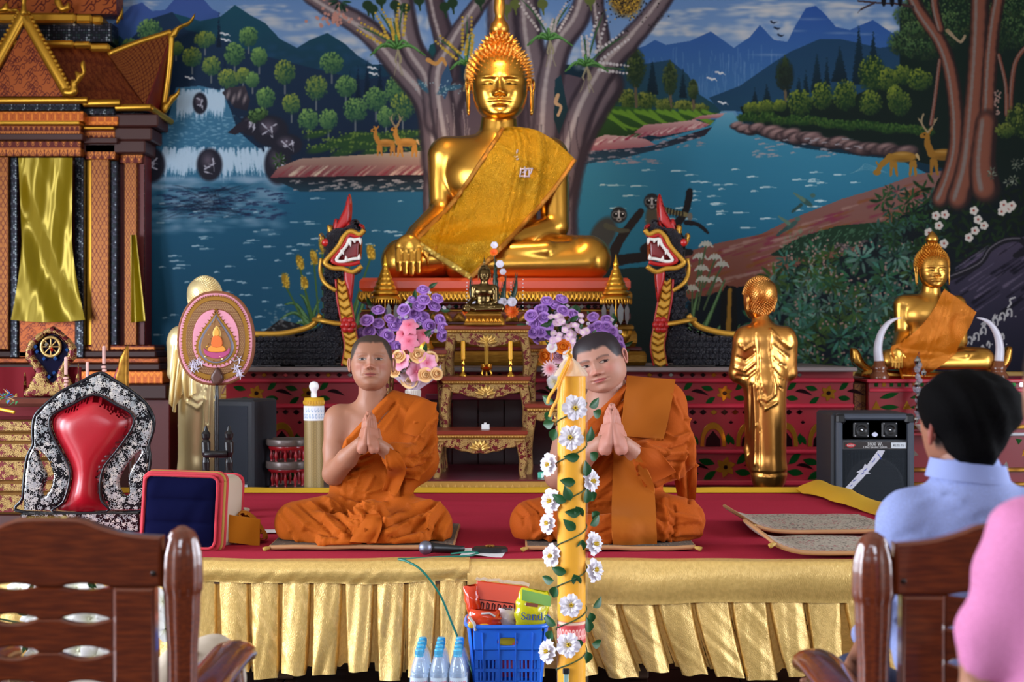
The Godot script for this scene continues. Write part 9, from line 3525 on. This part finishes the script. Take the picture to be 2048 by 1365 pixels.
func make_bottles()->void:
	var pet:=mat("clear plastic",Color(.82,.90,1.,.16),.06,.0,{"transparency":BaseMaterial3D.TRANSPARENCY_ALPHA})
	var cap:=mat("sky blue cap",rgb(70,182,226),.35)
	var a:=Art.new(256,128,rgb(206,224,240))
	a.poly([0,60,256,60,256,128,0,128],rgb(60,160,210),rgb(30,110,180))
	for k in 40:a.dab(a.r.randf()*256,60+a.r.randf()*60,10,7,[rgb(40,150,110),rgb(110,200,230),rgb(20,120,90)][k%3],.5)
	for e in 2:
		for k in 8:a.curve([20+e*128+k*11,40,22+e*128+k*11,22,28+e*128+k*11,28,27+e*128+k*11,42],4,rgb(222,130,150),3)
	var lab:=mat("water label",Color.WHITE,.4)
	lab.albedo_texture=a.tex()
	var water:=mat("water",Color(.75,.88,1.,.22),.02,.0,{"transparency":BaseMaterial3D.TRANSPARENCY_ALPHA})
	var first:Node3D=null
	var names:=["left","middle","right"]
	var deep:=["front","second","third","rear"]
	for row in 4:
		for c in 3:
			var p:=V((877+(c-1)*38.5-1024)*5.06/F,.012,-5.06-row*.067)
			var label:="clear water bottle with sky blue cap, %s one in the %s row of the pack"%[names[c],deep[row]]
			if first:
				again(first,p,label)
				continue
			first=thing("water_bottle",label,"bottle",p,"shrink-wrapped water bottles")
			var b:=MB.new()
			b.lathe([Vector2(.0,.003),Vector2(.026,.0),Vector2(.032,.008),Vector2(.032,.06),Vector2(.030,.065),Vector2(.032,.07),Vector2(.032,.145),Vector2(.030,.17),Vector2(.022,.195),Vector2(.014,.21),Vector2(.0125,.218),Vector2(.0125,.226)],24)
			part("body",b,pet,first)
			b=MB.new()
			b.lathe([Vector2(.0,.006),Vector2(.029,.008),Vector2(.030,.145),Vector2(.028,.168),Vector2(.020,.192),Vector2(.0,.193)],24)
			part("water",b,water,first)
			b=MB.new()
			b.grid(24,1,func(u,v):return V(cos(TAU*u)*.0325,lerpf(.145,.06,v),sin(TAU*u)*.0325),true)
			part("label",b,lab,first)
			b=MB.new()
			b.turned([Vector2(.0,.242),Vector2(.013,.241),Vector2(.0145,.238),Vector2(.0145,.222),Vector2(.0155,.220),Vector2(.0155,.215)],20)
			for k in 20:b.box(V(cos(TAU*k/20)*.0145,.23,sin(TAU*k/20)*.0145),V(.0016,.014,.0016))
			part("cap",b,cap,first)
	var t:=thing("shrink_wrap","crinkled clear film wrapped round the pack of water bottles","film",V((877-1024)*5.06/F,.0,-5.16))
	var b:=MB.new()
	b.grid(60,18,func(u,v):
		var g:float=TAU*u
		var up:float=smoothstep(.62,1.,v)
		return V(.106*signf(cos(g))*pow(absf(cos(g)),.35)*(1.-.16*up)+.003*wave(u*22.+v*6.,4.),.006+v*.245,.138*signf(sin(g))*pow(absf(sin(g)),.35)*(1.-.10*up)+.003*wave(u*18.-v*5.,8.)),true)
	part("film",b,mat("clear film",Color(1,1,1,.03),.08,.0,{"metallic_specular":.22,"transparency":BaseMaterial3D.TRANSPARENCY_ALPHA}),t)
# ---- nearest the camera: two varnished chairs, a seated man, a woman in pink
func varnish()->StandardMaterial3D:
	if mats.has("varnished wood"):return mats["varnished wood"]
	var m:=mat("varnished wood",Color.WHITE,.3,.0,{"clearcoat_enabled":true,"clearcoat":1.,"clearcoat_roughness":.07})
	m.albedo_texture=noise_tex(.03,95,512,FastNoiseLite.TYPE_SIMPLEX_SMOOTH,5,Vector2(.5,5),.15,.85,rgb(84,30,12),rgb(126,54,20))
	m.uv1_scale=V(1.4,1.4,1)
	return m
func make_chairs()->void:
	var d:=2.85
	var s:=d/F
	var w:=varnish()
	var t:=thing("armchair","brown varnished wooden armchair at the lower left, seen from behind","chair",V((100-1024)*s,0,-d),"varnished wooden armchairs")
	var Y:=func(py):return EYE-(py-682.5)*s
	var half:=[[0,1035],[60,1037],[100,1051],[141,1063],[180,1069],[226,1072]]
	var top:=PackedVector2Array()
	for k in half.size():top.append(Vector2(half[k][0]*s,Y.call(half[k][1])))
	top=smooth_line(top,5,false)
	var low:=PackedVector2Array()
	var lens:=func(cx,x):return maxf(.0,1.-pow((x-cx)/50.,2.))
	# the crest rail: outline above, shallow lens cuts below
	var rail:=PackedVector2Array()
	for k in range(top.size()-1,-1,-1):rail.append(Vector2(-top[k].x,top[k].y))
	for k in range(1,top.size()):rail.append(top[k])
	for k in 61:
		var x:=226.-452.*k/60.
		rail.append(Vector2(x*s,Y.call(1173-7.*(lens.call(72,absf(x))))))
	var b:=MB.new()
	b.slab(rail,-.016,.016,.006)
	part("crest_rail",b,w,t)
	for q in [[1173,1237,7,10],[1237,1304,10,12],[1304,1372,12,12],[1372,1440,12,10]]:
		var p:=PackedVector2Array()
		for k in 53:
			var x:=-130.+260.*k/52.
			p.append(Vector2(x*s,Y.call(q[0]+q[2]*lens.call(72,absf(x))+.4)))
		for k in 53:
			var x:=130.-260.*k/52.
			p.append(Vector2(x*s,Y.call(q[1]-q[3]*lens.call(72,absf(x)))))
		b=MB.new()
		b.slab(p,-.010,.010,.004)
		part("slat",b,w,t)
	for e in [-1.,1.]:
		b=MB.new()
		b.slab(PackedVector2Array([Vector2(e*130*s,Y.call(1174)),Vector2(e*213*s,Y.call(1174)),Vector2(e*216*s,.42),Vector2(e*132*s,.42)]),-.018,.018,.006)
		part("stile",b,w,t)
		# post: scrolled head, fluted shaft
		var prof:=[[1056,12],[1062,22],[1075,30],[1095,36],[1130,39],[1165,40],[1195,37],[1230,36],[1300,31],[1400,30],[1600,28],[1940,26]]
		b=MB.new()
		b.grid(48,60,func(u,v):
			var f:float=v*(prof.size()-1)
			var k:=mini(int(f),prof.size()-2)
			var py:float=lerpf(prof[k][0],prof[k+1][0],f-k)
			var r:float=lerpf(prof[k][1],prof[k+1][1],f-k)*s
			var g:float=TAU*u
			var flute:float=1.-.09*pow(absf(sin(g*4.)),3.)*smoothstep(1060.,1100.,py)+(.05 if py>1100 and py<1185 else .0)
			return V(e*(264*s-.012*smoothstep(1150.,1300.,py)*.0)+cos(g)*r*flute,maxf(Y.call(py),.0),sin(g)*r*flute*.9-.004),true,false,true)
		b.ball(V(e*264*s,Y.call(1060),-.004),V(14,8,12)*s,12,8)
		part("post",b,w,t)
		for q in [[232,1143,.021],[228,1152,.018]]:
			if q[0]==232:
				b=MB.new()
				b.ball(V(e*211*s,Y.call(1145),.018),V(.006,.006,.003),8,5)
				part("peg",b,mat("dark peg",rgb(36,18,12),.3),t)
		b=MB.new()
		var arm:=[V(e*266*s,.60,-.02),V(e*272*s,.615,-.2),V(e*276*s,.625,-.42),V(e*276*s,.615,-.50)]
		b.tube(path3(arm,4),.05,14,.6,Vector3.UP)
		part("arm",b,w,t)
		b=MB.new()
		b.lathe([Vector2(.026,.0),Vector2(.03,.1),Vector2(.034,.36),Vector2(.028,.44),Vector2(.036,.5),Vector2(.026,.58)],16,V(e*274*s,0,-.46))
		part("front_leg",b,w,t)
	b=MB.new()
	b.box(V(0,.42,-.24),V(.52,.04,.5),.012)
	part("seat",b,w,t)
	again(t,V((2020-1024)*2.76/F,0,-2.76),"brown varnished wooden armchair at the lower right, in which the man in blue sits")
	# cream bag on the arm of the left chair
	var o:=thing("cloth_bag","cream cloth bag with a blue edge standing beyond the post of the left armchair","bag",at(415,1480,3.5))
	o.position.y=.0
	var f:=Field.new(V(-.15,-.01,-.1),V(.13,.72,.1),.014)
	f.slab(V(-.03,.30,0),V(.10,.30,.07),.06,.02)
	f.ell(V(.02,.5,0),V(.06,.12,.05),.06)
	b=MB.new()
	f.into(b,null,func(p,g):return p+g*.006*wave(p.y*14.+p.x*9.,2.))
	part("bag",b,mat("cream canvas",rgb(196,180,160),.9),o)
	b=MB.new()
	b.tube([V(-.035,.02,.075),V(-.04,.3,.082),V(-.03,.60,.06)],.010,8)
	part("blue_edge",b,mat("blue piping",rgb(70,110,190),.6),o)
	# white flowers on a stand, glimpsed through the slats
	var white:=star_mesh(7,.05,.5,.3,rgb(240,238,236),rgb(220,220,190))
	var L:=[]
	for q in [[40,1180],[90,1195],[150,1178],[190,1200],[60,1230],[120,1244],[176,1240],[210,1226],[320,1210],[322,1265],[30,1300],[80,1310],[160,1300],[200,1308],[300,1240],[240,1290],[-20,1240],[280,1190]]:L.append([q[0],q[1],white,"white_flower",1.])
	var foot:=at(150,1500,4.4)
	foot.y=.44
	bouquet("white flower arrangement with green leaves glimpsed through the slats of the left armchair",foot-V(0,.14,0),L,4.4,"white flowers",40)
	b=MB.new()
	b.lathe([Vector2(.16,.0),Vector2(.16,.02),Vector2(.04,.05),Vector2(.035,.25),Vector2(.12,.30),Vector2(.12,.31),Vector2(.0,.31)],24)
	o=part("plant_stand",b,mat("white vase",rgb(214,206,196),.3),self,V(foot.x,0,foot.z))
	tag(o,"white pedestal stand under the flowers behind the left armchair","stand")
func make_sitting_man()->void:
	var d:=2.98
	var s:=d/F
	var P:=func(x,y,z):return V((x-1940.)*s,EYE-(y-682.5)*s,z)
	var t:=thing("person","man with thick black hair and pale blue shirt seated with his back turned","person",V((1940-1024)*s,0,-d))
	var skin:=rgb(150,98,76)
	var b:=MB.new()
	b.paint(skin)
	var f:=Field.new(P.call(1740,1500,-.44),P.call(2190,840,.12),.014)
	f.chain([P.call(1945,1010,-.01),P.call(1830,1040,-.02),P.call(1800,1225,-.06),V(-.165,.58,-.34)],[60*s,40*s,34*s,24*s],.03)
	f.chain([P.call(1945,1010,-.01),P.call(2070,1040,-.02),P.call(2108,1225,-.06),V(.195,.58,-.34)],[60*s,40*s,34*s,24*s],.03)
	f.cap(P.call(1945,1000,-.01),P.call(1938,880,-.03),62*s,56*s,.03)
	f.into(b)
	b.x=Transform3D(Basis(Vector3.UP,PI+.35),P.call(1938,848,-.04))*Transform3D(Basis.from_scale(Vector3.ONE*.225),Vector3.ZERO)
	head_into(b,{"wide":1.15,"nu":70,"nv":60,"shade":skin_of(skin,{"lip":rgb(150,78,72),"brow":rgb(30,22,20),"hair":rgb(14,12,14),"red":rgb(170,104,84),"top":.26})})
	b.paint(rgb(150,78,66))
	for e in [-1.,1.]:ear_into(b,e,-.06,.26,.0,.36)
	b.x=Transform3D.IDENTITY
	b.paint(skin)
	# hands on the knees
	hand_into(b,Transform3D(Basis.from_euler(V(-1.4,0,1.5)),V(-.17,.53,-.42)),1.)
	hand_into(b,Transform3D(Basis.from_euler(V(-1.4,0,-1.5)),V(.20,.53,-.42)),-1.)
	part("body",b,flesh("skin of the seated man"),t)
	f=Field.new(P.call(1825,935,-.16),P.call(2055,730,.16),.009)
	f.ell(P.call(1942,815,-.015),V(100,76,106)*s,.02)
	f.cap(P.call(1945,845,.0),P.call(1944,880,.015),80*s,58*s,.03)
	f.cut(V(0,-.8,-.6),V(0,-.8,-.6).dot(P.call(1940,880,-.09)))
	var h:=MB.new()
	f.into(h,null,func(p,g):return p+g*(.004*wave(p.x*40.+p.y*18.,3.)+.003*wave(p.y*70.+p.x*30.,6.)))
	part("hair",h,relief(mat("black hair",rgb(9,8,9),.8,.0,{"metallic_specular":.15}),noise_tex(.3,97,256,FastNoiseLite.TYPE_SIMPLEX,2,Vector2(4,.5)),.4,6.),t)
	f=Field.new(P.call(1725,1420,-.40),P.call(2230,900,.18),.013)
	f.ell(P.call(1950,1150,-.02),V(160,150,105)*s,.06)
	f.cap(P.call(1830,1035,-.02),P.call(2070,1035,-.02),52*s,52*s,.08)
	f.cap(P.call(1945,1010,-.01),P.call(1942,950,-.02),84*s,66*s,.05)
	f.cap(P.call(1815,1050,-.02),P.call(1798,1220,-.06),50*s,44*s,.05)
	f.cap(P.call(2090,1050,-.02),P.call(2110,1220,-.06),50*s,44*s,.05)
	f.cap(P.call(1798,1230,-.06),P.call(1800,1330,-.30),40*s,30*s,.04)
	f.cap(P.call(2110,1230,-.06),P.call(2100,1330,-.30),40*s,30*s,.04)
	f.ell(P.call(1945,1320,-.03),V(150,100,100)*s,.06)
	var c:=MB.new()
	var fold:=folds([[1830,1010,1880,990,1930,1000,6,4],[1900,960,1945,950,1990,962,4,5],[1790,1080,1840,1060,1880,1080,5,-4],[1785,1200,1800,1240,1825,1250,5,-6],[1785,1230,1810,1260,1830,1270,4,6],[1900,1020,1950,1040,2010,1020,6,-4],[1850,1100,1870,1180,1860,1260,8,5]],t.position)
	f.into(c,null,fold)
	part("shirt",c,robe_cloth("pale blue shirt",rgb(152,166,222)),t)
	b=MB.new()
	b.grid(36,5,func(u,v):
		var g:float=TAU*u
		var e:Vector3=P.call(1942,lerpf(962,925,v)+8.*cos(g*1.),-.02)
		return e+V(cos(g)*lerpf(84,74,v)*s,0,sin(g)*lerpf(80,70,v)*s),true)
	part("collar",b,robe_cloth("pale blue shirt",rgb(152,166,222)),t)
	f=Field.new(V(-.26,-.01,-.72),V(.30,.66,.14),.015)
	for e in [-1.,1.]:
		f.cap(V(.02+e*.10,.53,.0),V(.02+e*.15,.53,-.46),.085,.065,.03)
		f.cap(V(.02+e*.15,.51,-.48),V(.02+e*.15,.10,-.46),.062,.05,.03)
	b=MB.new()
	f.into(b)
	part("trousers",b,mat("navy trousers",rgb(40,48,80),.85),t)
	for e in [-1.,1.]:
		b=MB.new()
		b.grid(14,10,func(u,v):return V(.02+e*.15,.05,-.53)+V(cos(TAU*u)*sin(PI*v)*.05,cos(PI*v)*.05 if cos(PI*v)>-.9 else-.05,sin(TAU*u)*sin(PI*v)*.13),true,false,true)
		part("shoe",b,mat("black leather",rgb(18,18,22),.4),t)
func make_woman()->void:
	var d:=1.95
	var s:=d/F
	var P:=func(x,y,z):return V((x-2190.)*s,EYE-(y-682.5)*s,z)
	var t:=thing("person","person in a pink blouse nearest the camera at the right edge","person",V((2190-1024)*s,0,-d))
	var skin:=rgb(176,124,98)
	var b:=MB.new()
	b.paint(skin)
	var f:=Field.new(P.call(1920,1760,-.4),P.call(2460,880,.2),.014)
	f.cap(P.call(2190,1030,0),P.call(2190,900,-.02),75*s,68*s,.03)
	f.chain([P.call(1978,1290,-.02),P.call(1975,1420,-.03),P.call(2060,1610,-.22)],[46*s,42*s,32*s],.02)
	f.chain([P.call(2402,1290,-.02),P.call(2410,1420,-.03),P.call(2320,1610,-.22)],[46*s,42*s,32*s],.02)
	f.chain([P.call(2190,1030,0),P.call(2080,1090,0),P.call(1978,1290,-.02)],[60*s,50*s,44*s],.03)
	f.chain([P.call(2190,1030,0),P.call(2300,1090,0),P.call(2402,1290,-.02)],[60*s,50*s,44*s],.03)
	f.into(b)
	b.x=Transform3D(Basis(Vector3.UP,PI),P.call(2190,780,-.03))*Transform3D(Basis.from_scale(Vector3.ONE*.22),Vector3.ZERO)
	head_into(b,{"wide":1.1,"nu":60,"nv":50,"shade":skin_of(skin,{"lip":rgb(176,84,84),"brow":rgb(40,26,22),"hair":rgb(20,16,16),"red":rgb(190,120,100),"top":.26})})
	b.paint(skin)
	for e in [-1.,1.]:ear_into(b,e,-.05,.25,.0,.35)
	b.x=Transform3D.IDENTITY
	hand_into(b,Transform3D(Basis.from_euler(V(-1.5,.4,1.4)),P.call(2085,1650,-.28)),1.)
	hand_into(b,Transform3D(Basis.from_euler(V(-1.5,-.4,-1.4)),P.call(2295,1650,-.28)),-1.)
	part("body",b,flesh("skin of the person in pink"),t)
	f=Field.new(P.call(1900,1720,-.25),P.call(2470,960,.22),.013)
	f.ell(P.call(2190,1210,0),V(190,230,130)*s,.05)
	f.cap(P.call(2068,1080,0),P.call(2312,1080,0),62*s,62*s,.08)
	f.ell(P.call(2190,1500,0),V(190,240,140)*s,.06)
	f.cap(P.call(2050,1090,0),P.call(1984,1270,-.02),66*s,60*s,.05)
	f.cap(P.call(2330,1090,0),P.call(2396,1270,-.02),66*s,60*s,.05)
	f.cap(P.call(1984,1276,-.02),P.call(1976,1330,-.02),54*s,50*s,.02)
	var c:=MB.new()
	f.into(c,null,func(p,g):return p+g*.004*wave(p.y*22.+p.x*12.,3.))
	part("blouse",c,robe_cloth("pink blouse",rgb(226,140,190)),t)
	f=Field.new(P.call(2060,850,-.16),P.call(2320,650,.14),.012)
	f.ell(P.call(2190,765,.0),V(130,120,150)*s,.02)
	f.cut(V(0,-.8,-.6),V(0,-.8,-.6).dot(P.call(2190,840,-.09)))
	b=MB.new()
	f.into(b)
	part("hair",b,mat("black hair",rgb(9,8,9),.8,.0,{"metallic_specular":.15}),t)
	b=MB.new()
	b.lathe([Vector2(.17,.72),Vector2(.2,.62),Vector2(.22,.3),Vector2(.24,.10),Vector2(.22,.09),Vector2(.0,.3)],30,Vector3.ZERO,.75)
	part("skirt",b,mat("navy trousers",rgb(40,48,80),.85),t)
	for e in [-1.,1.]:
		b=MB.new()
		b.paint(skin)
		b.tube([V(e*.09,.2,0),V(e*.09,.06,0)],[.05,.035],12)
		b.ball(V(e*.09,.035,-.05),V(.042,.035,.11),14,9)
		part("foot",b,mats["skin of the person in pink"],t)
func V(x:float,y:float,z:float)->Vector3:
	return Vector3(x,y,z)
